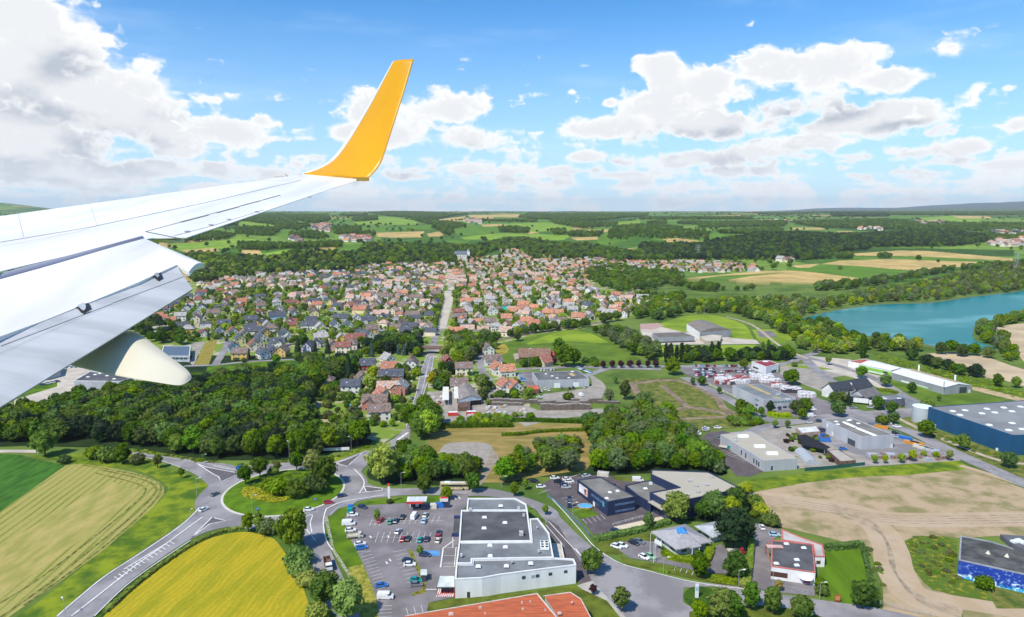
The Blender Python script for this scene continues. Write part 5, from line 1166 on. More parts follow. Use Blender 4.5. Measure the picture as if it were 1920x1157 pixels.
def gable_building(name,label,cat,f,a,b_,depth,he,hr,wm,rm,op=0):
 """front eave from pixel a to pixel b_ at height he, gabled roof of given depth"""
 A=g(*f(*a),he);B=g(*f(*b_),he); e=(B-A).normalized(); n_=Vector((-e.y,e.x,0));
 if n_.y<0: n_=-n_
 c=[A,B,B+n_*depth,A+n_*depth]; root=rt(name,c,label,cat);
 for q in c: q.z=he
 r0=(c[0]+c[3])/2;r1=(c[1]+c[2])/2;r0.z=r1.z=hr; w=MB(); z=lambda p:(p.x,p.y,0)
 w.add([z(c[0]),z(c[1]),z(c[2]),z(c[3]),c[0],c[1],c[2],c[3],(r0.x,r0.y,hr-.15),(r1.x,r1.y,hr-.15)],[(0,1,5,4),(2,3,7,6),(1,2,6,9,5),(3,0,4,8,7)]); part(w,"wall",wm,root)
 R=MB(); u=Vector((0,0,.15)); ov=.6
 for p,q,s in ((c[0],c[1],-1),(c[3],c[2],1)):
  sl=(hr-he)/(depth/2); o=n_*s*ov-Vector((0,0,sl*ov)); o0,o1,o2,o3=p-e*ov+o,q+e*ov+o,r1+e*ov,r0-e*ov
  R.add([o0,o1,o2,o3,o0+u,o1+u,o2+u,o3+u],[(0,1,2,3),(4,7,6,5),(0,4,5,1),(1,5,6,2),(2,6,7,3),(3,7,4,0)])
 o=part(R,"roof",rm,root); bm=bmesh.new(); bm.from_mesh(o.data); bmesh.ops.recalc_face_normals(bm,faces=bm.faces); bm.to_mesh(o.data); bm.free()
 return root,c
barnw=mat("barn_wood",(.16,.10,.07),.9,.2,.5)
ba,c=gable_building("long_barn","long old barn with a weathered brown tiled roof in front of the green meadow","barn",E4,(800,655),(1150,655),14,4.2,10,barnw,bar_roof)
wallbox(ba,"opening",E4(1060,668),c[0],c[1],10,2.6,mat("black_void",(.01,.01,.01)))
gable_building("red_roofed_outbuilding","small outbuilding with a plain red roof against the right end of the long barn","outbuilding",E4,(1155,632),(1240,632),9,4.6,6.6,barnw,mat("roof_red",(.45,.07,.06),.7,.2,.5))
gable_building("farmhouse","farmhouse with pinkish tiled roof in front of the long barn","house",E4,(1085,722),(1190,700),11,3.6,8.4,mat("cream_wall",(.55,.48,.36)),mat("roof_pink_tile",(.40,.17,.13),.9,.2,.5))
flat("meadow_lean_to","low stone lean-to at the left end of the long barn","outbuilding",E4,[(735,618),(800,614),(800,672),(760,680)],2.4,mat("pale_stone",(.5,.42,.33)),mat("pale_stone2",(.42,.36,.3)),.15)
wsr=mat("workshop_roof",(.27,.235,.22),.8,.16,.3,streak=(4,.4,1))
wk,(a,b_,c_,d)=gshed("timber_workshop","large workshop with ribbed grey-brown roof and open pale blue gable front","workshop",c5,[(1312,655),(1305,545),(1405,533),(1495,640)],4.2,6.4,mat("workshop_blue",(.40,.50,.58)),wsr)
wallbox(wk,"opening",c5(1450,680),a,d,7,3.6,mat("black_void",(.01,.01,.01)))
flat("brown_lean_to","brown-roofed lean-to on the front left corner of the ribbed workshop","outbuilding",c5,[(1308,665),(1400,662),(1402,708),(1300,710)],3.0,barnw,mat("roof_brown",(.15,.09,.07),.9,.2,.5),.1)
creamr=mat("cream_sheet_roof",(.72,.70,.60),.6,.06,.4)
for lab,q in (("long narrow canopy with cream roof standing free in the timber yard",[(1180,546),(1228,546),(1229,652),(1173,653)]),("cream-roofed canopy built against the left side of the ribbed workshop",[(1270,540),(1308,540),(1310,640),(1270,640)])):
 Q=[g(*c5(*p),4) for p in q]; cn=rt("yard_canopy",Q,lab,"canopy"); b=MB(); b.prism(Q,3.8,4.0); part(b,"roof",creamr,cn)
 for p in offset([Vector(p[:2]) for p in Q],.3): b=MB(); b.cyl((p.x,p.y,0),.12,3.8,8); part(b,"post",metalg,cn)
# sports halls
sh1,_=flat("low_sports_building","low grey sports building with flat dark roof in front of the arched hall","sports building",c4,[(62,705),(215,700),(272,722),(90,729)],5.2,mgrey,mat("roof_brown_grey",(.17,.15,.13),.9),.2)
A,B=g(*c4(90,729),5.2),g(*c4(272,722),5.2)
wallbox(sh1,"window_band",c4(180,750),A,B,38,1.4,glass);
Q=[g(*c4(*q),7.0) for q in [(300,702),(455,690),(350,650),(235,660)]]; ah=rt("arched_sports_hall",Q,"large sports hall with a curved brown-grey roof and row of tall wall fins","sports hall")
b=MB(); b.prism(Q,0,7.0); part(b,"wall",mgrey,ah)
a,b_,c_,d=Q; b=MB(); K=14; vs=[]
for k in range(K+1):
 t=k/K; z=7.0+3.4*sin(pi*t); p=a.lerp(b_,t);q=d.lerp(c_,t); vs+=[(p.x,p.y,z),(q.x,q.y,z)]
fs=[(2*k,2*k+2,2*k+3,2*k+1) for k in range(K)]+[tuple([2*k for k in range(K,-1,-1)]),tuple([2*k+1 for k in range(K+1)])]
b.add(vs,fs); part(b,"arched_roof",mat("arched_roof",(.22,.19,.165),.8,.1,.2),ah)
for k in range(11):
 p=a.lerp(d,(k+.3)/11); b=MB(); b.box((p.x-.4,p.y,3.5),(1.0,1.6,7.0)); part(b,"fin",whitep,ah)
flat("school_terrace","cream terraced pavilion with small dark openings in front of the arched hall","pavilion",c4,[(300,722),(360,712),(410,718),(400,742),(330,745)],4,mat("cream_wall",(.5,.5,.5)),paving,.2)
# buildings seen under the wing
uw,_=flat("solar_roofed_shed","shed with dark blue-grey panelled roof framed in white, seen past the wing fairing","shed",c2,[(228,955),(402,955),(395,1020),(212,1018)],5.0,mat("pale_wall",(.5,.53,.56)),mat("panel_roof",(.10,.14,.19),.4,.2,2,streak=(.3,4,1)),.2,whitep)
A,B=g(*c2(212,1018),5),g(*c2(395,1020),5)
for k in range(6): wallbox(uw,"window",c2(235+k*27,1036),A,B,3.0,1.6,glass)
ub,_=flat("flat_roofed_depot","wide grey depot with dark flat roof partly hidden by the wing fairing","warehouse",cA,[(310,165),(382,124),(560,150),(505,168)],6.5,lgrey,mat("roof_membrane_dark",(.1,.1,.1)),.3,whitep)
for q in ((420,135),(450,145),(370,150),(480,158),(400,140)): dome(ub,"skylight",cA(*q),6.3,2.4,1.6,.4)
flat("grey_shed_under_wing","pale grey shed with curved front just below the aft flap edge","shed",cA,[(190,140),(215,105),(260,95),(250,125)],4.5,lgrey,roof_m,.2)
area("car_park",cA,[(60,250),(160,150),(310,90),(420,100),(700,150),(620,180),(300,210),(230,240),(60,290)],paving,.08,smooth=False)
area("lawn",cA,[(-60,250),(90,190),(240,172),(240,190),(80,240),(-60,300)],grass,.1,smooth=False)
# nursery
net=rt("shade_net_shelter",[g(*B2(440,160),3)],"black shade net stretched over potted plants in the nursery","shelter"); Q=[g(*B2(*q),3) for q in [(350,110),(400,105),(545,180),(510,195),(380,165)]]; b=MB(); b.prism(Q,2.9,3.0); part(b,"net",mat("shade_net",(.018,.018,.02),.9),net)
for p in Q: b=MB(); b.cyl((p.x,p.y,0),.08,2.9,6); part(b,"post",metalg,net)
A=g(*B2(362,245),2.2);B=g(*B2(505,290),2.2)
tn=rt("tunnel_greenhouse",[A],"grey polytunnel greenhouse with half-round roof by the green fence","greenhouse")
p0=g(*B2(430,292)); p1=g(*B2(362,222)); ax=(p1-p0).normalized(); sd_=Vector((ax.y,-ax.x,0)); L_=(p1-p0).length; b=MB(); vs=[]; K=12; W2=3.3
o0=g(*B2(440,285))+sd_*0
for j in range(2):
 c=o0+ax*(0 if j==0 else L_)
 for k in range(K+1): a_=pi*k/K; vs.append(c+sd_*W2*cos(a_)+Vector((0,0,3.0*sin(a_)+.1)))
fs=[(k,k+1,K+2+k,K+1+k) for k in range(K)]+[tuple(range(K,-1,-1)),tuple(range(K+1,2*K+2))]
b.add(vs,fs); part(b,"tunnel_skin",mat("poly_skin",(.42,.45,.47),.35,.15,1,streak=(3,3,1)),tn); b=MB(); b.cyl(o0-ax*.05+Vector((0,0,.1)),.01,.01,3);
flat("white_canopy_shop","white flat-roofed nursery shop beside blue skips","shop",B2,[(345,66),(462,58),(485,88),(380,98)],3.6,mat("shop_wall",(.42,.32,.25)),mat("white_canopy_roof",(.66,.67,.68),.6),.1)
flat("nursery_pergola","open pergola with pale slatted roof full of plants near the front fence","pergola",B2,[(525,196),(590,192),(690,255),(600,262)],3.0,barnw,mat("slat_roof",(.50,.45,.38),.8,.25,1,streak=(.3,5,1)),.05)
# house cluster on the right
hr_dark=mat("roof_slate",(.055,.06,.075),.7,.2,.6,streak=(1,3,1)); wallw=mat("render_white",(.70,.69,.66),.85,.07,.3)
cl,c=gable_building("big_white_house","big white house with steep slate roof and two round dormers","house",D1,(300,432),(460,407),10,5.2,9.6,wallw,hr_dark)
for q in ((375,378),(432,375)): dome(cl,"dormer",D1(*q),6.6,1.6,1.8,1.5,0,wallw)
for k in range(4): wallbox(cl,"window",D1(315+k*38,412-k*5+8),c[0],c[1],1.2,1.5,glass)
gable_building("slate_roofed_wing","white building with wide slate roof behind the big white house","house",D1,(480,405),(620,378),11,4.5,9,mat("grey_wall",(.42,.44,.45)),hr_dark)
flat("grey_canopy_restaurant","dark timber pavilion with pale grey flat roof in front of the white house","pavilion",D1,[(290,430),(500,422),(550,478),(330,468)],4.2,mat("dark_timber",(.03,.035,.045)),roof_m,.15)
gable_building("grey_hipped_house","grey-roofed house between the pavilion and the dark grey office","house",D1,(560,480),(690,455),10,4,7.5,mat("grey_wall",(.4,.4,.4)),mat("roof_grey_tile",(.16,.15,.15),.8))
ho,_=flat("dark_grey_office","dark grey box office with flat roof beside a white lorry","office building",D1,[(620,470),(800,455),(900,490),(720,505)],5.2,mat("dark_grey_render",(.13,.14,.17)),roof_m,.3)
A,B=g(*D1(720,505),5.2),g(*D1(900,490),5.2)
for q in ((760,545),(880,560),(838,550)): wallbox(ho,"window",D1(*q),A,B,1.4,1.6,glass)
for q in ((700,480),(725,492),(850,490)): dome(ho,"skylight",D1(*q),5,2.6,1,.4)
flat("grey_modular_store","pale grey modular storage block right of the dark grey office","storage block",D1,[(800,455),(900,465),(1000,520),(905,525),(895,490)],4,mgrey,roof_m,.1)
# church
chz=0; p=gt(*D4(590,275)); chz=p.z; ch=empty("church",(p.x,p.y,p.z),0,"white church with grey nave roof and pointed tower above the village","church")
b=MB(); b.box((0,0,9),(6,6,18)); b.build("tower",whitep,ch); b=MB(); b.cyl((0,0,18),4.0,8,4,.1); b.build("spire",mat("spire_grey",(.3,.32,.36)),ch)
b=MB(); b.box((-18,2,6),(28,14,12)); b.build("nave_wall",wallw,ch); b=MB(); b.add([(-33,-6,12),(-3,-6,12),(-3,10,12),(-33,10,12),(-33,2,19),(-3,2,19)],[(0,1,5,4),(2,3,4,5),(1,2,5),(3,0,4)]); b.build("nave_roof",mat("nave_slate",(.13,.15,.19)),ch)
for k in range(5): b=MB(); b.box((-28+k*5,-5.1,7),(1.3,.2,4)); b.build("window",glass,ch)
p=g(*E4(610,145)); tg=empty("teal_tunnel_tent",(p.x,p.y,0),.2,"bright teal half-round tent between gardens in the village","tent"); b=MB(); vs=[];K=10
for j in range(2):
 for k in range(K+1): a_=pi*k/K; vs.append((9*cos(a_) if 0 else (j*15-7.5),7*cos(a_),6*sin(a_)))
b.add(vs,[(k,K+1+k,K+2+k,k+1) for k in range(K)]+[tuple(range(K,-1,-1)),tuple(range(K+1,2*K+2))]); b.build("tent_skin",mat("teal_skin",(.0,.42,.36),.6,.1,.5),tg)
# ------------------------------------------------------------------ houses
ROOFS={'orange-tiled':(.58,.26,.15),'terracotta':(.47,.20,.13),'rosy-tiled':(.55,.38,.30),'red-brown':(.28,.11,.085),'brown':(.24,.175,.15),'slate':(.095,.105,.135),'grey':(.42,.40,.38)}
WALLS={'white':(.80,.79,.76),'cream':(.74,.66,.50),'pale yellow':(.72,.60,.30),'yellow':(.72,.46,.12),'pink':(.62,.40,.34),'dark red':(.28,.03,.03),'pale blue':(.40,.52,.68),'grey':(.50,.50,.51),'lilac':(.52,.47,.62),'brick':(.45,.18,.13)}
RM={k:mat("tiles_"+k.replace('-','_'),v,.85,.28,.6,streak=(1.2,1.2,4)) for k,v in ROOFS.items()}
WM={k:mat("render_"+k.replace(' ','_'),v,.9,.07,.3) for k,v in WALLS.items()}
def house_parts(L_,Wd,hw,pitch,kind,wing=None):
 """dictionary of part name -> list of MB in local coordinates; ridge along x"""
 parts=[]; hr=hw+Wd/2*math.tan(radians(pitch)); w=MB(); x,y=L_/2,Wd/2
 if kind=='hip': rx=x-y*.85
 elif kind=='half': rx=x-y*.35
 else: rx=x
 def wall(x0,x1,y0,y1,gable=True,axis='x'):
  w.add([(x0,y0,0),(x1,y0,0),(x1,y1,0),(x0,y1,0),(x0,y0,hw),(x1,y0,hw),(x1,y1,hw),(x0,y1,hw)],[(0,1,5,4),(1,2,6,5),(2,3,7,6),(3,0,4,7)])
 wall(-x,x,-y,y)
 zt=hr-.12
 if kind=='gable':
  for s in (-1,1): w.add([(s*x,-y,hw),(s*x,y,hw),(s*x,0,zt)],[(0,1,2)] if s>0 else [(1,0,2)])
 if kind=='half':
  k=.45; zc=hw+(hr-hw)*(1-k); yc=y*k
  for s in (-1,1): w.add([(s*x,-y,hw),(s*x,y,hw),(s*x,yc,zc-.1),(s*x,-yc,zc-.1)],[(0,1,2,3)] if s>0 else [(3,2,1,0)])
 r=MB(); ov=.55; sl=math.tan(radians(pitch)); ze=hw-ov*sl; X=x+ov; Y=y+ov; th=.22
 if kind=='gable': pts=[(-X,-Y,ze),(X,-Y,ze),(X,0,hr),(-X,0,hr),(-X,Y,ze),(X,Y,ze)]; fs=[(0,1,2,3),(3,2,5,4)]
 elif kind=='hip': pts=[(-X,-Y,ze),(X,-Y,ze),(rx,0,hr),(-rx,0,hr),(-X,Y,ze),(X,Y,ze)]; fs=[(0,1,2,3),(3,2,5,4),(1,5,2),(4,0,3)]
 else:
  yc=Y*.45; zc=ze+(hr-ze)*.55; pts=[(-X,-Y,ze),(X,-Y,ze),(X,-yc,zc),(rx,0,hr),(-rx,0,hr),(-X,-yc,zc),(-X,Y,ze),(X,Y,ze),(X,yc,zc),(-X,yc,zc)]
  fs=[(0,1,2,3,4,5),(4,3,8,7,6,9),(2,8,3),(9,5,4)]
 r.add([(a,b,c+th) for a,b,c in pts],fs); r.add(pts,[f[::-1] for f in fs])
 if kind=='gable': loop=[0,1,2,5,4,3]
 elif kind=='hip': loop=[0,1,5,4]
 else: loop=[0,1,2,8,7,6,9,5]
 nn=len(pts); vs=[pts[i] for i in loop]+[(pts[i][0],pts[i][1],pts[i][2]+th) for i in loop]; m=len(loop)
 r.add(vs,[(i,(i+1)%m,m+(i+1)%m,m+i) for i in range(m)])
 if wing:   # cross gable towards -y
  wx,ww,wd=wing; yy=-y-wd
  w.add([(wx-ww/2,yy,0),(wx+ww/2,yy,0),(wx+ww/2,yy,hw),(wx-ww/2,yy,hw),(wx,yy,hw+ww/2*sl-.1),(wx-ww/2,-y+.1,0),(wx+ww/2,-y+.1,0),(wx+ww/2,-y+.1,hw),(wx-ww/2,-y+.1,hw)],[(0,1,2,4,3),(1,6,7,2),(5,0,3,8)])
  hz=hw+ww/2*sl; o=ov; a=[(wx-ww/2-o,yy-o,ze),(wx,yy-o,hz),(wx,-y+(hz-hw)/sl,hz),(wx-ww/2-o,-y,ze),(wx+ww/2+o,yy-o,ze),(wx+ww/2+o,-y,ze)]
  r.add([(p[0],p[1],p[2]+th+.02) for p in a],[(3,0,1,2),(2,1,4,5)]); r.add(a,[(2,1,0,3),(5,4,1,2)])
  lp=[0,1,4]; vs=[a[i] for i in lp]+[(a[i][0],a[i][1],a[i][2]+th+.02) for i in lp]; r.add(vs,[(0,1,4,3),(1,2,5,4)])
 c=MB(); c.box((x*.45,y*.25,hr+.25),(.7,.7,1.7)); c.box((x*.45,y*.25,hr+1.15),(.85,.85,.12))
 return w,r,c,hr
FRM=mat("window_surround",(.62,.60,.56))
def windows(L_,Wd,hw,hr,wing):
 out=[]; x,y=L_/2,Wd/2; fl=[1.5] if hw<4.2 else [1.5,4.2]
 n=max(2,int(L_//3.6))
 for z in fl:
  for k in range(n):
   px=-x+L_*(k+.5)/n
   if wing and abs(px-wing[0])<wing[1]/2+.6: continue
   out.append(((px,-y-.02,z),(1.25,.1,1.35),0));
  for s in (-1,1):
   for q in (-.25,.25): out.append(((s*(x+.02),q*Wd,z),(.1,1.15,1.3),0))
 for s in (-1,1): out.append(((s*(x+.02),0,hw+.9),(.1,1.1,1.1),0))
 if wing:
  yy=-y-wing[2]-.02
  for q in (-.22,.22): out.append(((wing[0]+q*wing[1],yy,1.5),(1.2,.1,1.3),0))
  out.append(((wing[0],yy,hw+.6),(1.1,.1,1.1),0))
 return out
HT={}
SPEC={'a':(11.5,9,4.6,43,'gable',None),'b':(12.5,9,5.8,38,'gable',None),'c':(12,10,5.0,33,'hip',None),'d':(13,9,4.2,42,'gable',(2.8,6,3.2)),'e':(11,9.5,5.2,46,'half',None),'f':(17,9.5,4.6,40,'gable',None),'g':(15,9,5.2,40,'gable',(-3,6,2.5))}
HIDE=[]
def make_house(key,near):
 L_,Wd,hw,pitch,kind,wing=SPEC[key]; w,r,c,hr=house_parts(L_,Wd,hw,pitch,kind,wing)
 root=bpy.data.objects.new("house",None); root.empty_display_size=1; link(root)
 wins=windows(L_,Wd,hw,hr,wing)
 if not near:
  for (cx,cy,cz),s,_ in wins: w.box((cx,cy,cz),s,0,1)
 w.build("wall",[WM['white'],glass],root); ro=r.build("roof",RM['slate'],root)
 c.build("chimney",mat("chimney_brick",(.33,.17,.12)),root if not near else ro)
 if near:
  for (cx,cy,cz),s,_ in wins:
   b=MB(); b.box((0,0,0),s); o=b.build("window",glass,root); o.location=(cx,cy,cz)
   f=MB();
   if s[0]>s[1]:
    q=.14
    f.box((0,.0,s[2]/2+q/2),(s[0]+2*q,.14,q)); f.box((0,0,-s[2]/2-q/2),(s[0]+2*q,.2,q)); f.box((s[0]/2+q/2,0,0),(q,.14,s[2])); f.box((-s[0]/2-q/2,0,0),(q,.14,s[2]))
   else:
    q=.14
    f.box((0,0,s[2]/2+q/2),(.14,s[1]+2*q,q)); f.box((0,0,-s[2]/2-q/2),(.2,s[1]+2*q,q)); f.box((0,s[1]/2+q/2,0),(.14,q,s[2])); f.box((0,-s[1]/2-q/2,0),(.14,q,s[2]))
   fo=f.build("frame",FRM,o)
  b=MB(); xd=-L_/2+L_*.5/max(2,int(L_//3.6))+1.7; b.box((xd,-Wd/2-.03,1.05),(1.05,.12,2.1)); b.build("door",mat("door_brown",(.10,.05,.03),.6),root)
  b=MB(); b.box((-L_*.2,-Wd*.27,0),(1.0,.1,1.2)); o=b.build("roof_window",mat("roof_glass",(.35,.42,.5),.15),ro); sl=radians(pitch); o.location=(0,0,hw+Wd/2*math.tan(sl)-Wd*.27*math.tan(sl)+.28); o.data.transform(Matrix.Translation((-L_*.2,-Wd*.27,0))@Matrix.Rotation(sl-pi/2,4,'X')@Matrix.Translation((L_*.2,Wd*.27,0)))
 return root
def put_house(key,x,y,z,rz,roof,wall,label,group,near,sc=1.0,cat="house"):
 k=(key,near)
 if k not in HT:
  o=make_house(key,near); HT[k]=o; HT[('used',k)]=False
 o=HT[k]
 if not HT[('used',k)]:
  HT[('used',k)]=True; r=o; r.location=(x,y,z); r.rotation_euler=(0,0,rz); r.scale=(sc,)*3
  for ch in o.children:
   st=ch.name.split('.')[0]
   if st in ('wall','roof'):
    ch.material_slots[0].link='OBJECT'; ch.material_slots[0].material=WM[wall] if st=='wall' else RM[roof]
  tag(r,label,cat,group)
 else: r=dup(o,(x,y,z),rz,sc,label,group,{'wall':WM[wall],'roof':RM[roof]},cat)
 return r
HOUSES=[]  # (x,y,radius) occupied
def near_house(f,x,y,key,deg,roof,wall,label,sc=1.0,push=None):
 if 50<=deg<=75: deg=-deg
 p=g(*f(x,y)); L_,Wd=SPEC[key][:2]; a=radians(deg); d=(abs(cos(a))*Wd+abs(sin(a))*L_)/2*.9*sc
 put_house(key,p.x,p.y+d,0,a,roof,wall,label,"houses",True,sc); HOUSES.append((p.x,p.y+d,11*sc))
NH=[
(E6,50,432,'a',62,'slate','white',"white gabled house with a slate roof beside the empty grey road"),
(E6,190,428,'a',62,'red-brown','white',"white gabled house with red-brown roof next to the leftmost estate house"),
(E6,105,330,'d',10,'slate','white',"white house with slate roof and front gable below the ochre field"),
(E6,410,295,'b',20,'slate','cream',"cream house with long slate roof beside the ochre field"),
(E6,585,352,'a',65,'grey','cream',"cream house with grey roof and its gable turned to the viewer"),
(E6,430,415,'f',8,'slate','white',"long low white house with a wide slate roof in the middle of the estate"),
(E6,560,440,'a',65,'slate','yellow',"orange-yellow gabled house at the right end of the long slate roof"),
(E6,265,515,'a',60,'slate','pale yellow',"pale yellow gabled house behind the sky blue one"),
(E6,320,455,'a',62,'brown','cream',"cream gabled house with brown roof behind the pale yellow one"),
(E6,505,492,'a',60,'slate','white',"white gabled house with slate roof left of the big dark-roofed white house"),
(E6,200,612,'a',62,'slate','pale blue',"sky blue gabled house at the estate corner"),
(E6,285,690,'b',4,'brown','yellow',"yellow house with a broad brown roof at the front of the estate"),
(E6,425,590,'a',60,'red-brown','cream',"cream gabled house with a dark red roof beside a blue spruce"),
(E6,470,550,'a',55,'slate','cream',"cream and slate house tucked behind the dark red roofed one"),
(E6,530,685,'a',50,'slate','white',"white gabled house with slate roof in front row of the estate"),
(E6,625,650,'a',50,'slate','white',"second white slate-roofed house, right neighbour of the front-row white one"),
(E6,755,655,'a',88,'brown','yellow',"golden house with brown roof and dark timber gable by the road bend"),
(E6,700,548,'d',8,'slate','white',"white house with a steep black-blue roof in the middle of the estate"),
(E6,780,445,'d',60,'slate','white',"big white house with several slate gables at the back of the estate"),
(E6,1055,605,'a',80,'slate','lilac',"pale lilac house with slate gable between dark conifers"),
(E6,1075,350,'f',2,'slate','white',"long white house with a wide navy blue roof"),
(E6,1350,342,'a',62,'slate','white',"white gabled house left of a pair of slate gables"),
(E6,1500,352,'a',62,'slate','white',"white gabled house right of a pair of slate gables"),
(E6,1430,262,'f',5,'slate','grey',"grey house with a long slate roof behind the two white gables"),
(E6,1740,300,'g',3,'slate','grey',"large block with a dark navy roof and light window row beside the street"),
(E6,1770,395,'a',20,'brown','yellow',"orange walled house with brown roof in front of the navy-roofed block"),
(E6,1590,505,'f',8,'red-brown','white',"long white house with a red-brown roof on the garden edge"),
(E6,1715,465,'a',62,'slate','white',"white gabled house with slate roof right of the red-brown roofed one"),
(E6,1450,615,'b',5,'red-brown','cream',"cream house with red-brown roof above the dark trees"),
(E6,1530,575,'c',5,'brown','cream',"cream house with brown hipped roof directly behind the red-brown roofed one"),
(E6,1320,590,'a',70,'brown','pink',"pinkish house half hidden by a dark conifer"),
(E6,1725,812,'a',5,'slate','dark red',"dark red house with slate roof at the garden edge"),
(E6,1240,1005,'c',5,'brown','pink',"low pink house with brown hipped roof beside a white garden table"),
(E6,1535,1075,'b',3,'slate','white',"white house with a smooth slate roof and two roof windows in the gardens"),
(E6,1650,990,'a',70,'brown','cream',"cream gabled house with brown roof behind the white slate-roofed one"),
(D3,920,335,'a',55,'grey','white',"pale house with grey roof and tall plain gable on the lawn"),
(D3,1250,402,'e',88,'brown','white',"white house with brown half-hipped roof and two windows in its gable"),
(D3,950,452,'a',2,'terracotta','cream',"low outbuilding-like house with a bright terracotta roof and greenish wall"),
(D3,980,565,'f',2,'slate','brick',"long house with slate-blue roof beside the main road"),
(D3,1090,755,'e',84,'grey','brick',"red brick house with white-framed windows and grey half-hipped roof"),
(D3,960,745,'f',2,'rosy-tiled','cream',"long rosy-roofed house joined behind the cream gable"),
(D3,840,860,'a',60,'terracotta','cream',"cream gabled house with terracotta roof left of the dark clipped conifers"),
(D3,750,950,'g',0,'brown','brick',"big brown-roofed house behind the white two-storey one"),
(D3,800,1110,'b',12,'brown','white',"white two-storey house with brown hipped roof nearest the road"),
(D3,1750,372,'a',70,'red-brown','dark red',"dark red brick house with white corners right of the underpass road"),
(c5,1545,285,'a',75,'brown','white',"white gabled house with brown roof at the top of the side lane"),
(c5,1590,378,'d',12,'brown','white',"white house with dark brown roof and right gable beside the side lane"),
(c5,1625,452,'a',70,'terracotta','white',"white gabled house with terracotta roof in front of the dark brown roofed one"),
(c5,1700,470,'a',15,'orange-tiled','white',"small house with orange roof stuck to the terracotta gable house"),
(c5,1350,455,'b',3,'brown','cream',"cream house with a wide brown roof left of the side lane"),
(c5,1310,590,'a',5,'brown','cream',"brown-roofed house right behind the ribbed workshop"),
(c5,1690,602,'a',70,'terracotta','white',"white gabled house with red roof above the stacked timber"),
(c5,1765,612,'a',70,'terracotta','white',"narrow white gabled house with red roof and a turquoise pool cover"),
(E4,120,205,'b',5,'red-brown','dark red',"dark red and white half-timbered house beside the avenue"),
(E4,90,430,'g',4,'orange-tiled','dark red',"red brick house with an orange roof at the level crossing"),
(E4,195,385,'a',4,'slate','dark red',"red-walled house with a slate roof joined to the orange-roofed one"),
(E4,265,330,'a',65,'grey','brick',"brick gabled house with grey roof behind the slate-roofed one"),
(E4,120,255,'f',3,'brown','grey',"grey house with long dark brown roof below the half-timbered one"),
(E4,470,320,'b',3,'brown','cream',"cream house with a large brown-grey roof near the railway"),
(E4,545,365,'c',3,'grey','white',"low white building with pale grey roof beside the railway"),
(E4,655,265,'a',5,'orange-tiled','white',"white house with orange roof and open front among light trees"),
(E4,870,300,'a',5,'orange-tiled','white',"white house with orange roof and blue awning near the railway"),
(E4,740,185,'d',10,'orange-tiled','white',"house with orange roof and pointed blue-grey front gable"),
(E4,840,160,'a',5,'terracotta','white',"white house with terracotta roof right of the teal tent"),
(E4,900,190,'a',70,'grey','white',"white gabled house with grey roof right of the teal tent"),
(E4,1120,215,'b',3,'orange-tiled','yellow',"yellow house with bright orange roof in the sunny part of the village"),
(E4,1030,240,'a',72,'grey','white',"white gabled house left of the yellow orange-roofed one"),
(E4,1240,210,'a',3,'orange-tiled','cream',"cream house with orange roof right of the yellow one"),
(E4,1195,275,'a',70,'rosy-tiled','white',"white gabled house with rosy roof in front of the cream orange-roofed one"),
(E4,1265,305,'a',3,'brown','white',"white house with brown-grey roof right beside the railway"),
(E4,1450,250,'a',3,'orange-tiled','cream',"cream house with orange roof near the last bend of the railway"),
(E4,1590,240,'a',70,'grey','white',"white gabled house with grey roof near the last bend of the railway"),
(E4,1530,262,'a',60,'terracotta','cream',"cream gabled house with terracotta roof in front of the grey-roofed gable"),
(E4,1350,90,'b',5,'orange-tiled','white',"white house with a very large bright orange roof"),
(E4,1255,160,'a',65,'grey','white',"white gabled house with grey roof right of the dark hedge"),
(E4,1400,175,'b',5,'grey','white',"white house with long grey roof below the large orange roof"),
(E4,1575,115,'a',50,'slate','white',"bright white house with slate gables on the village's right slope"),
(E4,1745,185,'c',5,'grey','cream',"cream house with a grey hipped roof behind the dark railway trees"),
(E4,1885,190,'a',15,'orange-tiled','cream',"cream house with orange roof at the right end of the railway trees"),
]
for t_ in NH: near_house(*t_)
# village houses set out along streets
def blocked(x,y,r=13):
 for hx,hy,hr_ in HOUSES:
  if (x-hx)**2+(y-hy)**2<(r if hr_<12 else r+hr_-11)**2: return True
 return False
def pxpoly(pts): return [tuple(gt(*q))[:2] for q in pts]
EXC=[pxpoly([c2(*q) for q in P]) for P in ([(500,790),(640,765),(790,762),(740,805),(640,815),(510,830)],[(670,650),(760,600),(940,598),(1170,592),(1170,628),(900,645),(740,665),(690,695)],[(370,890),(580,900),(600,1080),(390,1080)])]+[pxpoly([c3(*q) for q in P]) for P in ([(1200,530),(1260,520),(1300,545),(1260,562),(1205,560)],[(530,740),(570,600),(585,532),(640,532),(632,600),(618,740)])]
for lx,ly in (((c3(380,540)),(c3(320,650))),((c3(130,600)),(c3(60,680)))): pass
ZONES=[ # name, outline px, spacing x, spacing y, palette
("in the new estate",[(255,612),(300,575),(400,545),(520,560),(640,590),(700,600),(700,650),(620,655),(400,640),(300,640)],21,23,'new'),
("on the left slope",[(365,545),(380,528),(480,515),(560,512),(640,512),(680,505),(680,590),(560,575),(430,560)],20.5,22,'mix'),
("left of the avenue",[(680,592),(680,500),(730,495),(800,498),(835,505),(828,560),(815,620),(806,645),(760,650),(720,640)],18.5,21,'mix'),
("right of the avenue",[(855,520),(920,515),(1000,520),(1040,545),(1000,575),(930,600),(900,640),(846,640)],18.5,21,'warm'),
("behind the railway",[(1000,575),(1040,545),(1110,545),(1180,560),(1262,572),(1250,584),(1190,592),(1100,602),(1040,618),(930,636),(930,600)],17,20,'warm'),
]
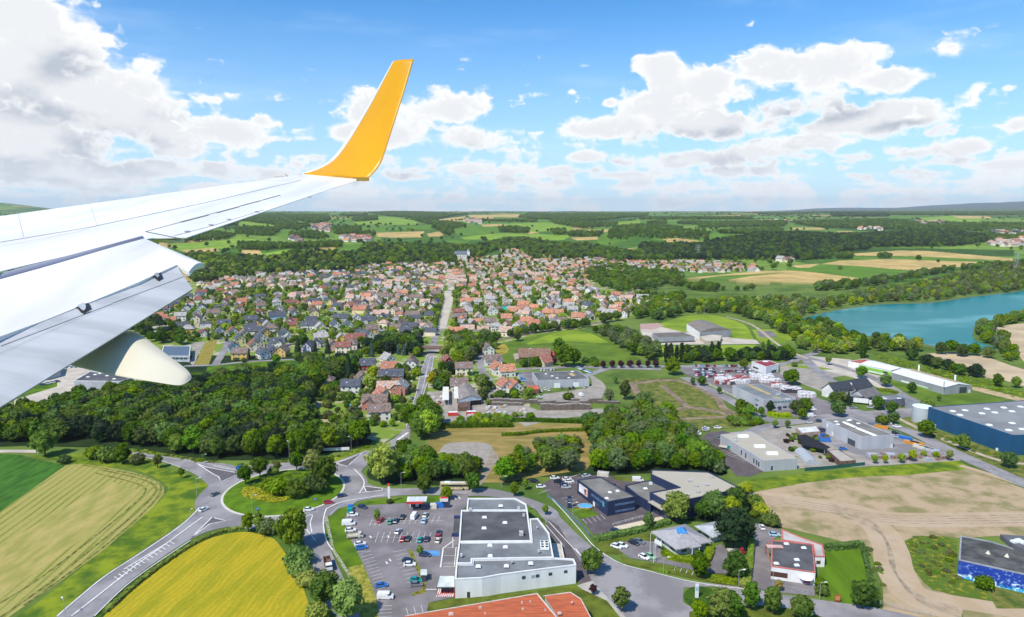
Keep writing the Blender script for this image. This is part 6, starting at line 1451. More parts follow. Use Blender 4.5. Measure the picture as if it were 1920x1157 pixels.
CORE=[("old town core",[(640,512),(660,497),(720,492),(800,496),(850,490),(900,487),(960,478),(1010,484),(1080,490),(1140,492),(1200,492),(1230,500),(1180,515),(1110,512),(1100,530),(1110,545),(1040,545),(1000,520),(920,517),(860,520),(835,510),(760,505)],14.5,18),
("far quarter",[(1190,492),(1260,492),(1340,494),(1400,500),(1440,508),(1330,512),(1250,510)],15,17),("slope under the church",[(930,470),(1010,472),(1090,476),(1140,490),(1000,486),(960,480)],17,20)]
PAL={'new':([('slate',4),('grey',3),('brown',2),('red-brown',2),('terracotta',1)],[('white',6),('cream',3),('pale yellow',2),('pale blue',1),('yellow',1),('pink',1)]),
'mix':([('rosy-tiled',5),('terracotta',2),('orange-tiled',2),('brown',4),('grey',4),('slate',2)],[('white',6),('cream',5),('pink',1),('pale yellow',1),('grey',1)]),
'warm':([('orange-tiled',3),('rosy-tiled',7),('terracotta',3),('grey',4),('brown',4)],[('white',7),('cream',4),('pale yellow',1),('pink',1)])}
rnd=random.Random(5)
def pick(L_):
 t=rnd.random()*sum(w for _,w in L_)
 for k,w in L_:
  t-=w
  if t<=0: return k
 return L_[-1][0]
CAND=[]
def fill(zone,poly,dx,dy,pal,tilt):
 P=pxpoly(poly); xs=[p[0] for p in P]; ys=[p[1] for p in P]; ca,sa=cos(tilt),sin(tilt); R=max(max(xs)-min(xs),max(ys)-min(ys)); cx,cy=sum(xs)/len(xs),sum(ys)/len(ys)
 n=int(R/dy)+2; m=int(R/dx)+2
 for j in range(-n,n):
  for i in range(-m,m):
   if j%4==3 and dx>14: continue  # streets
   u=(i+rnd.uniform(-.28,.28))*dx; v=(j+rnd.uniform(-.22,.22))*dy; x=cx+u*ca-v*sa; y=cy+u*sa+v*ca
   if not inpoly(x,y,P) or blocked(x,y,13 if dx>14 else 11) or any(inpoly(x,y,E) for E in EXC): continue
   if rnd.random()<(.12 if dx>14 else .03): continue
   rot=tilt+rnd.choice((0,pi/2,pi/2,-pi/2,pi))+rnd.uniform(-.12,.12)
   CAND.append([x,y,rot,zone,pick(PAL[pal][0]),pick(PAL[pal][1]),rnd.choice('aabbcdefg' if dx>14 else 'bbefg'),rnd.uniform(.74,1.08)]); HOUSES.append((x,y,9))
fill(*ZONES[0],.30); fill(*ZONES[1],-.25); fill(*ZONES[2],-.12); fill(*ZONES[3],.08); fill(*ZONES[4],-.35)
for nm,P,dx,dy in CORE: fill(nm,P,dx,dy,'warm',.1)
fill('at the top of the avenue',[(824,508),(866,512),(862,528),(858,543),(826,543)],15,18,'warm',.1)
CAND.sort(key=lambda c:c[0]**2+c[1]**2)
NIND=max(0,300-len(NH)); IND=CAND[:NIND]; REST=CAND[NIND:]
ORD=["first","second","third","fourth","fifth","sixth","seventh","eighth","ninth","tenth","eleventh","twelfth"]
NUM=["one","two","three","four","five","six","seven","eight","nine","ten","eleven","twelve"]
keyd={}
for c in IND: keyd.setdefault((c[3],c[4],c[5]),[]).append(c)
KW={'a':'low gabled','b':'two-storey gabled','c':'hip-roofed','d':'cross-gabled','e':'half-hipped','f':'long gabled','g':'long cross-gabled'}
for (z,ro,wa),L_ in keyd.items():
 L_.sort(key=lambda c:c[0]/c[1]); n=len(L_)
 for k,c in enumerate(L_):
  h=f"{wa} house with {ro} roof {z}"
  art=ro.replace('-tiled','-tile')
  if n==1: lab=f"the only {wa} {KW[c[6]]} house with {art} roof {z}"
  elif n<=12: lab=f"{ORD[k]} from left of {NUM[n-1]} {wa} houses with {art} roofs {z}"
  else:
   hf=(k<n/2); half=L_[:(n+1)//2] if hf else L_[(n+1)//2:]; q=half.index(c)
   lab=(f"{ORD[q%12]} from left" if hf else f"{ORD[(len(half)-1-q)%12]} from right")+f" of the {wa} houses with {art} roofs {z}"
  put_house(c[6],c[0],c[1],hfun(c[0],c[1]),c[2],ro,wa,lab,"village houses",False,c[7])
# the remaining roofs of the old town, too many to set one by one
def stuff_houses(name,label,L_):
 wb={};allm=[]; b=MB(); mats=[WM[k] for k in WM]+[RM[k] for k in RM]+[glass]; wi={k:i for i,k in enumerate(WM)}; ri={k:i+len(WM) for i,k in enumerate(RM)}; gi=len(mats)-1
 cache={}
 for c in L_:
  if c[6] not in cache: cache[c[6]]=house_parts(*SPEC[c[6]])
  w,r,ch,hr=cache[c[6]]; ca,sa=cos(c[2]),sin(c[2]); s=c[7]; z=hfun(c[0],c[1])-.2
  for src,mi in ((w,wi[c[5]]),(r,ri[c[4]]),(ch,ri['terracotta'])):
   b.add([(c[0]+(x*ca-y*sa)*s,c[1]+(x*sa+y*ca)*s,z+h*s) for x,y,h in src.v],src.f,mi)
 o=b.build(name,mats); tag(o,label,kind='stuff'); return o
stuff_houses("old_town_houses","densely packed old town houses with rosy and orange tiled roofs",REST)
FAR=[]
for P,n_,pal in (([c2(*q) for q in [(820,130),(900,118),(1050,135),(1040,158),(900,150)]],60,'mix'),([c2(*q) for q in [(1180,190),(1260,170),(1320,185),(1300,225),(1200,215)]],60,'mix'),([c2(*q) for q in [(1440,265),(1560,262),(1560,290),(1460,290)]],25,'warm'),([c2(*q) for q in [(1040,262),(1110,262),(1100,290),(1050,288)]],8,'new'),
 ([c3(*q) for q in [(690,130),(790,128),(780,155),(700,150)]],30,'mix'),([c3(*q) for q in [(0,230),(120,225),(180,245),(20,255)]],35,'mix'),([c4(*q) for q in [(1730,265),(1800,245),(1920,240),(1920,275),(1760,275)]],22,'warm'),([c4(*q) for q in [(1750,200),(1920,200),(1920,222),(1760,220)]],35,'new'),([c4(*q) for q in [(1380,150),(1500,145),(1520,170),(1400,170)]],30,'mix'),
 ([c4(*q) for q in [(1090,180),(1220,185),(1220,195),(1100,192)]],12,'warm'),([c4(*q) for q in [(720,335),(760,335),(760,350),(700,350)]],6,'new'),([c4(*q) for q in [(560,150),(700,140),(900,150),(700,160)]],18,'mix')):
 Q=[gt(*q) for q in P]; Q=[(q.x,q.y) for q in Q if q is not None]
 if len(Q)<3: continue
 xs=[p[0] for p in Q];ys=[p[1] for p in Q]; k=0; tries=0
 while k<n_ and tries<4000:
  tries+=1; x=rnd.uniform(min(xs),max(xs));y=rnd.uniform(min(ys),max(ys))
  if inpoly(x,y,Q): FAR.append([x,y,rnd.uniform(0,6.28),'',pick(PAL[pal][0]),pick(PAL[pal][1]),rnd.choice('bcfg'),rnd.uniform(1.1,1.6)]); k+=1
stuff_houses("distant_villages","distant villages of tiny pale walls and red roofs among the hills",FAR)
# ------------------------------------------------------------------ vegetation
def foliage(name,c1,c2,var=.5,trans=.22):
 m=bpy.data.materials.new(name); m.use_nodes=True; t=m.node_tree;T=NT(t);b=t.nodes['Principled BSDF'];b.inputs['Roughness'].default_value=.7;b.inputs['Specular IOR Level'].default_value=.12
 tc=T.n('ShaderNodeTexCoord');n=T.n('ShaderNodeTexNoise');n.inputs['Scale'].default_value=.55;n.inputs['Detail'].default_value=3;t.links.new(tc.outputs['Object'],n.inputs['Vector'])
 oi=T.n('ShaderNodeObjectInfo');c=T.mix(T.ramp(n.outputs[0],.35,.65),c1,c2)
 hs=T.n('ShaderNodeHueSaturation'); r=oi.outputs['Random']
 t.links.new(T.m('MULTIPLY_ADD',r,var*1.1,1-var*.5),hs.inputs['Value']); t.links.new(T.m('MULTIPLY_ADD',T.m('FRACT',T.m('MULTIPLY',r,13.7)),.05,.462),hs.inputs['Hue']); t.links.new(T.m('MULTIPLY_ADD',T.m('FRACT',T.m('MULTIPLY',r,7.1)),.3,.8),hs.inputs['Saturation'])
 t.links.new(c,hs.inputs['Color']); t.links.new(hs.outputs[0],b.inputs['Base Color'])
 tr=T.n('ShaderNodeBsdfTranslucent'); t.links.new(hs.outputs[0],tr.inputs[0]); mx=T.n('ShaderNodeMixShader'); mx.inputs[0].default_value=trans
 t.links.new(b.outputs[0],mx.inputs[1]); t.links.new(tr.outputs[0],mx.inputs[2]); t.links.new(mx.outputs[0],t.nodes['Material Output'].inputs[0]); MATS[name]=m; return m
FM={'dark':foliage("leaves_dark",(.036,.092,.005),(.085,.175,.007)),'mid':foliage("leaves_mid",(.072,.16,.006),(.14,.255,.010)),'deep':foliage("leaves_deep_shade",(.048,.112,.005),(.11,.21,.007),.4),'light':foliage("leaves_light",(.16,.27,.012),(.26,.37,.02)),  # deep: green with the cloud shadow over the large wood painted in
 'silver':foliage("leaves_silver",(.09,.145,.045),(.15,.21,.07)),'olive':foliage("leaves_olive",(.09,.12,.025),(.14,.17,.04)),'purple':foliage("leaves_purple",(.035,.010,.016),(.07,.02,.03)),'needle':foliage("needles_dark",(.014,.040,.016),(.028,.06,.022)),'blue':foliage("needles_blue",(.04,.085,.075),(.07,.12,.10)),'gold':foliage("leaves_gold",(.30,.27,.02),(.42,.36,.03))}
bark=mat("bark",(.12,.085,.06),.9,.2,2)
def leafquads(b,rg,c,r,n,size,flat_=1.0,mi=0):
 for _ in range(n):
  z=rg.uniform(-.55,1); a=rg.uniform(0,6.283); q=sqrt(max(0,1-z*z)); d=Vector((q*cos(a),q*sin(a),z*flat_)); p=c+d*r*rg.uniform(.84,1.2)
  nn=(d+Vector((rg.gauss(0,.45),rg.gauss(0,.45),rg.gauss(0,.45)))).normalized(); u=nn.orthogonal().normalized(); v=nn.cross(u); t=rg.uniform(0,3.14); u,v=u*cos(t)+v*sin(t),v*cos(t)-u*sin(t); s=size*rg.uniform(.6,1.3)
  b.add([p-u*s-v*s*.6,p+u*s*.9-v*s*.4,p+u*s+v*s*.7,p-u*s*.7+v*s*.5],[(0,1,2,3)],mi)
def ico(b,c,r,rg,sub=1,mi=0,zs=1.0):
 bm=bmesh.new(); bmesh.ops.create_icosphere(bm,subdivisions=sub,radius=1); off=rg.uniform(0,99)
 vs=[c+Vector((v.co.x,v.co.y,v.co.z*zs))*r*(1+.28*noise.noise(v.co*1.7+Vector((off,0,0)))) for v in bm.verts]; b.add(vs,[tuple(v.index for v in f.verts) for f in bm.faces],mi); bm.free()
def broadleaf(seed,wide=1.0,low=.22,nl=20,leaves=52):
 """crown and trunk of a tree 10 m tall"""
 rg=random.Random(seed); cr=MB(); H=10; zc=H*(.5+low*.45); rz=H*(.5-low*.42); rx=3.7*wide
 lob=[]
 for k in range(nl):
  z=1-2*(k+.5)/nl; a=k*2.39996+rg.uniform(-.4,.4); q=sqrt(1-z*z); s=rg.uniform(.58,.82)
  c=Vector((rx*q*cos(a)*s,rx*q*sin(a)*s,zc+rz*z*s*1.0)); r=rg.uniform(1.25,2.05)*wide*(1-.18*abs(z)); lob.append((c,r))
 lob.append((Vector((rg.uniform(-.4,.4),rg.uniform(-.4,.4),zc+rz*.62)),1.7*wide)); lob.append((Vector((0,0,zc)),2.4*wide))
 for c,r in lob: ico(cr,c,r*.86,rg,2 if nl<8 else 1); leafquads(cr,rg,c,r,leaves,.40)
 tr=MB(); tr.tube((0,0,-.3),(.05,.02,H*low+1.5),.30,7,.2)
 for k in range(4): a=k*1.6+rg.uniform(0,.5); tr.tube((.05,.02,H*low),(2*cos(a),2*sin(a),H*low+2.6),.13,5,.06)
 return cr,tr
def conifer(seed,w=2.2,n=14,H=10):
 rg=random.Random(seed); cr=MB()
 for k in range(n):
  t=k/n; z=H*(.08+.9*t); r=w*(1-t)**.85+.15
  m=11; a0=rg.uniform(0,6)
  for i in range(m):
   a=a0+2*pi*i/m+rg.uniform(-.15,.15); rr=r*rg.uniform(.8,1.15); d=Vector((cos(a),sin(a),0)); s=Vector((-sin(a),cos(a),0)); ww=r*.34
   cr.add([Vector((0,0,z+.9)),d*rr*.6-s*ww+Vector((0,0,z+.1)),d*rr+Vector((0,0,z-.55)),d*rr*.6+s*ww+Vector((0,0,z+.1))],[(0,1,2,3)])
  cr.cyl((0,0,z-.4),r*.62,1.2,8,r*.3)
 tr=MB(); tr.tube((0,0,-.3),(0,0,H*.5),.22,6,.1); return cr,tr
def poplar(seed):
 rg=random.Random(seed); cr=MB()
 for k in range(16):
  t=k/15; z=.9+8.7*t; r=1.15*(sin(pi*min(1,t*.88+.10)))**.6+.12; c=Vector((rg.uniform(-.25,.25),rg.uniform(-.25,.25),z)); ico(cr,c,r*.8,rg,1); leafquads(cr,rg,c,r,40,.3)
 tr=MB(); tr.tube((0,0,-.3),(0,0,4),.2,6,.12); return cr,tr
def shrub(seed,H=10):
 rg=random.Random(seed); cr=MB()
 for k in range(9):
  a=k*2.4; q=rg.uniform(1.5,4.2) if k else 0; c=Vector((q*cos(a),q*sin(a),rg.uniform(3.2,5.0) if k else 6)); r=rg.uniform(2.8,3.8); ico(cr,c,r*.85,rg,1); leafquads(cr,rg,c,r,60,.75)
 tr=MB(); tr.tube((0,0,-.3),(0,0,4),.5,6,.2); return cr,tr
SP={}
for nm,fn,seeds in (('broad',lambda s:broadleaf(s),(1,2,3,4,5)),('round',lambda s:broadleaf(s,.95,.18,22),(11,12)),('tall',lambda s:broadleaf(s,.72,.15,20),(21,22,23)),('spruce',lambda s:conifer(s),(31,32)),('poplar',poplar,(41,42)),('shrub',shrub,(51,52,53)),('ball',lambda s:broadleaf(s,.8,.30,16,44),(61,62))):
 SP[nm]=[(c.mesh("crown_"+nm,FM['mid']),t.mesh("trunk_"+nm,bark)) for c,t in map(fn,seeds)]
KIND={'broad':'broadleaf_tree','round':'broadleaf_tree','tall':'broadleaf_tree','spruce':'spruce_tree','poplar':'poplar_tree','shrub':'shrub','ball':'young_tree'}
CATN={'broadleaf_tree':'tree','spruce_tree':'conifer','poplar_tree':'poplar','shrub':'shrub','young_tree':'tree'}
def tree(x,y,z,h,sp,col,label,group,rg=random):
 cm,tm=SP[sp][rg.randrange(len(SP[sp]))]; nm=KIND[sp]
 e=bpy.data.objects.new(nm,None); link(e); e.location=(x,y,z); s=h/10; w=s*rg.uniform(.9,1.15); e.scale=(w,w,s); e.rotation_euler=(0,0,rg.uniform(0,6.28)); tag(e,label,CATN[nm],group)
 c=bpy.data.objects.new("crown",cm); link(c,e); c.material_slots[0].link='OBJECT'; c.material_slots[0].material=FM[col]
 if sp!='shrub' : t=bpy.data.objects.new("trunk",tm); link(t,e)
 return e
rt_=random.Random(3)
TREES=[]   # hand-set trees: crop, x, y (foot), height, species, leaf colour, label
T1=[
(B1,455,908,9,'round','dark',"round dark tree on the pavement at the supermarket's right corner"),
(B1,630,1128,8,'ball','mid',"young green tree by the kerb in front of the wide junction"),
(B1,466,1030,3.6,'ball','purple',"tiny purple-leaved tree on the supermarket's lawn"),
(B1,192,572,4.5,'ball','light',"thin light green street tree beside the supermarket's loading lane"),
(B1,1080,935,9.5,'tall','dark',"slim dark tree at the roadside in front of the big pavilion"),
(B1,1285,945,10,'broad','dark',"broad dark tree at the pavilion's yard entrance"),
(B1,1375,1118,9,'tall','dark',"left one of two dark oval trees across the road from the white workshop"),
(B1,1498,1145,9.5,'tall','dark',"right one of two dark oval trees across the road from the white workshop"),
(B1,1200,1178,10,'broad','mid',"mid-green tree at the bottom edge right of the traffic island"),
(B1,1265,1185,10,'tall','mid',"slim mid-green tree at the bottom edge next to a wider one"),
(B1,1660,1178,8,'broad','mid',"wide green tree at the bottom edge left of the dirt track gate"),
(B1,1080,1175,6,'broad','mid',"low green tree at the bottom edge just below the traffic island"),
(B1,945,612,12,'broad','mid',"big green tree between the navy hall and the large pavilion"),
(B1,783,652,7,'tall','dark',"narrow dark tree growing out of the clipped hedge by the cream strip"),
(B1,1110,600,9,'broad','dark',"dark tree behind the small pavilion, left one of the pair"),
(B1,1165,605,12,'broad','dark',"tall dark tree behind the small pavilion"),
(B1,1248,610,10,'broad','light',"bright yellow-green tree behind the small pavilion"),
(B1,1270,762,15,'broad','needle',"huge very dark tree right of the small pavilion"),
(B1,1290,545,10,'round','dark',"dark tree at the navy hall's right corner"),
(B1,1340,985,3.5,'shrub','light',"light green bush at the end of the pavilion's hedge"),
(B2,730,1108,9,'round','dark',"round dark tree on the striped lawn beside the road"),
(B2,1425,995,5,'shrub','dark',"dark bush in front of the blue mural wall"),
(B2,245,1010,4,'ball','gold',"small golden sapling in front of the white workshop"),
(B2,485,975,3,'shrub','mid',"bush at the lawn's left edge, upper one of two"),
(B2,495,1030,3.6,'shrub','mid',"bush at the lawn's left edge, lower one of two"),
(c8,755,272,8.5,'round','dark',"round dark tree on the verge left of the coach"),
(c8,1045,268,9,'round','dark',"round dark tree in front of the coach's right end"),
(c8,890,312,6,'broad','mid',"light bushy tree behind the recycling containers"),
(c8,1295,292,6.5,'ball','mid',"small street tree right of the supermarket's back corner"),
(c8,1360,252,5,'ball','light',"small light tree by the navy site's fence corner"),
(c8,470,440,5,'tall','mid',"slim car-park tree next to the red parked car"),
(c8,728,645,4,'tall','mid',"slim tree on the car-park island by the blue bays"),
(c8,545,335,2.5,'shrub','dark',"low dark bush at the foot of the red and white totem"),
(FU,720,906,18,'round','light',"big light green tree beside the roundabout's right exit"),
(E1,365,432,8.5,'broad','dark',"dark tree at the left end of the roundabout's back row"),
(E1,528,350,9,'broad','dark',"dark tree second from left along the roundabout's back edge"),
(E1,725,300,5,'ball','olive',"small reddish-olive tree at the back of the roundabout"),
(E1,938,275,9,'round','dark',"dark round tree at the back middle of the roundabout"),
(E1,1118,318,11,'round','light',"bright green tree on the roundabout's back right"),
(E1,1258,425,12,'broad','dark',"largest dark tree on the right side of the roundabout"),
(E1,1125,520,8,'shrub','dark',"dark rounded bush at the right front of the roundabout planting"),
(E1,945,582,8,'shrub','dark',"dark bush standing foremost in the roundabout planting"),
(E1,720,560,8.5,'shrub','mid',"green bush in the middle of the roundabout planting"),
(E1,640,500,6,'shrub','mid',"low spreading bush behind the yellow flower bed"),
(E1,670,325,4,'shrub','mid',"small clipped bush at the roundabout's back edge"),
(E1,395,945,8,'tall','mid',"left tree of the trio between roundabout and golden field"),
(E1,515,940,8,'tall','mid',"middle tree of the trio between roundabout and golden field"),
(E1,610,962,6.5,'shrub','silver',"grey-green bush right of the two trees above the golden field"),
(E1,905,1135,15,'round','mid',"large rich green tree between the golden field and the side road"),
(cA,1250,935,7,'shrub','mid',"bush below the large roadside tree, upper one"),
(cA,1265,985,7,'shrub','mid',"bush below the large roadside tree, lower one"),
(cA,1295,1025,5.5,'shrub','light',"light bush at the golden field's right corner"),
(cA,1360,1112,11,'round','mid',"round tree left of the side road near the tipper lorry"),
(cA,1460,1175,13,'round','light',"large light tree at the bottom edge below the car park"),
(cA,1330,1165,6,'shrub','light',"light bush at the bottom edge beside the golden field"),
(cA,190,483,13,'broad','mid',"single broad tree at the left edge of the wood by the lane"),
(cA,272,512,5,'shrub','dark',"small dark bush at the corner of the dark green crop"),
(cA,400,490,7,'shrub','mid',"bushes' left clump at the tip of the hay field"),
(cA,450,505,8,'shrub','mid',"dense bush in the middle of the hedge end above the hay field"),
(cA,515,515,10,'broad','dark',"tall dark tree at the right of the hedge end above the hay field"),
(cA,580,515,6,'shrub','olive',"olive bush right of the hedge end above the hay field"),
(cA,662,532,6.5,'ball','olive',"lone spindly tree on the verge below the slip road"),
(cA,762,575,5,'ball','mid',"small lone tree on the verge near the roundabout entrance"),
(D3,690,690,12,'round','light',"bright green round tree between the gardens' white and brick houses"),
(D3,905,650,9,'broad','dark',"dark tree left of the red brick house"),
(D3,1085,465,9,'broad','dark',"dark tree in front of the low terracotta roof"),
(D3,958,875,9,'spruce','needle',"dark clipped conifer left of the red brick house's garden"),
(D3,1133,822,7.5,'spruce','needle',"smaller dark clipped conifer right of the brick house's garden"),
(D3,1187,1032,8,'round','mid',"round green tree beside the main road near a white van"),
(D3,1300,690,5.5,'tall','light',"yellow-green young tree at the main road kerb"),
(D3,110,158,13,'spruce','needle',"dark spruce in front of the pink house"),
(D3,400,545,18,'spruce','needle',"tallest dark spruce at the edge of the wood above the gardens"),
(D3,278,540,8,'round','mid',"round green tree left of the tallest spruce's foot"),
(D3,1560,620,10,'broad','gold',"golden-green tree beside the main road crossing"),
(D3,1620,660,13,'spruce','needle',"dark conifer group right of the golden tree"),
(D3,1840,430,7,'round','light',"light round tree beside the red brick house at the underpass"),
(D3,1690,440,9,'broad','dark',"dark tree on the road bank below the underpass"),
(E6,402,672,8,'spruce','blue',"blue spruce beside the yellow house"),
(E6,343,715,4,'shrub','dark',"round dark bush in front of the yellow house"),
(E6,255,705,3.5,'shrub','dark',"dark bush in front left of the yellow house"),
(E6,560,85,12,'spruce','needle',"tall dark spruce on the sunny upper left slope"),
(E6,868,255,11,'spruce','needle',"dark spruce behind the long navy-roofed house"),
(E6,950,620,17,'spruce','needle',"tall dark fir left of the lilac house"),
(E6,1010,560,13,'broad','dark',"dark broad tree behind the tall fir"),
(E6,1145,605,12,'spruce','needle',"dark conifer just right of the lilac house"),
(E6,1285,618,13,'spruce','needle',"dark conifer in front of the pinkish house"),
(E6,1635,548,8,'spruce','needle',"dark conifer in front of the red-brown roofed house"),
(E6,1530,905,19,'spruce','needle',"giant dark conifer in the wood left of the dark red house"),
(E6,1420,880,10,'broad','mid',"green tree left of the giant conifer"),
(E6,1800,905,10,'round','light',"bright tree right of the cream gabled house"),
(E6,710,735,8,'broad','mid',"green tree standing at the road bend below the golden house"),
(E6,950,715,8,'broad','mid',"broad low tree beside the road under the tall fir"),
(E6,1030,1060,13,'broad','mid',"large green tree at the front of the wood beside the gardens"),
(B3,1100,735,6,'shrub','dark',"bush in the middle of the pale gravel yard"),
(B3,1395,752,9,'broad','silver',"grey-green tree right of the pale yard"),
(B3,1510,732,13,'tall','dark',"tall dark tree left of the waste ground"),
(B3,1640,842,14,'broad','dark',"big dark tree at the top of the middle wood"),
(B3,490,735,9,'round','olive',"olive round tree beside the ribbed workshop"),
(B3,1440,615,6,'tall','mid',"small upright tree on the grass above the waste ground"),
(B3,790,735,7,'broad','mid',"tree in front of the narrow red-gabled house"),
(E4,1310,765,17,'broad','dark',"tall dark tree at the right of the long barn"),
(E4,1410,760,14,'broad','dark',"dark tree right of the tallest barn tree"),
(E4,1240,600,12,'broad','mid',"tree behind the barn's red roofed end"),
(E4,1195,748,6,'round','purple',"purple tree in front of the farmhouse"),
(E4,990,765,8,'broad','dark',"dark tree before the barn's open side"),
(E4,860,770,7,'broad','dark',"dark bushes' tallest tree at the barn's left front"),
(E4,780,480,9,'broad','dark',"dark tree beside the railway bend"),
(E4,390,1040,12,'broad','mid',"broad tree at the rear corner of the ribbed workshop"),
(D1,240,205,8,'ball','mid',"round green tree on the pale forecourt behind the red-roofed annex"),
(D1,525,315,9,'round','mid',"round green tree on the sandy yard left of the green-fronted shed"),
(D1,735,390,9,'round','mid',"round green tree at the corner of the sunny lawn"),
(D1,958,448,8,'round','dark',"round dark tree in front of the long white-roofed shed"),
(D1,1190,515,4,'ball','dark',"small tree near the lawn's front edge"),
(D1,1090,570,6,'shrub','mid',"bush beside the blue warehouse's left end"),
(D1,330,648,10,'broad','dark',"dark tree between the yard wall and the road junction"),
(D1,670,592,9,'broad','dark',"dark tree in front of the dark grey office, left one"),
(D1,785,625,8,'round','dark',"dark tree in front of the dark grey office, right one"),
(D1,700,708,6,'shrub','dark',"low dark tree left of two white parked cars"),
(D1,800,710,7,'round','dark',"dark tree between two white parked cars on the street"),
(D1,1080,828,10,'broad','dark',"dark tree on the bank before the deep blue wall"),
(D1,1395,932,8,'broad','mid',"green tree on the bank, middle of the three by the blue wall"),
(D1,1780,1085,8,'broad','dark',"dark tree on the bank nearest the right edge"),
(D1,285,530,7,'broad','dark',"dark tree in front of the big white house, left one"),
(D1,350,540,8,'broad','dark',"dark tree in front of the big white house, middle one"),
(D1,412,545,10,'spruce','needle',"pointed dark tree in front of the big white house"),
(E5,535,695,9,'broad','dark',"dark tree on the weedy corner left of the glazed warehouse"),
(E5,605,705,8,'shrub','mid',"bushy tree next to the weedy corner's dark tree"),
(E5,290,475,5,'ball','dark',"small tree along the compound's street"),
(E5,95,380,7,'round','dark',"round tree left of the compound's street"),
(E5,760,735,6.5,'ball','dark',"round-headed tree at the glazed warehouse's corner"),
(E5,860,690,8,'tall','needle',"narrow dark tree in front of the glazed warehouse"),
(E5,1150,705,9,'broad','dark',"dark tree right of the glazed warehouse's hedge, left one"),
(E5,1245,700,10,'broad','dark',"dark tree right of the glazed warehouse's hedge, middle one"),
(E5,1225,765,7,'round','mid',"round tree in front of the pair beside the glazed warehouse"),
(E5,918,860,5,'ball','mid',"left one of two young trees at the nursery entrance"),
(E5,1055,862,5,'ball','mid',"right one of two young trees at the nursery entrance"),
(E5,565,195,8,'broad','mid',"tree at the back of the car compound"),
(E5,1045,330,8,'tall','dark',"upright tree behind the pallet yard"),
(E5,1110,370,11,'broad','dark',"broad dark tree behind the pallet yard"),
(E5,1135,165,4,'shrub','dark',"round bush on the lawn strip right of the red-roofed box"),
(c6,375,335,13,'broad','mid',"large round green tree at the left end of the car compound"),
(c6,940,720,4,'ball','gold',"sapling at the polytunnel's end") if False else (c6,465,380,6,'tall','dark',"narrow tree on the waste ground's upper edge"),
(D1,1690,390,9,'broad','dark',"dark tree at the edge of the sand, right of the fern strip"),
(D1,1850,400,8,'broad','mid',"tree right of the sandy tree at the picture edge"),
]
for k,(x,y) in enumerate(((72,306),(113,304),(150,304),(190,303),(228,303),(268,303),(303,302))): T1.append((c6,x,y,6,'round','purple',f"{ORD[k]} from left in the row of seven dark purple trees below the meadow"))
for k,(x,y,w) in enumerate(((640,1052,4.5),(730,1050,4.5),(865,1045,5),(960,1030,6),(1060,1008,4.5),(1165,1018,4.5),(1280,1025,5.5))): T1.append((D1,x,y,w,'ball','light',f"{ORD[k]} from left of the seven lime green round trees along the scrap yard"))
for k,(x,y) in enumerate(((128,853),(152,853),(183,850),(207,850),(357,842),(390,842))): T1.append((c4,x,y,16 if k!=2 else 14,'poplar','needle',f"{ORD[k]} from left of the six dark poplars before the sports lawn"))
T1.append((c4,612,832,14,'poplar','dark',"left poplar of the pair by the footpath to the sports hall")); T1.append((c4,640,822,14,'poplar','dark',"right poplar of the pair by the footpath to the sports hall")); T1.append((c4,1110,830,20,'poplar','dark',"tallest lone poplar at the edge of the park trees by the lake"))
for f,x,y,h,sp,col,lab in T1:
 p=g(*f(x,y)); z=1.2 if (f is E1 and y<600) else 0
 tree(p.x,p.y,z,h,sp,col,lab,"single trees and bushes",rt_)
NT1=len(T1)
# masses: (outline px, spacing, height range, species choices, colours, place name)
def PX(f,pts): return [f(*p) for p in pts]
MASS=[]
def mass(place,P,sp,hr,species,cols,edge=0): MASS.append((place,P,sp,hr,species,cols))
mass("in the large wood left of the main road",PX(cA,[(-60,300),(60,290),(200,265),(300,235),(560,200),(700,188),(850,160),(1000,132),(1150,120),(1250,110),(1400,95),(1480,100),(1490,140),(1330,200),(1290,260),(1295,330),(1440,380),(1540,395),(1540,425),(1380,478),(1200,490),(1000,500),(860,490),(700,465),(560,440),(400,425),(150,425),(-60,430)]),6.2,(9,14),('broad','round','broad','tall'),('dark','deep','deep','dark','mid','needle'))  # leaf colours darkened for the cloud shadow on this wood
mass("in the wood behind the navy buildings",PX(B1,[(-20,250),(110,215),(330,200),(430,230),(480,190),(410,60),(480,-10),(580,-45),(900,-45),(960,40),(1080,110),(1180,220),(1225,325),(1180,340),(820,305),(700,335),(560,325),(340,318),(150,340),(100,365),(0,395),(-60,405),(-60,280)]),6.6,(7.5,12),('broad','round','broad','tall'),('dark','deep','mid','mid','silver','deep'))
mass("in the dark clump between roundabout and coach",PX(FU,[(748,842),(770,838),(830,855),(890,855),(898,880),(893,902),(750,902)]),5.8,(7,10),('broad','round'),('dark','mid','dark'))
mass("in the roadside clump left of the dry field",PX(c5,[(950,740),(1010,670),(1080,650),(1110,720),(1135,780),(1150,850),(1100,980),(1020,1010),(950,990),(930,900)]),6,(9,15),('broad','round'),('mid','mid','light','dark'))
mass("among the back gardens left of the main road",PX(c5,[(560,240),(700,190),(900,160),(1010,140),(1000,260),(960,330),(860,290),(700,275),(620,300),(500,330),(480,450),(330,470),(200,450),(0,480),(0,350),(150,350),(320,345),(500,310)]),7,(7,12),('broad','round','tall','spruce'),('dark','mid','mid','dark','needle'))
mass("between the underpass and the side lane",PX(c5,[(1180,240),(1220,150),(1400,130),(1600,140),(1640,180),(1540,210),(1480,250),(1470,300),(1420,380),(1300,400),(1270,330),(1200,300),(1180,320)]),7,(8,13),('broad','round','tall'),('dark','mid','mid','light','silver'))
mass("on the bank right of the main road",PX(c5,[(1120,420),(1180,400),(1240,440),(1240,560),(1170,580),(1080,560),(1100,480)]),6,(7,11),('broad','spruce'),('dark','needle','mid'))
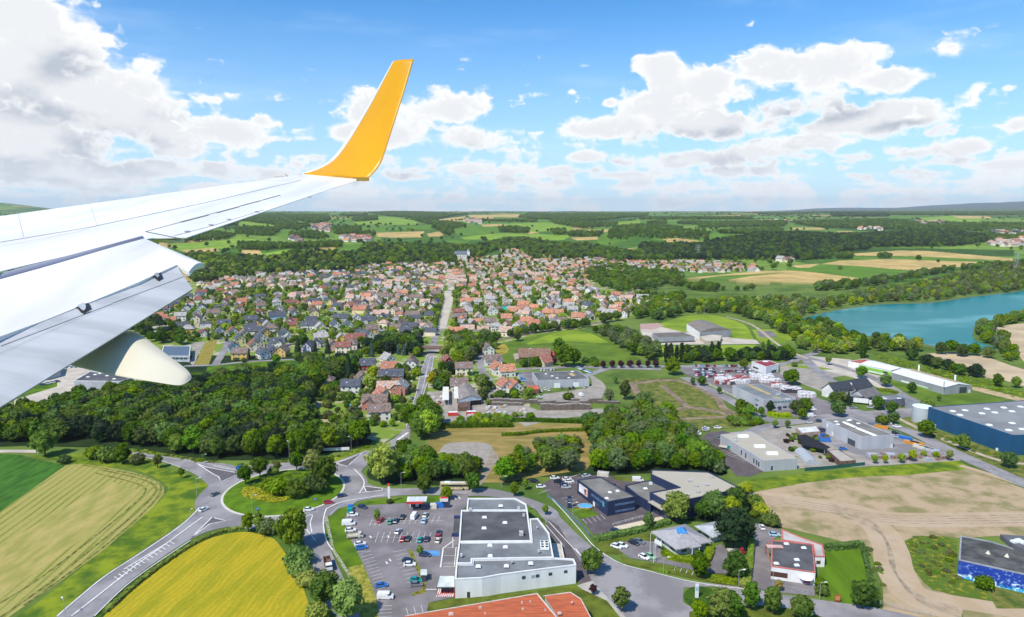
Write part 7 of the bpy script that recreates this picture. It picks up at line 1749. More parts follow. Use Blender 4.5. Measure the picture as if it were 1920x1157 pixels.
mass("along the railway below the village",PX(c3,[(605,745),(640,765),(840,765),(1000,745),(1160,722),(1290,700),(1390,712),(1385,745),(1240,750),(1000,775),(870,800),(865,880),(760,870),(610,860),(600,790)]),7.5,(6,11),('broad','round','tall'),('dark','dark','mid','mid'))
mass("in the diagonal belt left of the sports ground",PX(c3,[(1240,690),(1330,700),(1480,735),(1560,730),(1700,800),(1790,890),(1760,925),(1640,890),(1500,805),(1400,750)]),8,(7,13),('broad','tall','round'),('dark','mid','silver','dark'))
mass("behind the sports halls",PX(c4,[(0,555),(150,552),(280,545),(520,530),(650,545),(790,630),(870,640),(955,645),(985,680),(1090,715),(1300,745),(1500,780),(1640,795),(1770,800),(1780,828),(1450,800),(1390,812),(1200,800),(1100,790),(1000,790),(900,720),(780,740),(700,710),(620,655),(560,640),(420,605),(240,610),(90,645),(0,625)]),10,(8,13),('broad','round','tall'),('mid','dark','mid','light','dark'))
mass("in the park beside the lake car park",PX(c4,[(770,735),(900,718),(1000,735),(1090,760),(1090,812),(900,812),(790,795)]),9,(8,10),('round','ball'),('light','light','mid'))
mass("in the dark row behind the compound",PX(c4,[(225,800),(420,800),(560,790),(680,790),(770,810),(770,850),(600,850),(420,852),(230,855)]),8,(7,11),('broad','round'),('dark','needle','dark'))
mass("along the fern strip by the sand",PX(D1,[(780,90),(900,100),(1200,180),(1400,240),(1570,290),(1560,325),(1380,300),(1180,240),(1000,180),(780,130)]),6,(7,10),('broad','round'),('needle','dark'))
mass("on the wooded spit in the lake",PX(c4,[(1670,700),(1705,660),(1840,620),(1960,600),(1960,640),(1830,665),(1740,690),(1830,720),(1880,800),(1900,850),(1830,850),(1780,800),(1690,745)]),9,(6,11),('broad','tall'),('mid','silver','mid'))
mass("on the far shore of the lake",PX(c4,[(600,545),(760,525),(960,535),(1040,505),(1240,475),(1450,435),(1600,395),(1920,385),(2000,400),(2000,470),(1850,500),(1650,518),(1450,545),(1200,553),(960,580),(800,625),(700,615)]),13,(7,12),('broad','round','tall'),('silver','mid','silver','olive','mid','light'))
mass("in the hedge between lake and fields",PX(c4,[(860,480),(1100,440),(1260,425),(1380,400),(1700,362),(1900,348),(1960,350),(1960,372),(1600,392),(1240,458),(1040,490),(880,500)]),14,(8,14),('broad','round'),('dark','mid','silver'))
mass("in the dark hedge field trees",PX(c4,[(0,395),(160,420),(260,455),(330,450),(420,475),(600,470),(620,490),(420,500),(280,500),(200,480),(120,460),(0,480)]),13,(7,12),('broad','round'),('dark','mid'))
mass("on the slope below the old town",PX(c3,[(1380,420),(1560,390),(1700,420),(1920,440),(1920,470),(1840,480),(1780,520),(1650,525),(1560,540),(1500,520),(1440,500),(1400,470)]),12,(8,13),('broad','round','tall'),('dark','mid'))
mass("beside the sunlit meadow",PX(c3,[(1640,560),(1840,540),(1920,560),(1920,600),(1840,650),(1700,680),(1560,690),(1440,710),(1480,680),(1640,650),(1760,620),(1780,590),(1700,590)]),10,(7,12),('broad','round'),('mid','dark','mid'))
mass("along the upper gardens at the wing flap",PX(c2,[(0,850),(80,820),(160,800),(260,840),(300,880),(360,920),(360,950),(200,950),(100,910)]),9,(7,12),('broad','round'),('dark','needle'))
mass("around the meadow farm",PX(c6,[(0,270),(300,255),(320,260),(320,285),(230,300),(0,300)]) if False else PX(E4,[(1500,700),(1620,680),(1700,690),(1710,760),(1630,780),(1520,740)]),7,(5,7),('broad','shrub'),('dark','mid'))
mass("behind the navy hall by the bare lot",PX(B1,[(1250,350),(1330,380),(1400,450),(1470,540),(1540,600),(1640,640),(1540,650),(1400,600),(1310,600),(1180,590),(1290,520),(1330,420)]),5.5,(3,6),('shrub','shrub','broad'),('mid','light','mid','dark'))
mass("on the weedy bank by the glazed warehouse",PX(E5,[(350,720),(500,700),(640,690),(800,790),(700,835),(460,835)]),5,(2.5,4.5),('shrub',),('mid','mid','dark'))
mass("in front of the gardens below the white house",PX(D3,[(40,1070),(300,1050),(600,1120),(860,1110),(880,1157),(700,1180),(400,1157),(100,1140)]) ,6,(4,6.5),('broad','round'),('mid','silver','light'))
mass("inside the dry field",PX(B3,[(830,1060),(900,1000),(1000,1010),(1080,995),(1150,1005),(1200,1060),(1210,1110),(1100,1157),(840,1157),(700,1150)]),5.5,(4,6.5),('broad','tall','shrub'),('mid','silver','mid'))
mass("in the timber yard's gardens",PX(B3,[(500,860),(690,870),(700,915),(440,925),(240,915),(250,900)]) ,5,(2.5,5),('shrub',),('mid','light','mid'))
mass("round the small hedged plots",PX(B3,[(700,830),(850,810),(900,870),(850,880),(720,880)]),5,(2,4),('shrub',),('mid','light'))
mass("by the barn",PX(E4,[(760,740),(860,700),(1040,700),(1040,770),(780,775)]),5,(4,7),('broad','shrub'),('mid','dark'))
cand=[]
def fillmass(m,lst,dist_scale=True,maxd=1e9):
 place,P,sp,hr,species,cols=m; Q=[]; h_=sum(hr)/2*.8
 for x,y in P:
  q=gt(x,y)
  if q is None: continue
  if inpoly(x,y+4,P) and 'garden' not in place and 'slope' not in place and 'old town' not in place:   # canopy tops bound the outline above, feet below
   q=gt(x,y+min(.8*h_*FPX/q.length,45)) or q
  Q.append((q.x,q.y))
 if len(Q)<3: return
 xs=[p[0] for p in Q];ys=[p[1] for p in Q]; nx=int((max(xs)-min(xs))/sp)+1; ny=int((max(ys)-min(ys))/(sp*.87))+1
 for j in range(ny+1):
  for i in range(nx+1):
   x=min(xs)+(i+.5*(j%2)+rt_.uniform(-.38,.38))*sp; y=min(ys)+(j+rt_.uniform(-.38,.38))*sp*.87
   if inpoly(x,y,Q):
    sp_=rt_.choice(species); lst.append([x,y,rt_.uniform(*hr),sp_,rt_.choice(cols) if sp_!='spruce' else rt_.choice(('needle','needle','blue','dark')),place])
for m in MASS: fillmass(m,cand)
# garden trees of the village
gp_=[]
for z in ZONES: fillmass(("in gardens "+z[0].replace('in the','of the') if z[0].startswith('in') else "in gardens "+z[0],z[1],11 if 'railway' not in z[0] else 10,(3,7.5),('round','broad','shrub','tall','shrub','round','spruce'),('mid','light','mid','dark','light','mid')),gp_)
for nm,P,dx,dy in CORE: fillmass(("in the old town",P,15,(4,10),('round','broad'),('mid','dark','light')),gp_)
gp_=[q for q in gp_ if not blocked(q[0],q[1],6.0)]
fillmass(("in the gardens left of the main road",PX(c5,[(60,470),(500,460),(980,400),(960,560),(900,720),(860,880),(560,900),(300,900),(60,800)]),9,(2.5,7),('round','shrub','broad','tall'),('mid','light','mid','dark','olive')),gp_)
fillmass(("in the gardens round the side lane",PX(c5,[(1100,460),(1240,420),(1460,420),(1480,700),(1900,700),(1920,560),(1800,540),(1740,400),(1540,300),(1700,500),(1540,560),(1480,520),(1300,560)]),9,(2.5,6),('round','shrub'),('mid','light','dark')),gp_)
gp_=[q for q in gp_ if not blocked(q[0],q[1],5.0)]
# avenue trees
AV=[]
for a,c in (((522,760),(572,560)),((630,740),(642,560))):
 A=g(*c3(*a));B=g(*c3(*c)); n=int((B-A).length/6.5)
 for k in range(n): p=A.lerp(B,k/n); AV.append([p.x+rt_.uniform(-.5,.5),p.y,rt_.uniform(4.5,6.5),'round',rt_.choice(('mid','light','dark')),"in the rows lining the avenue"])
cand+=AV
for q in gp_: cand.append(q)
cand.sort(key=lambda c:-c[2]/sqrt(c[0]**2+c[1]**2+CAM_H**2))
lim={'broadleaf_tree':296,'spruce_tree':296,'poplar_tree':290,'shrub':290,'young_tree':290}
cnt={k:sum(1 for t in T1 if KIND[t[4]]==k) for k in lim}
COLN={'dark':'dark green','mid':'green','light':'light green','silver':'silvery green','olive':'olive green','needle':'nearly black-green','deep':'deep green','purple':'purple','gold':'golden','blue':'blue-green'}
SPN={'broad':'broad-crowned','round':'round-crowned','tall':'narrow-crowned','spruce':'pointed','shrub':'low','ball':'round-headed'}
STUFF=[]; inview=lambda x,y: y>60 and abs(x/y)<.80
for c in cand:
 k=KIND[c[3]]; d=sqrt(c[0]**2+c[1]**2)
 if cnt[k]<lim[k] and inview(c[0],c[1]) and d<900:
  cnt[k]+=1; hh='tall' if c[2]>11 else 'medium-sized' if c[2]>8 else 'small'
  noun={'broadleaf_tree':'tree','spruce_tree':'conifer','shrub':'bush','young_tree':'tree','poplar_tree':'poplar'}[k]
  tree(c[0],c[1],0,c[2],c[3],c[4],f"{hh} {SPN[c[3]]} {COLN[c[4]]} {noun} {c[5]}","trees "+c[5],rt_)
 else: STUFF.append(c)
# far woods
FARW=[]
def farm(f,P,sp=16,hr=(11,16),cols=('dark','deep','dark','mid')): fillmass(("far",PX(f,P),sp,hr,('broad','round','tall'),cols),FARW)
farm(c2,[(380,365),(560,372),(720,372),(900,388),(1100,335),(1330,345),(1490,355),(1530,300),(1700,300),(1920,335),(1920,425),(1650,438),(1500,448),(1430,475),(1250,485),(1000,495),(850,505),(700,525),(560,550),(430,555),(380,520),(500,450),(420,400)],12,(10,15),('dark','mid','dark','needle','light'))
farm(c2,[(120,270),(250,300),(430,290),(640,272),(690,250),(680,235),(500,215),(340,250)]); farm(c2,[(690,210),(820,190),(980,215),(920,255),(700,240)]); farm(c2,[(1040,225),(1200,215),(1300,262),(1200,272),(1040,262)]); farm(c2,[(1310,205),(1500,200),(1490,245),(1330,240)])
farm(c2,[(600,190),(700,180),(760,110),(900,105),(1040,110),(1100,170),(1180,180),(1100,215),(980,205),(940,180),(720,150)],20); farm(c2,[(1040,115),(1280,110),(1300,150),(1200,170),(1080,150)],22); farm(c2,[(700,300),(900,290),(1060,300),(1200,290),(1380,300),(1360,325),(1100,330),(800,345),(720,335)],15)
farm(c3,[(150,88),(300,80),(640,76),(710,96),(630,104),(540,124),(430,122),(250,106)],26); farm(c3,[(1010,102),(1060,86),(1200,92),(1720,94),(1720,108),(1400,134),(1180,128),(1000,116)],28); farm(c3,[(880,182),(960,163),(1060,185),(1050,206),(900,199)],18); farm(c3,[(60,122),(200,106),(200,130),(70,140)],22)
farm(c3,[(0,172),(100,182),(100,215),(0,212)],18); farm(c3,[(1180,190),(1260,185),(1260,212),(1200,214)],18); farm(c3,[(1270,207),(1340,192),(1470,207),(1460,226),(1280,223)],18); farm(c3,[(1180,126),(1400,140),(1560,147),(1530,167),(1350,180),(1200,152)],24); farm(c3,[(1530,162),(1700,150),(1920,172),(1920,224),(1700,212),(1600,238),(1500,238)],19)
farm(c3,[(400,130),(540,130),(640,140),(690,150),(700,165),(620,180),(560,205),(520,185),(520,150)],22); farm(c3,[(100,195),(180,190),(200,222),(160,235),(100,225)],18); farm(c3,[(560,185),(625,182),(625,212),(565,212)],17); farm(c3,[(720,130),(860,125),(1100,133),(1100,140),(860,140)],26); farm(c3,[(0,100),(150,96),(100,108),(0,112)],26)
farm(c3,[(0,335),(100,292),(400,272),(560,262),(700,272),(880,240),(930,225),(1010,226),(1200,252),(1360,262),(1480,272),(1640,305),(1920,255),(1920,352),(1700,362),(1500,357),(1380,352),(1130,347),(1090,362),(1000,302),(860,302),(780,342),(640,342),(640,372),(560,372),(440,377),(260,372),(240,387),(130,387),(0,415)],12.5,(10,15),('dark','mid','dark','needle','mid'))
farm(c4,[(0,255),(280,255),(500,220),(760,200),(1000,212),(1400,198),(1700,212),(1760,250),(1600,272),(1150,278),(1140,290),(950,290),(960,335),(760,342),(560,340),(320,340),(60,328),(0,310)],13,(12,17),('needle','dark','needle','dark')); farm(c4,[(0,172),(340,202),(350,238),(0,234)],18); farm(c4,[(400,192),(700,177),(720,210),(400,214)],18); farm(c4,[(280,156),(740,150),(720,175),(300,180)],20)
farm(c4,[(560,108),(1200,88),(1920,78),(1920,90),(1200,100),(700,116)],36); farm(c4,[(950,104),(1220,96),(1240,124),(960,124)],24,cols=('needle','dark')); farm(c4,[(1060,112),(1400,92),(1920,96),(1920,118),(1300,116)],28); farm(c4,[(1160,320),(1250,318),(1250,336),(1160,332)],14); farm(c4,[(970,316),(1060,318),(1060,338),(970,336)],14)
farm(c4,[(740,150),(1240,135),(1400,150),(1700,155),(1920,160),(1920,195),(1700,200),(1300,190),(900,180)],21,(9,14),('dark','mid','dark')); farm(c4,[(0,128),(340,130),(560,130),(560,138),(0,140)],26); farm(c4,[(40,145),(130,145),(130,162),(40,160)],22); farm(c4,[(190,148),(300,150),(300,165),(190,163)],22)
farm(c4,[(1920,165),(1920,240),(1740,260),(1700,215),(1740,190)],17,(9,13),('dark','mid'))
# scattered single trees over the hills and hedgerows
for _ in range(2600):
 az=rt_.uniform(-40,42); r=1500*(6.5**rt_.random()); x=r*sin(radians(az)); y=r*cos(radians(az))
 nfac=fbm(x,y,500,2)
 if cover(x,y) is None and nfac>-.12 or rt_.random()<.06: FARW.append([x,y,rt_.uniform(8,14),rt_.choice(('broad','round')),rt_.choice(('dark','mid','dark')),'far'])
def gn_scatter(name,label,pts,zf):
 """one object: a cloud of points that carries a tree on each (geometry nodes)"""
 colr=bpy.data.collections.get("scatter_sources")
 if colr is None:
  colr=bpy.data.collections.new("scatter_sources")
  k=0
  for sp,L_ in SP.items():
   for col in FM:
    for (cm,tm) in L_[:2]:
     if col in ('purple','gold') or (col=='blue' and sp!='spruce'): continue
     me=cm.copy(); me.materials.clear(); me.materials.append(FM[col]); o=bpy.data.objects.new(f"src_{k:03d}",me); colr.objects.link(o); SRC.setdefault((sp,col),[]).append(k); k+=1
 me=bpy.data.meshes.new(name); me.from_pydata([(p[0],p[1],zf(p[0],p[1])-.2) for p in pts],[],[])
 a=me.attributes.new("idx",'INT','POINT'); a.data.foreach_set('value',[rt_.choice(SRC[(p[3],p[4])]) for p in pts])
 a=me.attributes.new("scl",'FLOAT_VECTOR','POINT'); v=[]
 for p in pts: s=p[2]/10; w=s*rt_.uniform(.95,1.3)*(p[6] if len(p)>6 else 1); v+=[w,w,s]
 a.data.foreach_set('vector',v)
 a=me.attributes.new("rotz",'FLOAT_VECTOR','POINT'); v=[]
 for p in pts: v+=[0,0,rt_.uniform(0,6.28)]
 a.data.foreach_set('vector',v)
 o=bpy.data.objects.new(name,me); link(o); tag(o,label,kind='stuff')
 ng=bpy.data.node_groups.new(name,'GeometryNodeTree'); ng.interface.new_socket("Geometry",in_out='INPUT',socket_type='NodeSocketGeometry'); ng.interface.new_socket("Geometry",in_out='OUTPUT',socket_type='NodeSocketGeometry')
 gi=ng.nodes.new('NodeGroupInput');go=ng.nodes.new('NodeGroupOutput');ip=ng.nodes.new('GeometryNodeInstanceOnPoints');ci=ng.nodes.new('GeometryNodeCollectionInfo'); ci.inputs[0].default_value=colr; ci.inputs['Separate Children'].default_value=True; ci.inputs['Reset Children'].default_value=True
 def na(n_,ty): q=ng.nodes.new('GeometryNodeInputNamedAttribute'); q.data_type=ty; q.inputs[0].default_value=n_; return q.outputs[0]
 l=ng.links.new; l(gi.outputs[0],ip.inputs['Points']); l(ci.outputs[0],ip.inputs['Instance']); ip.inputs['Pick Instance'].default_value=True
 l(na("idx",'INT'),ip.inputs['Instance Index']); l(na("scl",'FLOAT_VECTOR'),ip.inputs['Scale'])
 e2r=ng.nodes.new('FunctionNodeEulerToRotation'); l(na("rotz",'FLOAT_VECTOR'),e2r.inputs[0]); l(e2r.outputs[0],ip.inputs['Rotation']); l(ip.outputs[0],go.inputs[0])
 md=o.modifiers.new("scatter",'NODES'); md.node_group=ng
 return o
SRC={}
gn_scatter("woodland","the trees and bushes of the woods and gardens beyond the nearest few hundred",STUFF,hfun)
for p in FARW:
 d=sqrt(p[0]**2+p[1]**2)
 if d>2600: p.append(1+min(1.4,(d-2600)/3200))
gn_scatter("distant_woods","woods and hedgerow trees on the far hills",FARW,hfun)
# low undergrowth on verges and rough ground
UG=[]
for P,sp,cols in ((PX(cA,[(560,455),(850,497),(1000,520),(1200,500),(1380,490),(1560,435),(1560,445),(1380,500),(1200,515),(850,512),(560,465)]),2.6,('mid','olive','light')),(PX(D1,[(1100,760),(1800,1000),(1860,1040),(1500,960),(1300,900),(1050,800)]),3.6,('olive','mid')),(PX(D1,[(640,120),(760,140),(1200,240),(1570,330),(1900,440),(1900,500),(1500,390),(1000,290),(700,190)]),3.2,('light','light','mid')),
 (PX(B2,[(975,770),(1010,700),(1200,700),(1270,800),(1270,900),(1400,970),(1200,980),(1080,900)]),3.4,('olive','mid','gold')),(PX(B2,[(740,760),(800,780),(850,900),(850,1000),(830,1060),(790,1000)]),3.0,('olive','mid')),(PX(E1,[(400,470),(420,400),(520,350),(700,330),(960,300),(1100,330),(1180,480),(1100,520),(900,560),(740,580),(600,520)]),1.7,('mid','dark','mid'))):
 Q=[tuple(g(*q))[:2] for q in P]; xs=[p[0] for p in Q];ys=[p[1] for p in Q]
 for j in range(int((max(ys)-min(ys))/sp)+1):
  for i in range(int((max(xs)-min(xs))/sp)+1):
   x=min(xs)+(i+rt_.random())*sp;y=min(ys)+(j+rt_.random())*sp
   if inpoly(x,y,Q): UG.append([x,y,rt_.uniform(.6,1.5),'shrub','light' if cols[0]=='gold' else rt_.choice(cols) if True else '','',1.3])
UG=[[*u[:4],('olive' if u[4]=='gold' else u[4]),*u[5:]] for u in UG]
gn_scatter("undergrowth","low bushes and weeds on banks and verges",UG,lambda x,y:1.3*(1-min(1,((x-CX)**2+(y-CY)**2)/24.0**2)) if (x-CX)**2+(y-CY)**2<24**2 else 0.0)
# yellow flower bed on the roundabout
P=[g(*E1(*p)) for p in [(310,530),(350,480),(450,480),(600,520),(700,580),(860,600),(760,645),(640,650),(480,620),(340,580)]]; Q=bez(P+[P[0]],4)[:-1]
b=MB(); cxm=sum(q.x for q in Q)/len(Q); cym=sum(q.y for q in Q)/len(Q); rg=random.Random(8); xs=[q.x for q in Q];ys=[q.y for q in Q]; QQ=[(q.x,q.y) for q in Q]
for _ in range(5200):
 x=rg.uniform(min(xs),max(xs));y=rg.uniform(min(ys),max(ys))
 if inpoly(x,y,QQ):
  z=1.5*(1-((x-CX)**2+(y-CY)**2)/25**2)+.3+rg.uniform(.2,.6); s=rg.uniform(.1,.28); nn=Vector((rg.gauss(0,.5),rg.gauss(0,.5),1)).normalized(); u=nn.orthogonal().normalized()*s; v=nn.cross(u); c=Vector((x,y,z)); b.add([c-u-v,c+u-v,c+u+v,c-u+v],[(0,1,2,3)],0 if rg.random()<.6 else 1)
tag(b.build("flower_bed",[mat("yellow_petals",(.46,.38,.03),.8),FM['light']]),"yellow flowering bed on the roundabout",kind='stuff')
# hedges
def hedge(f,pts,w,h,col,label,sm_=True):
 P=[g(*f(*p)) for p in pts]; Q=bez(P,4) if sm_ and len(P)>2 else [Vector(p[:2]) for p in P]; o0=Vector((Q[0].x,Q[0].y,0)); rg=random.Random(len(label)); core=MB(); lv=MB()
 for a,c in zip(Q,Q[1:]):
  L_=(c-a).length; m=(a+c)/2-o0.xy; core.box((m.x,m.y,h/2),(L_+.1,w,h),atan2(c.y-a.y,c.x-a.x)); e=(c-a)/max(L_,.01); nn=Vector((-e.y,e.x)); k=int(L_*(w+2*h)*3.2)
  for _ in range(min(k,900)):
   t=rg.random(); sd=rg.uniform(-h-w/2,h+w/2)
   if abs(sd)<w/2: off=nn*sd; z=h+rg.uniform(-.05,.15)
   else: off=nn*(w/2+rg.uniform(0,.12))*(1 if sd>0 else -1); z=h+w/2-abs(sd)
   q=a-o0.xy+e*L_*t+off; p=Vector((q.x,q.y,z)); s=rg.uniform(.16,.34); u=Vector((rg.gauss(0,1),rg.gauss(0,1),rg.gauss(0,1))).normalized()*s; v=u.orthogonal().normalized()*s; core.add([p-u-v,p+u-v,p+u+v,p-u+v],[(0,1,2,3)])
 o=core.build("hedge",FM[col]); o.location=o0; tag(o,label,"hedge"); return o
hedge(B1,[(468,722),(600,695),(760,660),(905,618)],2.2,1.8,'mid',"clipped bright green hedge between the navy car park and the pavilion garden")
hedge(B1,[(1378,730),(1366,850),(1352,975)],1.8,2.0,'light',"light green hedge down the left side of the workshop drive")
hedge(E3,[(390,590),(440,640),(560,670),(720,695),(850,690),(895,620),(915,530)],2.4,1.5,'mid',"curved clipped hedge wrapped round the large pavilion",)
hedge(E3,[(920,885),(1060,905),(1210,935)],2.0,1.6,'mid',"clipped hedge along the road before the broad dark tree")
hedge(E3,[(310,790),(440,810)],1.2,1.0,'mid',"short low hedge behind the pavement lamp",False)
hedge(B3,[(150,935),(400,930),(700,925)],2.5,2.4,'dark',"long dark hedge along the top of the dry field")
hedge(B3,[(705,888),(900,890),(1210,900)],2.2,2.0,'dark',"thin hedge along the upper right edge of the dry field")
hedge(B3,[(618,992),(750,987),(900,968),(1060,960),(1225,955)],2.2,1.4,'dark',"low hedge running across the middle of the dry field")
hedge(B2,[(512,772),(620,762),(722,752)],2.2,2.0,'dark',"dark hedge at the back of the striped lawn")
hedge(B2,[(724,756),(760,900),(805,1100)],1.2,1.8,'dark',"narrow dark hedge down the right side of the striped lawn")
hedge(c5,[(60,665),(300,660),(580,655)],1.6,1.8,'dark',"dark hedge behind the swimming pool garden")
hedge(c5,[(140,805),(330,812),(525,792)],1.6,2.2,'needle',"black-green hedge in front of the pool garden sheds")
hedge(c5,[(1625,625),(1700,640),(1790,650)],2.4,3.0,'needle',"row of dark clipped conifers below the red-gabled houses",)
hedge(E5,[(850,700),(960,725),(1085,720)],3.5,1.8,'light',"bright clipped hedge before the glazed warehouse's entrance")
hedge(E6,[(0,432),(160,440),(240,425)],1.4,1.6,'dark',"hedge in front of the leftmost white estate houses")
hedge(cA,[(440,1140),(600,1000),(780,872),(900,812),(1020,785)],1.4,.9,'mid',"rough green hedge bank along the golden field's upper edge")
hedge(D1,[(660,420),(760,430),(830,450)],3,1.6,'mid',"hedge behind the grey modular store")
# ------------------------------------------------------------------ vehicles
CC={'white':(.78,.78,.78),'silver':(.45,.48,.52),'grey':(.16,.17,.19),'black':(.015,.015,.02),'navy':(.02,.035,.09),'blue':(.02,.15,.50),'light blue':(.35,.52,.68),'red':(.42,.015,.03),'green':(.03,.28,.14),'teal':(.0,.28,.26),'cream':(.66,.62,.50),'pale green':(.25,.50,.28),'orange':(.65,.28,.03)}
PM={k:mat("paint_"+k.replace(' ','_'),v,.25,.04,1,spec=.5,coat=.6) for k,v in CC.items()}
tyre=mat("tyre",(.02,.02,.02),.8); cglass=mat("car_glass",(.02,.03,.04),.08,spec=.7); lampm=mat("lamp_lens",(.7,.7,.65),.2); rimm=mat("rim",(.4,.4,.42),.35,metal=.5); redl=mat("tail_lens",(.35,.02,.02),.3)
def loft(b,secs,y0=None,mi=0):
 """secs: (x, z0, z1, halfwidth)"""
 vs=[];n=len(secs)
 for x,z0,z1,w in secs: vs+=[(x,-w,z0),(x,w,z0),(x,w*1.0,(z0+z1)/2+.1*(z1-z0)),(x,w*.88,z1),(x,-w*.88,z1),(x,-w,(z0+z1)/2+.1*(z1-z0))]
 fs=[(6*i+k,6*i+(k+1)%6,6*(i+1)+(k+1)%6,6*(i+1)+k) for i in range(n-1) for k in range(6)]+[(5,4,3,2,1,0),tuple(6*(n-1)+k for k in range(6))]
 b.add(vs,[f[::-1] for f in fs],mi)
def fixn(o):
 bm=bmesh.new(); bm.from_mesh(o.data); bmesh.ops.recalc_face_normals(bm,faces=bm.faces); bm.to_mesh(o.data); bm.free(); return o
def wheels(root,xs,w,r=.33):
 for x in xs:
  for s in (-1,1): b=MB(); b.cyl((x,s*w-.1,r),r,.2,14,axis='y'); o=b.build("wheel",tyre,root); c=MB(); c.cyl((x,s*w+(-.12 if s<0 else .10),r),r*.6,.02,10,axis='y'); c.build("rim",rimm,o)
def lamps(root,L_,w,z=.68):
 for s in (-1,1):
  b=MB(); b.box((L_/2-.04,s*w,z),(.14,.34,.16)); b.build("headlight",lampm,root); b=MB(); b.box((-L_/2+.03,s*w,z+.06),(.12,.26,.18)); b.build("tail_light",redl,root)
def car_proto():
 r=empty("car"); b=MB(); loft(b,[(-2.1,.35,.80,.78),(-1.95,.22,.98,.86),(-1.2,.2,1.0,.88),(.9,.2,.96,.88),(1.7,.22,.84,.86),(2.08,.32,.66,.76)]); fixn(b.build("body",PM['white'],r))
 b=MB(); loft(b,[(-1.75,.94,1.0,.80),(-1.25,.94,1.40,.76),(.1,.94,1.43,.76),(1.0,.92,.98,.78)]); g_=fixn(b.build("windows",cglass,r))
 b=MB(); b.box((-.55,0,1.445),(1.5,1.25,.05)); b.build("car_roof",PM['white'],r); wheels(r,(-1.3,1.3),.78); lamps(r,4.15,.58); return r
def van_proto():
 r=empty("van"); b=MB(); loft(b,[(-2.6,.3,1.95,.92),(-2.5,.25,2.1,.96),(1.2,.25,2.1,.96),(1.75,.25,1.35,.94),(2.5,.3,.95,.88)]); fixn(b.build("body",PM['white'],r))
 b=MB(); b.add([(1.25,-.78,2.0),(1.25,.78,2.0),(1.8,.80,1.38),(1.8,-.80,1.38)],[(0,3,2,1)]); b.box((1.15,0,1.6),(.8,1.9,.5)); b.build("windows",cglass,r); wheels(r,(-1.6,1.7),.84,.36); lamps(r,5.1,.66,.8); return r
def pickup_proto():
 r=empty("flatbed_truck"); b=MB(); loft(b,[(.9,.4,1.2,.95),(1.0,.35,2.1,.95),(2.2,.35,2.05,.93),(2.8,.4,1.15,.88)]); fixn(b.build("cab",PM['white'],r)); b=MB(); b.box((2.1,0,1.65),(.95,1.9,.5)); b.build("windows",cglass,r)
 b=MB(); b.box((-1.2,0,.85),(4.1,1.95,.2)); b.box((-1.2,.95,1.15),(4.1,.06,.45)); b.box((-1.2,-.95,1.15),(4.1,.06,.45)); b.box((-3.2,0,1.15),(.06,1.9,.45)); b.build("flatbed",mat("bed_cream",(.6,.56,.46)),r); wheels(r,(-2,1.9),.84,.38); lamps(r,5.6,.66,.8); return r
def truck_proto():
 r=empty("tipper_truck"); b=MB(); loft(b,[(1.7,.6,2.6,1.15),(1.9,.5,2.8,1.2),(3.5,.5,2.7,1.2),(3.75,.6,1.6,1.18)]); fixn(b.build("cab",PM['white'],r)); b=MB(); b.box((3.25,0,2.1),(.9,2.44,.7)); b.build("windows",cglass,r)
 b=MB(); b.box((-1.0,0,1.25),(5.2,2.4,.2));
 for s in (-1,1): b.box((-1.0,s*1.2,1.9),(5.2,.08,1.3))
 b.box((1.6,0,2.0),(.08,2.4,1.5)); b.box((-3.6,0,1.9),(.08,2.4,1.3)); b.build("tipping_body",mat("tipper_brown",(.20,.12,.09),.8,.3,1),r); b=MB(); b.box((0,0,.8),(7,.9,.3)); b.build("chassis",tyre,r); wheels(r,(-2.6,-1.4,2.7),1.05,.5); lamps(r,7.4,.9,.9); return r
def lorry_proto():
 r=empty("articulated_lorry"); b=MB(); b.box((-1.5,0,2.4),(9.5,2.5,2.8)); b.build("trailer_box",PM['white'],r); b=MB(); loft(b,[(3.7,.6,3.0,1.15),(4.0,.5,3.2,1.2),(5.3,.5,3.0,1.2),(5.6,.6,1.8,1.15)]); fixn(b.build("cab",PM['white'],r)); b=MB(); b.box((5.1,0,2.3),(.8,2.44,.7)); b.build("windows",cglass,r); wheels(r,(-5,-3.8,4.4),1.05,.5); return r
PROTO={'car':car_proto,'van':van_proto,'flatbed':pickup_proto,'tipper':truck_proto,'lorry':lorry_proto}; PR={}
def vehicle(kind,f,x,y,deg,col,label,group=None,sc=1.0):
 p=g(*f(x,y)); z=.21
 if kind not in PR:
  PR[kind]=PROTO[kind](); r=PR[kind]; r.location=(p.x,p.y,z); r.rotation_euler=(0,0,radians(deg)); r.scale=(sc,)*3; tag(r,label,{'flatbed':'truck','tipper':'truck','lorry':'lorry'}.get(kind,kind),group)
  for ch in r.children:
   if ch.name.split('.')[0] in ('body','car_roof','cab'): ch.material_slots[0].link='OBJECT'; ch.material_slots[0].material=PM[col]
  return r
 m=PM[col]; return dup(PR[kind],(p.x,p.y,z),radians(deg),sc,label,group,{'body':m,'car_roof':m,'cab':m})
GL="cars in the supermarket car park"
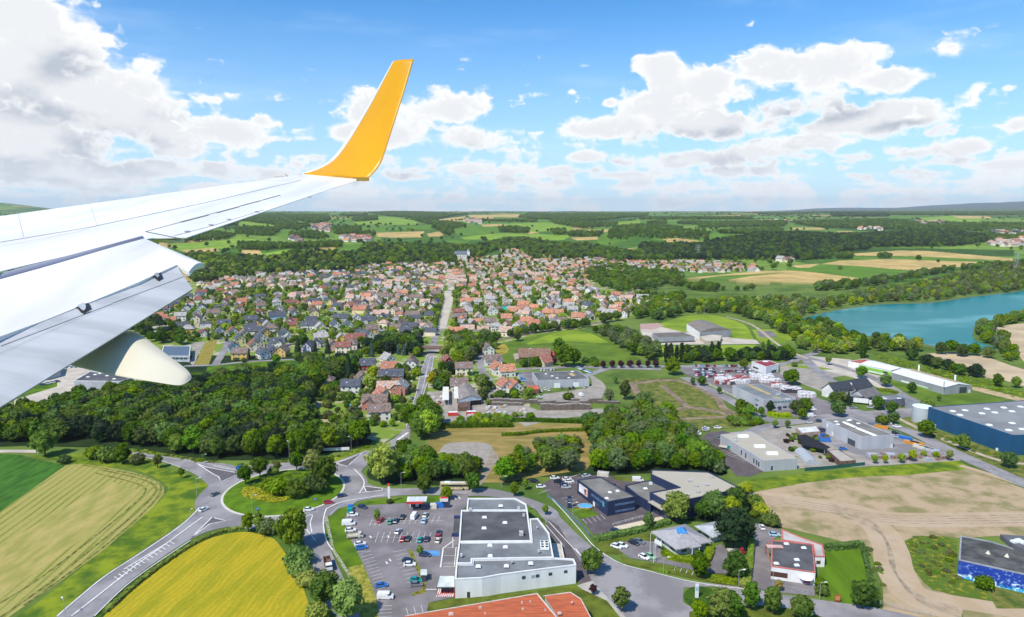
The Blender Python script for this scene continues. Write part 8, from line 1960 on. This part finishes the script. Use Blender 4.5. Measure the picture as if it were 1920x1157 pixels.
for a in [('car',240,200,-25,'navy',"navy hatchback alone in the top left corner of the supermarket car park"),('car',130,288,8,'white',"white car beside the blue and yellow bins of the supermarket car park"),('van',85,390,5,'white',"white estate van topmost on the left verge of the car park"),('car',105,462,12,'white',"white hatchback between the estate van and the flatbed truck"),('flatbed',160,535,15,'cream',"cream flatbed truck parked by the car park's left verge"),
 ('car',212,618,18,'white',"white car parked behind a bright blue one on the left verge"),('car',228,658,18,'blue',"bright blue car parked against a white one on the left verge"),('car',450,1085,14,'blue',"bright blue car near the bottom of the left bays"),('car',445,352,72,'red',"dark red car beside the slim car-park tree"),('car',550,368,88,'green',"green car in the upper row of the car park"),('car',615,358,84,'navy',"navy car right next to the upper row's green car"),('car',690,312,86,'black',"black car in the far bays of the upper row"),
 ('van',820,308,80,'white',"white van in the upper row of the supermarket car park"),('car',945,292,82,'silver',"silver car directly behind a pale one in the upper row"),('car',932,358,84,'light blue',"pale blue-white car in front of the silver one in the upper row"),('car',640,478,78,'silver',"long silver car in the middle row, nearest to the left"),('car',693,562,84,'red',"red car with dark roof in the middle row"),('car',752,556,86,'black',"dark pick-up style car beside the red one in the middle row"),
 ('car',885,570,86,'teal',"green-teal car in the middle row"),('car',962,562,86,'navy',"navy car right of the teal one in the middle row"),('car',1095,492,84,'navy',"dark blue car at the back of the stack of three near the entrance"),('car',1090,530,84,'red',"red car between two others near the entrance"),('car',1088,578,84,'cream',"cream car with dark screen, front one of three near the entrance"),('car',940,740,-6,'navy',"navy car parked beside the blue painted bays"),
 ('car',750,805,-4,'navy',"navy car on the bay island, next to a white one"),('car',770,848,4,'white',"white car on the bay island, next to a navy one"),('car',840,1025,-4,'teal',"teal car in the lower right bays"),('car',845,1075,6,'grey',"dark grey car in front of the teal one in the lower right bays")]:
 vehicle(a[0],E2,a[1],a[2],a[3],a[4],a[5],GL)
vehicle('van',c8,522,905,0,'white',"white van with red side panel at the bottom of the car park",GL)
for a in [('car',20,535,70,'grey',"grey-blue car driving on the roundabout's left side"),('car',305,238,12,'blue',"dark blue car entering the roundabout on the upper left road"),('car',1075,708,12,'white',"white car driving round the front of the roundabout"),('car',1295,628,18,'red',"red car driving round the roundabout's right front"),('car',1447,552,28,'navy',"navy car behind the red one on the roundabout")]: vehicle(a[0],E1,a[1],a[2],a[3],a[4],a[5],"vehicles on the roundabout")
vehicle('car',cA,856,712,62,'white',"white car waiting at the roundabout's left entry","vehicles on the roundabout")
vehicle('tipper',cA,1377,950,-68,'white',"white tipper lorry with an empty brown body on the side road",None,.95)
GN="cars on the navy buildings' site"
for a in [('car',480,232,6,'white',"white car in the back row left of the navy offices"),('car',520,272,8,'black',"black car in the middle row of the navy site's car park"),('car',618,246,8,'white',"white car nearest the navy offices' rear corner, back one of two"),('car',645,272,8,'white',"white car nearest the navy offices' rear corner, front one of two"),('car',325,330,12,'white',"lone white car at the navy site's left fence"),('car',250,266,-8,'black',"black car in the navy site's far left corner"),('car',583,308,14,'navy',"navy car in front of the two white ones"),('car',608,335,8,'silver',"silver car in front of the navy one"),
 ('car',835,208,20,'silver',"silver car half hidden behind the navy offices"),('van',1415,258,0,'white',"white van behind the low navy link building"),('van',1515,545,122,'white',"white van driving between the navy offices and the navy hall"),('car',1165,828,-15,'navy',"navy car by the clipped hedge of the navy site"),('car',1175,1005,-35,'white',"white and blue car in the pavilion's yard"),('car',1240,995,-30,'white',"plain white car next to the white and blue one"),('car',1370,965,-40,'black',"black car in the pavilion's yard"),('car',1435,950,-35,'grey',"dark grey car next to the black one in the pavilion's yard"),('car',1485,1125,-50,'white',"white car by the flagpoles"),('car',1560,1118,-50,'pale green',"mint green car by the flagpoles")]:
 vehicle(a[0],D2,a[1],a[2],a[3],a[4],a[5],GN)
vehicle('flatbed',E3,1205,590,-2,'red',"red flatbed vehicle in the pavilion's right bays"); vehicle('car',E3,1210,640,0,'light blue',"pale blue car in front of the red flatbed")
vehicle('car',E3,1488,308,85,'white',"white car at the top of the workshop drive"); vehicle('car',E3,1630,392,-6,'light blue',"light blue car behind the white workshop")
GI="vehicles in the business area"
for a in [(D1,'car',752,708,-25,'white',"white car parked on the street, left one behind the skylight warehouse"),(D1,'car',830,738,-25,'white',"white car parked on the street, right one behind the skylight warehouse"),(D1,'car',455,578,-20,'grey',"grey car at the junction before the dark grey office"),(D1,'car',605,575,0,'silver',"silver car at the white lorry's tail"),(D1,'van',100,592,-8,'white',"white van in the glazed warehouse's yard"),(D1,'van',97,648,12,'white',"white van on the road before the glazed warehouse's trees"),(D1,'car',72,702,-20,'silver',"silver car above the nursery shop"),(D1,'car',165,692,-20,'navy',"dark car at the skylight warehouse's corner"),(D1,'car',820,795,-25,'black',"black car beside the skylight warehouse's back"),(D1,'car',845,828,-25,'silver',"silver car in front of the black one behind the skylight warehouse"),(D1,'car',370,932,10,'blue',"blue car before the skylight warehouse's loading door"),
 (E5,'car',140,868,10,'white',"white car at the gate of the dark car park, back one of two"),(E5,'car',138,888,10,'silver',"silver car at the gate of the dark car park, front one of two"),(E5,'car',275,862,8,'white',"white car on the verge of the gravel-roofed shed"),(E5,'van',35,930,-20,'white',"white van in the bushes' corner left of the dark car park"),(E5,'car',272,985,-40,'grey',"grey car against the gravel-roofed shed's rear end"),(E5,'flatbed',360,1092,-30,'teal',"teal truck standing in the dark car park"),
 (B3,'car',905,672,100,'white',"white car in front of the grey dealership, left one of three"),(B3,'car',932,662,100,'white',"white car in front of the grey dealership, middle one of three"),(B3,'car',958,668,100,'white',"white car in front of the grey dealership, right one of three"),(B3,'car',1052,652,90,'grey',"grey car before the dealership's middle wall"),(B3,'car',1110,655,90,'black',"black car between the dealership's loading doors"),(B3,'car',1137,650,90,'navy',"navy car next to the black one between the loading doors"),(B3,'car',1225,648,60,'silver',"silver car at the dealership's right corner"),(B3,'van',1190,705,110,'white',"long white van in the middle of the gravel yard"),(B3,'car',895,718,15,'white',"white car at the left end of the gravel yard"),
 (D3,'car',1540,18,80,'silver',"silver car on the main road beyond the underpass"),(D3,'car',1270,802,75,'grey',"dark car parked by the main road's left kerb"),(D3,'van',1272,985,78,'white',"white van driving on the main road"),(D3,'car',1070,908,-4,'navy',"navy car in the drive right of the brown-roofed house"),(D3,'car',1415,302,72,'navy',"dark car parked by the underpass"),(D3,'van',1245,605,80,'white',"white van in the yard by the main road"),(D3,'car',1645,860,80,'red',"red car in the timber merchant's yard")]:
 vehicle(a[1],a[0],a[2],a[3],a[4],a[5],a[6],GI)
vehicle('lorry',D1,540,540,-25,'white',"white articulated lorry beside the dark grey office",None,.9)
rv=random.Random(12)
def rows(f,x0,y0,x1,y1,n,deg,cols,label,grp):
 for k in range(n):
  t=k/max(1,n-1); c=rv.choice(cols); vehicle('car',f,x0+(x1-x0)*t,y0+(y1-y0)*t,deg+rv.uniform(-3,3),c,label.replace('#',c),grp)
for k,(r_,n) in enumerate((((5,163,235,166),11),((5,205,220,200),10),((345,165,505,165),7),((30,240,240,236),10),((40,268,250,262),9),((320,225,430,222),5),((480,225,720,245),10),((160,285,250,280),4),((560,200,640,205),4))):
 rows(E5,*r_,n,88 if k<4 else 60,['white','white','black','silver','navy','red','grey','light blue'],f"# car in the {ORD[k]} row from the back of the car compound","cars in the compound")
rows(B3,750,550,780,600,6,20,['light blue','blue','white','silver'],"# car in the column at the dealership's left end","dealership cars"); rows(B3,905,522,1000,520,5,80,['light blue','white','silver'],"# car behind the grey dealership","dealership cars"); rows(B3,1185,512,1255,538,6,150,['white','light blue','navy'],"# car in the slanted row right of the dealership","dealership cars")
rows(cA,160,165,230,150,6,15,['navy','black','silver','white'],"# car in the upper row below the wing","cars below the wing"); rows(cA,180,185,240,172,4,15,['navy','silver'],"# car in the lower row below the wing","cars below the wing")
rows(cA,280,112,400,108,7,80,['white','silver'],"# car beside the sheds below the wing","cars below the wing")
# coach
p=g(*c8(935,250)); co=empty("coach",(p.x,p.y,.2),0,"cream coach with dark windows and orange flowers passing the tree clump","coach"); b=MB(); b.box((0,0,1.75),(12.6,2.55,2.7),0,0,(.985,.94)); b.build("body",mat("coach_cream",(.60,.52,.32),.4,.2,.9,col2=(.36,.28,.12)),co)
b=MB(); b.box((.2,0,2.15),(11.6,2.6,.85)); b.build("windows",cglass,co); b=MB(); b.box((0,0,3.14),(11.9,2.2,.1)); b.build("coach_roof",PM['cream'],co); b=MB(); b.box((-3,0,3.3),(2.6,1.6,.25)); b.build("roof_unit",skyl,co)
for x in (-3.6,4):
 for s in (-1,1): b=MB(); b.cyl((x,s*1.2-.1,.5),.5,.2,14,axis='y'); b.build("wheel",tyre,co)
# ------------------------------------------------------------------ street furniture and small things
galv=mat("galvanised",(.50,.52,.54),.45,metal=.4); lampw=mat("lamp_head",(.72,.72,.70),.4)
def lamp_proto():
 r=empty("street_lamp"); b=MB(); b.tube((0,0,0),(0,0,8),.09,8,.05); b.build("pole",galv,r); b=MB(); b.tube((0,0,8),(1.3,0,8.4),.06,6); b.build("arm",galv,r); b=MB(); b.box((1.6,0,8.42),(.9,.38,.18)); b.build("lamp_head",lampw,r); return r
LP=lamp_proto(); first=[True]
for f,x,y,h,a,lab in ((E1,857,158,11,-1.5,"tall street lamp at the back of the roundabout"),(cA,1475,468,8,2.5,"street lamp on the verge of the upper right slip road"),(cA,827,662,9,.5,"street lamp on the verge left of the roundabout"),(E1,438,742,7.5,.6,"white street lamp on the roundabout's front lawn"),(cA,798,742,3,1.5,"short lamp on the verge where the lower left road begins"),(cA,850,500,3,.1,"short lamp beside the slip road from the upper left"),(cA,275,1165,6,2.4,"curved street lamp at the bottom edge of the hay field"),(c8,615,240,7,0,"street lamp at the roundabout's right exit"),(c8,1220,243,5.5,0,"street lamp before the tree clump right of the coach"),(E3,382,822,6,0,"street lamp by the short low hedge"),(E3,1227,965,6,0,"street lamp at the clipped hedge's right end"),(E3,1608,1000,7,0,"street lamp at the white workshop's fence"),(B2,12,988,6,0,"street lamp at the workshop drive's left corner"),(B2,480,1062,6,0,"street lamp before the striped lawn"),(B3,812,500,15,0,"very tall thin mast in front of the long barn"),(c4,322,615,14,0,"tall floodlight mast behind the sports lawn"),(c4,100,640,14,0,"tall floodlight mast left of the arched hall"),(D2,680,655,6,0,"street lamp at the navy site's fence")):
 p=g(*f(x,y)); L_=(p.x,p.y,.15); s=h/8.3
 if first[0]: LP.location=L_; LP.rotation_euler=(0,0,a); LP.scale=(1,1,s); tag(LP,lab,"street lamp","street lamps"); first[0]=False
 else: dup(LP,L_,a,(1,1,s),lab,"street lamps",None,"street lamp")
def fence(name,lab,f,pts,h,m,cat="fence",step=3.0,solid=False):
 P=[g(*f(*p)) for p in pts]; Q=bez(P,3) if len(P)>2 else [Vector(p[:2]) for p in P]; root=rt(name,Q,lab,cat); rl=MB(); acc=0
 for a,c in zip(Q,Q[1:]):
  for z in ((h*.5,) if solid else (h*.35,h*.7,h)):
   d=(c-a); m_=(a+c)/2; rl.box((m_.x,m_.y,z),(d.length,.05,h*.96 if solid else .05),atan2(d.y,d.x))
 part(rl,"rail" if not solid else "panel",m,root); ps=MB(); k=0
 tot=sum((c-a).length for a,c in zip(Q,Q[1:])); n=min(60,int(tot/step));
 for i in range(n+1):
  d=tot*i/max(n,1);
  for a,c in zip(Q,Q[1:]):
   L_=(c-a).length
   if d<=L_+1e-6: q=a.lerp(c,d/L_); b=MB(); b.cyl((q.x,q.y,0),.06,h+.1,5); part(b,"post",m,root); break
   d-=L_
for a in (("green_panel_fence","dark green panel fence in front of the nursery and tunnel greenhouse",B2,[(395,318),(560,305),(740,285)],1.8,mat("fence_green",(.02,.10,.08)),"fence",5,True),("wire_fence","wire fence along the right edge of the bare lot",B2,[(1290,262),(1480,335),(1657,410),(1900,520)],1.8,galv,"fence",5),("wire_fence","wire fence beside the dirt track gate at the bottom",B2,[(830,1090),(960,1125),(1120,1157)],1.7,galv,"fence",3),
 ("blue_banner_fence","mesh fence with blue banners round the navy offices' front",D2,[(400,425),(560,545),(700,690),(800,780),(880,880)],1.1,mat("banner_blue",(.12,.19,.30)),"fence",4,True),("dark_railing","dark railing in front of the white workshop",B2,[(210,985),(340,1012),(450,1030)],1.5,galv,"fence",3),("ramp_railing","pale railing along the cream loading strip",D2,[(1130,755),(1360,690),(1580,640)],1.0,whitep,"railing",3),("compound_wall","long pale wall along the compound's street",E5,[(130,350),(440,500),(740,670)],1.6,mat("wall_pale",(.48,.46,.42)),"wall",6,True),
 ("trolley_rail","white hoop fence along the supermarket car park's curved edge",c8,[(190,410),(235,370),(285,345)],1.2,whitep,"fence",1.2),("goal_frame","white garden pergola frame on the lawn",D3,[(195,810),(258,810)],2.4,whitep,"pergola",4),("track_fence","catenary masts and wire along the railway",c3,[(880,770),(1000,755),(1160,730)],6,mat("mast_dark",(.1,.12,.12)),"fence",22)): fence(*a)
# totem, flagpoles, signs, bins, pool, pallets, timber
def simple(name,lab,cat,f,x,y,parts_,group=None,rz=0,z=.2):
 p=g(*f(x,y)); r=empty(name,(p.x,p.y,z),rz,lab,cat,group)
 for nm,c,s,m in parts_: b=MB(); b.box(c,s); b.build(nm,m,r)
 return r
RED=MATS["fascia_red"]
simple("totem_sign","tall white and red totem beside the fuel station lawn","sign",c8,543,332,[("panel",(0,0,4),(.9,.3,7),whitep),("cap",(0,0,7.9),(.95,.35,1.2),RED)])
simple("totem_sign","navy totem sign on the navy site's lawn corner","sign",D2,645,558,[("panel",(0,0,2.6),(1.6,.4,5),MATS["sign_navy"]),("emblem",(0,-.22,3.6),(1.1,.05,.9),MATS["banner_blue"]),("text_band",(0,-.22,2.4),(1.2,.05,.25),whitep)])
simple("totem_sign","pale blue totem on the traffic island","sign",B1,1062,1050,[("panel",(0,0,2.4),(1.1,.3,4.6),skyl),("emblem",(0,-.17,3.2),(.8,.05,1.4),PM['light blue'])])
simple("totem_sign","small red-brown display board at the striped lawn","sign",B2,582,1075,[("board",(0,0,1.4),(1.8,.2,2.2),mat("board_brown",(.35,.08,.04))),("face",(0,-.12,1.5),(1.4,.04,1.4),mat("board_face",(.5,.25,.08)))])
for x,y,l in ((272,700,"left"),(288,690,"middle"),(232,600,"rear")):
 p=g(*E3(x,y)); r=empty("flagpole",(p.x,p.y,.2),0,f"{l} one of three bare white flagpoles by the pavilion's yard","flagpole","flagpoles"); b=MB(); b.tube((0,0,0),(0,0,8),.09,8,.05); b.build("pole",whitep,r); b=MB(); b.box((.5,0,7.8),(1,.04,.06)); b.build("cross_arm",whitep,r)
simple("banner_board","long white roadside board at the wood's edge above the roundabout","sign",E1,1280,52,[("board",(0,0,1.6),(22,.2,1.5),whitep),("leg",(-8,0,.5),(.2,.2,1),galv),("leg",(8,0,.5),(.2,.2,1),galv)],None,.12,.1)
for x,y,n_ in ((497,722,"left front"),(1145,612,"front"),(1437,345,"right")): simple("round_road_sign",f"small blue arrow sign on the {n_} edge of the roundabout lawn","sign",E1,x,y,[("plate",(0,0,1.2),(1.0,.06,1.0),PM['blue']),("arrow",(0,-.04,1.2),(.6,.03,.2),whitep),("post",(0,.05,.4),(.08,.06,.8),galv)],None,0,.3)
for x,y,c,l in ((105,215,'blue',"blue recycling bin at the car park's upper left corner, back one"),(100,250,'teal',"green recycling bin at the car park's upper left corner, front one"),(950,205,'navy',"navy recycling container left of a yellow one"),(1025,200,'cream',"pale yellow recycling container in the row by the fuel station"),(1105,190,'blue',"blue recycling container in the row by the fuel station, left one"),(1175,188,'navy',"dark blue recycling container at the right end of the row"),(1155,130,'white',"white and red kiosk box behind the recycling containers")): simple("container",l,"container",E2,x,y,[("bin_body",(0,0,.9),(3.4 if x>500 else 2,1.8,1.8),PM[c]),("lid",(0,0,1.86),(3.2 if x>500 else 1.9,1.6,.14),PM[c] if c!='white' else RED)],"containers",.05)
for x,y,c,l in ((165,820,'blue',"blue skip beside the nursery shop, rear one"),(205,858,'blue',"blue skip beside the nursery shop, front one"),(205,780,'navy',"dark skip against the skylight warehouse")): simple("skip",l,"skip",D1,x,y,[("skip_body",(0,0,1.1),(6,2.4,2.0),PM[c]),("rim",(0,0,2.15),(6.2,2.6,.12),PM[c]),("load",(0,0,2.2),(5.2,1.8,.2),barnw)],"skips",-.3)
# pool on the pavilion-facing flower bed and garden pool
def ell(f,x,y,a,bb,m,name,lab,z,cat=None,rim=None):
 p=g(*f(x,y)); r=empty(name,(p.x,p.y,z),0,lab,cat or name); b=MB(); b.cyl((0,0,0),1,.5,24); o=b.build("basin",rim or whitep,r); o.scale=(a,bb,1); b=MB(); b.cyl((0,0,.45),.9,.08,24); o=b.build("water",m,r); o.scale=(a,bb,1)
pw=mat("pool_water",(.03,.45,.60),.1)
ell(D3,470,892,4.8,3.6,pw,"swimming_pool","turquoise oval swimming pool with white rim in a garden",.05)
ell(D2,822,548,3.4,2.6,mat("blue_cover",(.12,.42,.68)),"flower_roundel","blue disc set among orange flowers on the navy site's lawn",.25,"ornament",mat("orange_flowers",(.55,.30,.03),.9,.4,3))
def stack_(name,lab,grp,f,x,y,s,m,rz=0,n=3,cat="pallet stack",capm=None):
 p=g(*f(x,y)); o0=empty(name,(p.x,p.y,.15),rz,lab,cat,grp)
 b=MB(); h=s[2]/n
 for k in range(n): b.box((rv.uniform(-.1,.1),rv.uniform(-.1,.1),h*(k+.5)),(s[0]*(1-.06*(k%2)),s[1],h*.86))
 b.build("load",m,o0); b=MB(); b.box((0,0,s[2]+.05),(s[0]*.98,s[1]*.98,.1)); b.build("cover",capm or m,o0)
wrapm=mat("pallet_white",(.72,.70,.70),.6,.15,1); wrapr=mat("pallet_red",(.45,.12,.12),.7,.3,1.5); wrapb=mat("pallet_dark",(.16,.14,.16),.7,.4,1.5); tim=mat("timber_grey",(.22,.175,.145),.9,.35,2); timr=mat("timber_top",(.34,.30,.27),.9,.3,1)
k=0
for (x0,y0,x1,y1,nx,ny,ms) in ((240,290,420,370,6,4,'rdw'),(330,330,600,360,8,2,'dwr'),(450,300,600,345,6,3,'rrw'),(650,275,880,320,7,3,'www'),(760,330,960,350,6,2,'dww'),(890,385,1000,400,4,2,'wrw'),(1000,420,1190,465,6,2,'wdw'),(1190,480,1350,520,4,2,'www')):
 for i in range(nx):
  for j in range(ny):
   c=ms[(i*7+j*3+k)%3]; x=x0+(x1-x0)*(i+.5)/nx+j*8; y=y0+(y1-y0)*(j+.5)/ny+(i*.6)
   stack_("pallet_stack",{'w':"white-wrapped",'r':"red and white",'d':"dark and white"}[c]+" stack of pallets in the "+("back" if y<330 else "middle" if y<400 else "front")+" of the pallet yard","stacks in the pallet yard",E5,x,y,(3.6,3.0,rv.uniform(1.6,3.0)),{'w':wrapm,'r':wrapr,'d':wrapb}[c],.35,3,"pallet stack",wrapm if c!='r' else wrapr); k+=1
for (x0,y0,x1,y1,n,hh) in ((545,748,740,752,5,2.4),(545,768,740,770,5,1.6),(800,755,1000,758,5,2.2),(930,805,1230,800,8,3.6),(910,765,1000,760,3,2),(1010,760,1130,775,4,2.4),(1045,780,1210,778,5,3.2),(1150,755,1320,752,5,2.6),(1340,755,1440,758,3,1.6)):
 for i in range(n):
  stack_("timber_stack",f"{'tall' if hh>3 else 'low'} stack of weathered grey boards in the timber yard below the "+("red-gabled houses" if x1<800 else "gravel yard"),"stacked boards",B3,x0+(x1-x0)*i/max(1,n-1),y0+(y1-y0)*i/max(1,n-1),(5.4,2.6,hh*rv.uniform(.8,1.1)),tim,rv.uniform(-.1,.1),4,"timber stack",timr)
for i,(x,y,c) in enumerate(((955,880,'orange'),(1005,890,'orange'),(1035,915,'cream'),(1080,930,'cream'),(900,838,'blue'),(1130,945,'silver'),(700,745,'orange'),(640,720,'grey'))): stack_("board_pile",["tan plank pile, first behind the scrap yard","tan plank pile, second behind the scrap yard","cream plank pile on the street side","cream plank pile nearest the scrap","bright blue covered pile by the street","silver metal pile at the scrap yard's right end","rusty orange pipe pile by the parked cars","dark container-like pile behind the skylight warehouse"][i],"piles along the street",D1,x,y,(7,2.2,1.3),PM[c],-.75,3,"pile")
rust=mat("scrap_rust",(.22,.10,.07),.8,.5,1,col2=(.30,.28,.27))
for i in range(16):
 x=620+i*40; stack_("scrap_heap","rusty scrap heap in the row behind the lime green round trees","scrap heaps",D1,x,1005+rv.uniform(-20,14),(5,3,rv.uniform(.8,1.9)),rust if i%4 else PM['silver'],rv.uniform(-.6,.6),2,"scrap heap")
for i in range(26):
 x=1075+rv.uniform(-60,500) if i>13 else 1650;
for i,(x,y) in enumerate([(505+rv.uniform(0,150),785+rv.uniform(0,50)) for _ in range(22)]+[(150+rv.uniform(-30,60),700+rv.uniform(0,160)) for _ in range(14)]+[(380+rv.uniform(0,70),850+rv.uniform(-10,35)) for _ in range(8)]+[(730+rv.uniform(0,60),805+rv.uniform(0,30)) for _ in range(6)]): stack_("stone_crate","small crate of pale building stone in the yard round the ribbed workshop","stone crates",B3,x,y,(1.8,1.5,rv.uniform(.6,1.4)),wrapm if i%3 else mat("crate_tan",(.5,.36,.22)),rv.uniform(0,1),2,"crate")
for x,y,l in ((268,845,"left"),(400,840,"right")): simple("red_skip",f"{l} one of two red-framed open skips in the timber merchant's yard","skip",B3,x,y,[("skip_body",(0,0,1.0),(6,2.6,1.8),RED),("load",(0,0,2.0),(5.4,2.2,.3),skyl)],"skips",.1)
# potted plants and marble in the nursery
for i in range(60):
 q=[(280+rv.uniform(0,90),105+rv.uniform(0,60)),(350+rv.uniform(0,190),120+rv.uniform(0,30)),(300+rv.uniform(0,220),175+rv.uniform(0,70)),(600+rv.uniform(-70,40),235+rv.uniform(-10,30))][i%4]; p=g(*B2(*q)); tree(p.x,p.y,.2,rv.uniform(1.2,2.6),'shrub',rv.choice(('mid','dark','purple','light')),"potted shrub standing among the nursery's display rows","potted nursery shrubs",rv)
# persons-scale and underpass
p=g(*c5(1082,276)); up=empty("road_underpass",(p.x,p.y,.1),0,"dark concrete bridge carrying the railway over the main road","bridge"); b=MB(); b.box((0,2,4.4),(22,7,1.0)); b.build("deck",mat("bridge_concrete",(.16,.13,.12)),up)
for s in (-1,1): b=MB(); b.box((s*8,2,2),(1.2,7,4)); b.build("abutment",MATS["bridge_concrete"],up); b=MB(); b.box((0,2+s*3.4,5.3),(22,.15,.9)); b.build("parapet",mat("bridge_rail",(.28,.16,.12)),up)
for x,y,l in ((c4(1882,385)[0],c4(1882,385)[1],"lattice power pylon at the right edge above the lake woods"),(c4(290,335)[0],c4(290,335)[1],"crane jib standing over the old town")):
 q=gt(x,y); r=empty("power_pylon" if 'pylon' in l else "crane",(q.x,q.y,q.z),0,l,"pylon" if 'pylon' in l else "crane"); b=MB(); H=34
 for sx in (-1,1):
  for sy in (-1,1): b.tube((sx*3,sy*3,0),(sx*.5,sy*.5,H),.25,4)
 b.build("mast",galv,r); b=MB(); [b.box((0,0,H*k_),(14,.5,.5)) for k_ in (.7,.85,.98)]; b.build("cross_arm",galv,r)
# ------------------------------------------------------------------ tell small sets of look-alikes apart by their order
byl={}
for o in SC.objects:
 if o.parent is None and o.get('label') and o.get('category'): byl.setdefault(o['label'],[]).append(o)
for l_,L_ in byl.items():
 n=len(L_)
 if 2<=n<=9 and len(l_.split())<=11:
  L_.sort(key=lambda o:o.location.x/max(o.location.y,1))
  for k,o in enumerate(L_): o['label']=f"{l_}, {ORD[k]} from left of {NUM[n-1]}"
# ------------------------------------------------------------------ air
hb=MB(); hb.box((0,0,240),(66000,66000,800)); hz_=bpy.data.materials.new("haze_air"); hz_.use_nodes=True; t=hz_.node_tree; t.nodes.clear(); T=NT(t); pv_=T.n('ShaderNodeVolumePrincipled'); pv_.inputs['Color'].default_value=(.90,.96,1.0,1); pv_.inputs['Density'].default_value=HAZE; pv_.inputs['Anisotropy'].default_value=.0
mo=T.n('ShaderNodeOutputMaterial'); t.links.new(pv_.outputs[0],mo.inputs['Volume'])
ho_=hb.build("haze",hz_); tag(ho_,"thin blue summer haze over the valley",kind='stuff'); hz_.cycles.homogeneous_volume=True
